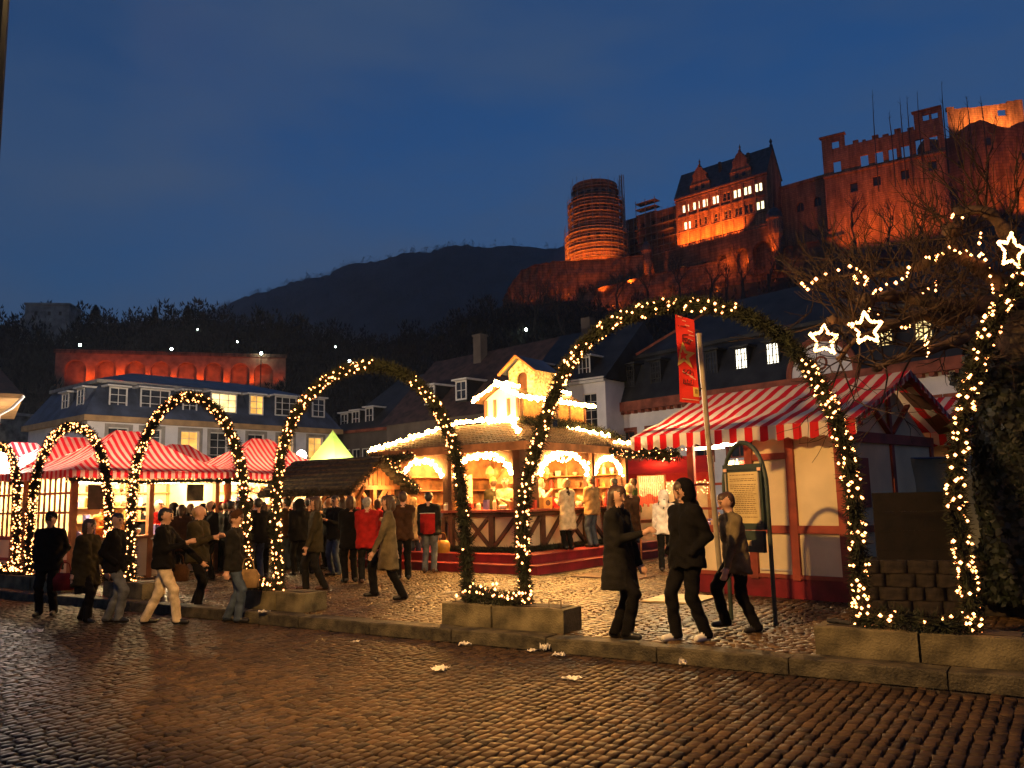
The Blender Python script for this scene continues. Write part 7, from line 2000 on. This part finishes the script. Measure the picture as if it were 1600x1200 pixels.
HR = {'black': pm('hair_black', (.012, .01, .009), .5, .2, 30), 'brown': pm('hair_brown', (.06, .03, .015), .5, .2, 30), 'blond': pm('hair_blond', (.36, .22, .09), .5, .2, 30), 'grey': pm('hair_grey', (.28, .26, .23), .55, .2, 30)}
SHM = [pm('leather_black', (.012, .011, .01), .35, .15, 12), pm('leather_brown', (.07, .03, .015), .4, .15, 12), pm('trainer_white', (.6, .58, .54), .6, .1, 12)]
def person(label, me, pos, face, h=1.75, top='black', leg='jeans', hair='brown', shoe=0, skin=0, acc='grey', group=None):
    """face: heading in radians, 0 = away from the camera (+y)"""
    o = link('person', me); o.matrix_world = Matrix.Translation(pos) @ Matrix.Rotation(face, 4, 'Z') @ Matrix.Scale(h / 1.75, 4)
    for i, m_ in enumerate((SK[skin], HR[hair], CL[top], CL[leg], SHM[shoe], CL[acc])):
        o.material_slots[i].link = 'OBJECT'; o.material_slots[i].material = m_
    return tag(o, label, 'person', group)
NEAR, MIDV, FARV = .0135, .019, .027
def P_(key, vox, **kw): return person_mesh(key, vox, **kw)
def ground_at(u, v, z=0.0): return gnd(u, v, z)
RZ = ROAD_Z + .004
W_ = 'people walking along the kerb'
# walkers on the road at left
person('man in black coat and dark cap walking toward us at far left', P_(1, NEAR, coat=.78, stride=.05, arms='pocket', hat='cap', bulk=1.1, scarf=True), ground_at(72, 962, RZ), PI + .15, 1.66, 'black', 'black', 'black', 0, 0, 'black', W_)
person('woman in dark brown coat and skirt beside the capped man', P_(2, NEAR, coat=.62, flare=.04, stride=.16, skirt=.5, hair='bob', boots=True), ground_at(132, 972, RZ), -PI / 2 - .3, 1.56, 'olive', 'black', 'brown', 0, 0, 'brown', W_)
person('walker in black jacket and pale jeans behind the woman in brown', P_(3, NEAR, coat=.82, stride=.14, lift=.02, arms='pocket', yaw=.5), ground_at(176, 974, RZ), -PI / 2, 1.64, 'black', 'palejeans', 'black', 0, 0, 'black', W_)
person('walker in cream trousers and black jacket, one arm held forward', P_(4, NEAR, coat=.84, stride=.27, arms=('swing', 'front'), bulk=1.08, stripe_=True), ground_at(252, 975, RZ), -PI / 2 + .1, 1.7, 'black', 'cream', 'black', 0, 0, 'white', W_)
person('tall walker in olive jacket close behind the cream trousers', P_(5, NEAR, coat=.8, stride=.1, hair='bald', bulk=1.1, arms='front', yaw=-.5), ground_at(306, 955, RZ), -PI / 2 - .2, 1.74, 'olive', 'black', 'blond', 0, 0, 'brown', W_)
person('walker in dark jacket and blue jeans carrying a tan bag', P_(6, NEAR, coat=.82, stride=.12, arms=('pocket', 'down'), hat='beanie', nod=.2), ground_at(364, 972, RZ), -PI / 2, 1.62, 'darkgrey', 'jeans', 'brown', 0, 0, 'brown', W_)
person('walker in brown coat hurrying past the fourth arch leg', P_(7, MIDV, coat=.72, stride=.16, flare=.03, hair='bob'), ground_at(492, 922), PI / 2 + .4, 1.72, 'olive', 'darkgrey', 'brown', 1, 0, 'brown', 'people crossing the square')
person('woman in long beige coat striding before the thatched hut', P_(8, MIDV, coat=.52, flare=.05, stride=.24, lift=.05, hair='bob', boots=True), ground_at(607, 937), PI / 2 + .2, 1.7, 'khaki', 'black', 'brown', 0, 0, 'brown', 'people crossing the square')
person('woman in black coat standing left of the red coated woman', P_(9, MIDV, coat=.7, flare=.02, arms='front', hair='bob'), ground_at(547, 910), .5, 1.72, 'black', 'black', 'brown', 0, 0, 'black', 'people standing before the kiosk')
person('woman in long red coat with short grey hair', P_(10, MIDV, coat=.72, flare=.02, arms='front', hair='short', bulk=1.05), ground_at(573, 911), .3, 1.7, 'red', 'darkgrey', 'grey', 1, 0, 'red', 'people standing before the kiosk')
person('man in brown jacket with hood turned to the kiosk', P_(11, MIDV, coat=.8, arms='front', hair='short'), ground_at(630, 906), .2, 1.8, 'brown', 'black', 'brown', 0, 0, 'beige', 'people standing before the kiosk')
# two-tone jacket: red back panel is a child of the body
rm = person('man in black and red jacket with white piping and grey jeans', P_(12, MIDV, coat=.82, arms='down', bulk=1.12), ground_at(671, 895), -.12, 1.8, 'darkgrey', 'palejeans', 'black', 1, 0, 'red', 'people standing before the kiosk')
mb = MB(); g = []
for j in range(9):
    for i in range(9):
        x = -.165 + .33 * i / 8; z = .84 + .44 * j / 8; g.append((x, -.155 - .012 * math.cos(x * 9) + abs(x) ** 2 * 1.0 - .02 * math.sin(j * .4), z))
mb.add(g, [(j * 9 + i, j * 9 + i + 1, (j + 1) * 9 + i + 1, (j + 1) * 9 + i) for j in range(8) for i in range(8)])
mb.build('jacket_panel', CL['red'], rm, smooth=True)
MB().tube([(-.17, -.155, 1.285), (0, -.172, 1.29), (.17, -.155, 1.285)], .008, 5).build('piping', CL['white'], rm)
# near walkers right of the middle planter
person('long haired woman in knee length dark coat reaching out one hand, near the kerb', P_(13, NEAR, coat=.58, flare=.045, stride=.12, lift=.03, arms=('down', 'front'), hair='long', bulk=1.06, boots=True, yaw=.4), ground_at(972, 1000), -PI / 2 - .55, 1.72, 'darkgrey', 'black', 'brown', 0, 0, 'brown', W_)
person('young man in black jacket and white trainers walking by the pole', P_(14, NEAR, coat=.8, stride=.13, arms='pocket', hair='short', hat='hood', bulk=1.1, nod=.25), ground_at(1080, 1001), PI / 2 + .5, 1.76, 'black', 'black', 'brown', 2, 0, 'black', W_)
person('walker in grey brown jacket passing before the notice board', P_(15, NEAR, coat=.74, stride=.16, lift=.06, flare=.02, hair='short', lean=.12, nod=.2), ground_at(1158, 988), PI / 2 + .2, 1.62, 'khaki', 'black', 'brown', 0, 0, 'brown', W_)
person('woman in short white jacket seen from behind by the ribbon rack', P_(16, MIDV, coat=.82, arms='down', hair='long', hat='hood', bulk=1.05), ground_at(1042, 893), -.15, 1.7, 'white', 'black', 'black', 0, 0, 'white', 'people at the right of the kiosk')
# people on the kiosk step
KPZ = .385
def kp(x, y): return KF.w(x, y, KPZ)
person('woman in long cream coat with dark collar at the kiosk counter', P_(17, MIDV, coat=.5, flare=.03, arms='front', hair='short', scarf=True), kp(-.2, 1.95), .65, 1.66, 'cream', 'black', 'blond', 0, 0, 'brown', 'customers on the kiosk step')
person('man in beige jacket and grey jeans at the kiosk counter', P_(18, MIDV, coat=.8, arms='front', hair='short', bulk=1.1), kp(-.15, 3.0), .75, 1.74, 'tan', 'jeans', 'brown', 0, 0, 'brown', 'customers on the kiosk step')
person('man in dark maroon jacket with red bag at the kiosk', P_(19, MIDV, coat=.78, arms='front', hair='short', nod=.15), kp(.1, 3.7), .5, 1.68, 'maroon', 'jeans', 'black', 0, 0, 'black', 'customers on the kiosk step')
person('customer in light green jacket half hidden at the kiosk', P_(20, FARV, coat=.82, arms='front'), kp(.1, 4.7), .6, 1.68, 'green', 'jeans', 'brown', 0, 0, 'brown', 'customers on the kiosk step')
person('tall fair haired man in dark coat right of the green jacket', P_(21, MIDV, coat=.7, arms='front', hair='short', bulk=1.1), ground_at(988, 880), .4, 1.9, 'brown', 'black', 'blond', 0, 0, 'brown', 'people at the right of the kiosk')
person('person in dark green coat in the passage by the big stall', P_(22, FARV, coat=.7, hair='bob'), ground_at(1066, 885), .2, 1.72, 'olive', 'black', 'brown', 0, 0, 'brown', 'people at the right of the kiosk')
# sellers inside the kiosk
person('seller in dark apron behind the corner post of the kiosk', P_(23, FARV, coat=.6, arms='front'), KF.w(-1.15, 1.6, KPZ), PI + .2, 1.8, 'black', 'black', 'black', 0, 0, 'black', 'sellers inside the kiosk')
person('seller in pale shirt behind the left kiosk counter', P_(24, FARV, coat=.85, arms='front'), KF.w(-1.9, 1.75, KPZ), PI - .4, 1.74, 'beige', 'black', 'brown', 0, 0, 'white', 'sellers inside the kiosk')
person('seller in dark green behind the left kiosk counter, facing the grill', P_(25, FARV, coat=.85, arms='front', hat='beanie'), KF.w(-2.4, 1.9, KPZ), .4, 1.74, 'olive', 'black', 'brown', 0, 0, 'green', 'sellers inside the kiosk')
person('seller in white behind the right kiosk counter', P_(26, FARV, coat=.85, arms='chest'), KF.w(-1.45, 2.6, KPZ), -PI / 2 - .4, 1.72, 'white', 'black', 'blond', 0, 0, 'white', 'sellers inside the kiosk')
person('person in red jacket under the thatched hut', P_(27, FARV, coat=.84, arms='front', hair='bob'), ground_at(592, 890), -1.2, 1.68, 'red', 'black', 'brown', 0, 0, 'red', 'people standing before the kiosk')
# crowd before the left stalls and the hut: shared builds, own clothes
VAR = [P_(40, FARV, coat=.8, arms='front', hair='short'), P_(41, FARV, coat=.68, flare=.03, arms='pocket', hair='bob'), P_(42, FARV, coat=.8, arms='front', hair='short', hat='beanie', bulk=1.08), P_(43, FARV, coat=.74, arms='down', hair='long'), P_(44, FARV, coat=.8, arms='pocket', hair='short', hat='hood', bulk=1.12), P_(45, FARV, coat=.6, flare=.04, arms='front', hair='bob', scarf=True), P_(46, FARV, coat=.82, arms='chest', hair='bald', bulk=1.1, yaw=.6)]
crowd = [(258, 872, 4, 'black', 'darkgrey', 'black', 'white', 'broad man in black jacket with white collar before the lattice sided stall', 1.82), (186, 862, 0, 'orange', 'black', 'brown', 'brown', 'seller in orange seen through the third arch', 1.7), (290, 868, 2, 'maroon', 'black', 'brown', 'black', 'man in black beanie and maroon jacket right of the white collar', 1.8), (300, 876, 3, 'red', 'jeans', 'blond', 'grey', 'blond person in red jacket in the crowd at the left stalls', 1.62), (284, 884, 6, 'olive', 'black', 'grey', 'grey', 'bald man in olive jacket low in the left crowd', 1.6),
         (313, 866, 1, 'brown', 'black', 'brown', 'grey', 'person in brown coat between two notice boards', 1.72), (338, 870, 0, 'black', 'black', 'black', 'grey', 'tall man in black with head against the bright stall', 1.78), (356, 872, 3, 'tan', 'darkgrey', 'brown', 'grey', 'woman with long hair and tan jacket in the left crowd', 1.68), (352, 884, 5, 'maroon', 'black', 'black', 'red', 'woman with red scarf left of the third arch leg', 1.64), (398, 872, 4, 'black', 'black', 'brown', 'black', 'hooded person in black between third and fourth arch', 1.76), (408, 868, 1, 'khaki', 'black', 'brown', 'grey', 'person in khaki coat beside the hooded one', 1.7),
         (422, 878, 0, 'darkgrey', 'jeans', 'black', 'grey', 'man in dark grey just left of the fourth arch leg', 1.78), (416, 866, 6, 'red', 'black', 'brown', 'grey', 'person in red glimpsed behind the fourth arch leg', 1.7), (452, 874, 5, 'maroon', 'black', 'brown', 'tan', 'woman in maroon with tan scarf right of the fourth arch leg', 1.7), (460, 882, 3, 'khaki', 'black', 'brown', 'grey', 'woman in pale khaki coat carrying a dark bag', 1.68), (470, 868, 0, 'black', 'black', 'black', 'grey', 'man in black under the left end of the thatched roof', 1.78), (484, 878, 2, 'darkgrey', 'black', 'brown', 'navy', 'person in navy beanie below the thatched eave', 1.76), (502, 874, 1, 'brown', 'black', 'brown', 'grey', 'person in brown coat below the middle of the thatched eave', 1.72),
         (516, 884, 4, 'black', 'black', 'black', 'grey', 'hooded person in black before the hut posts', 1.74), (528, 880, 0, 'navy', 'jeans', 'brown', 'grey', 'man in navy before the hut, left of the black coated woman', 1.8), (538, 872, 6, 'maroon', 'black', 'black', 'grey', 'bald man in maroon under the thatched roof', 1.74), (560, 878, 3, 'brown', 'black', 'black', 'grey', 'long haired person in brown behind the red coated woman', 1.7), (612, 892, 2, 'darkgrey', 'black', 'brown', 'brown', 'person in brown beanie left of the brown jacketed man', 1.72), (648, 884, 1, 'beige', 'jeans', 'blond', 'beige', 'fair person in beige between the two standing men', 1.7), (240, 878, 1, 'tan', 'black', 'brown', 'grey', 'person in tan coat at the picket fence', 1.66), (272, 864, 5, 'orange', 'black', 'blond', 'orange', 'person in orange at the counter of the lattice sided stall', 1.66), (378, 866, 0, 'olive', 'black', 'brown', 'grey', 'man in olive behind the third arch leg', 1.76), (436, 866, 4, 'navy', 'black', 'black', 'grey', 'hooded person in navy behind the fourth arch leg', 1.76),
         (324, 884, 0, 'darkgrey', 'black', 'brown', 'grey', 'man in dark grey with his back to us, middle of the left crowd', 1.76), (368, 890, 4, 'brown', 'black', 'brown', 'grey', 'hooded person in brown left of the third arch leg', 1.7), (340, 892, 2, 'navy', 'black', 'brown', 'maroon', 'person in maroon beanie low in the left crowd', 1.66), (272, 890, 3, 'black', 'black', 'black', 'grey', 'long haired person in black low in the left crowd', 1.66), (404, 888, 5, 'olive', 'black', 'brown', 'grey', 'woman in olive coat with grey scarf between third and fourth arch', 1.66), (448, 890, 0, 'brown', 'jeans', 'black', 'grey', 'man in brown jacket and jeans right of the fourth arch leg', 1.74), (478, 890, 1, 'black', 'black', 'black', 'grey', 'person in plain black coat before the hut corner', 1.7), (508, 892, 6, 'darkgrey', 'black', 'brown', 'grey', 'bald man in dark grey before the hut', 1.74), (532, 894, 3, 'maroon', 'black', 'brown', 'grey', 'long haired person in maroon left of the black coated woman', 1.68), (586, 884, 4, 'navy', 'black', 'brown', 'grey', 'hooded person in navy behind the red coated woman', 1.74), (600, 880, 0, 'brown', 'black', 'blond', 'grey', 'fair man in brown before the hut gable', 1.78),
         (392, 896, 2, 'black', 'black', 'brown', 'black', 'person in black beanie in the gap between third and fourth arch', 1.72), (414, 900, 1, 'darkgrey', 'black', 'brown', 'grey', 'person in dark grey coat low in the gap between third and fourth arch', 1.66), (458, 902, 4, 'black', 'black', 'brown', 'grey', 'hooded person in black right of the fourth arch foot', 1.7), (474, 900, 6, 'brown', 'black', 'black', 'grey', 'bald man in brown right of the fourth arch foot', 1.74), (516, 902, 0, 'black', 'jeans', 'black', 'grey', 'man in black and jeans left of the black coated woman', 1.76), (300, 894, 1, 'black', 'black', 'brown', 'grey', 'person in black coat low in the middle of the left crowd', 1.66), (322, 898, 4, 'darkgrey', 'black', 'brown', 'grey', 'hooded person in dark grey low in the left crowd', 1.64), (352, 900, 0, 'black', 'black', 'black', 'grey', 'man in black left of the walker with the tan bag', 1.7), (238, 892, 2, 'black', 'black', 'brown', 'grey', 'person in grey beanie behind the cream trousers', 1.66), (548, 888, 4, 'maroon', 'black', 'brown', 'grey', 'hooded person in maroon behind the black coated woman', 1.76), (620, 884, 3, 'black', 'black', 'black', 'grey', 'long haired person in black at the kiosk step', 1.72), (655, 880, 0, 'navy', 'black', 'brown', 'grey', 'man in navy at the left end of the kiosk step', 1.8),
         (214, 894, 0, 'black', 'black', 'black', 'grey', 'man in black by the picket fence, right of the third arch foot', 1.7), (262, 900, 4, 'darkgrey', 'black', 'brown', 'grey', 'hooded person in dark grey behind the cream trousers', 1.68), (286, 904, 1, 'brown', 'black', 'brown', 'grey', 'person in brown coat left of the tall olive walker', 1.64), (334, 904, 6, 'black', 'black', 'black', 'grey', 'bald man in black right of the tall olive walker', 1.72), (346, 894, 2, 'darkgrey', 'black', 'brown', 'red', 'person in red beanie behind the walker with the tan bag', 1.7), (372, 906, 3, 'olive', 'black', 'brown', 'grey', 'long haired person in olive beside the third arch leg', 1.64), (402, 906, 0, 'black', 'jeans', 'black', 'grey', 'man in black jacket and jeans just right of the third arch leg', 1.74), (152, 884, 4, 'black', 'black', 'brown', 'grey', 'hooded person in black before the lattice, left of the third arch', 1.66)]
for i, (u, v, k, top, leg, hr, acc, lb, h) in enumerate(crowd):
    rr = random.Random(i * 7 + 1)
    p = ground_at(u, v); p.y += rr.uniform(-.3, .5)
    person(lb, VAR[k], p, rr.choice((1.2, .9, .5, 1.6, 2.4, -.3, .2)) + rr.uniform(-.3, .3), h, top, leg, hr, 0, rr.randrange(3), acc, 'crowd before the left stalls')
# sellers in the stalls
for i, (fr, x, y, top, lb) in enumerate(((FB, -.9, 1.2, 'orange', 'seller in orange behind the counter of the lattice sided stall'), (FB, -.9, 2.6, 'red', 'seller in red at the far end of the lattice sided stall'), (Frame(Bc + KB * 3.95, KA), -.9, 1.4, 'tan', 'seller in tan in the stall by the thatched hut'))):
    person(lb, VAR[i * 2], fr.w(x, y, 0), -PI / 2 - .5, 1.72, top, 'black', 'brown', 0, 0, 'white', 'sellers in the left stalls')
# things held
def bag(label, pos, s, mat, name='bag'):
    t = thing(name, label, 'bag', Matrix.Translation(pos))
    MB().add([(-.16 * s, -.06 * s, 0), (.16 * s, -.06 * s, 0), (.16 * s, .06 * s, 0), (-.16 * s, .06 * s, 0), (-.19 * s, -.05 * s, .2 * s), (.19 * s, -.05 * s, .2 * s), (.19 * s, .05 * s, .2 * s), (-.19 * s, .05 * s, .2 * s), (-.13 * s, -.02 * s, .3 * s), (.13 * s, -.02 * s, .3 * s), (.13 * s, .02 * s, .3 * s), (-.13 * s, .02 * s, .3 * s)], [(0, 3, 2, 1), (0, 1, 5, 4), (1, 2, 6, 5), (2, 3, 7, 6), (3, 0, 4, 7), (4, 5, 9, 8), (5, 6, 10, 9), (6, 7, 11, 10), (7, 4, 8, 11), (8, 9, 10, 11)]).build('pouch', mat, t, smooth=True)
    MB().tube(spline([(-.1 * s, 0, .3 * s), (-.06 * s, 0, .46 * s), (.06 * s, 0, .46 * s), (.1 * s, 0, .3 * s)]), .008, 6).build('strap', mat, t)
bag('yellow plastic bag hanging from the hand of the man in black and red', gnd(692, 893) + Vector((0, -.05, .42)), .95, pm('yellow_bag', (.55, .3, .05), .4, .15, 8, trans=.3))
bag('dark red handbag held by the man in maroon at the kiosk', KF.w(.35, 3.45, .95), 1.0, CL['maroon'])
bag('tan shoulder bag of the walker in blue jeans', gnd(386, 972, RZ) + Vector((0, 0, .5)), .9, CL['tan'])
bag('dark red handbag of the woman in dark brown coat', gnd(98, 968, RZ) + Vector((0, 0, .45)), .9, CL['maroon'])
bag('reddish bag at the hip of the walker in cream trousers', gnd(276, 972, RZ) + Vector((0, 0, .6)), .85, CL['brown'])
bag('dark bag carried by the woman in pale khaki coat', gnd(470, 888) + Vector((0, 0, .55)), 1.0, CL['black'])
# ================================================================== HAZE
hz = MB().box(-2600, -700, -1.4, 2600, 2400, 430).build('haze', None if False else bpy.data.materials.new('evening_haze'))
hm_ = hz.data.materials[0]; hm_.use_nodes = True
n_ = hm_.node_tree.nodes; l_ = hm_.node_tree.links
for q in list(n_):
    if q.type != 'OUTPUT_MATERIAL': n_.remove(q)
pv = n_.new('ShaderNodeVolumePrincipled'); pv.inputs['Color'].default_value = (.8, .88, 1, 1); pv.inputs['Density'].default_value = .00022; pv.inputs['Anisotropy'].default_value = .3
l_.new(pv.outputs[0], [q for q in n_ if q.type == 'OUTPUT_MATERIAL'][0].inputs['Volume'])
tag(hz, 'thin blue evening haze over the valley', 'haze', kind='stuff')
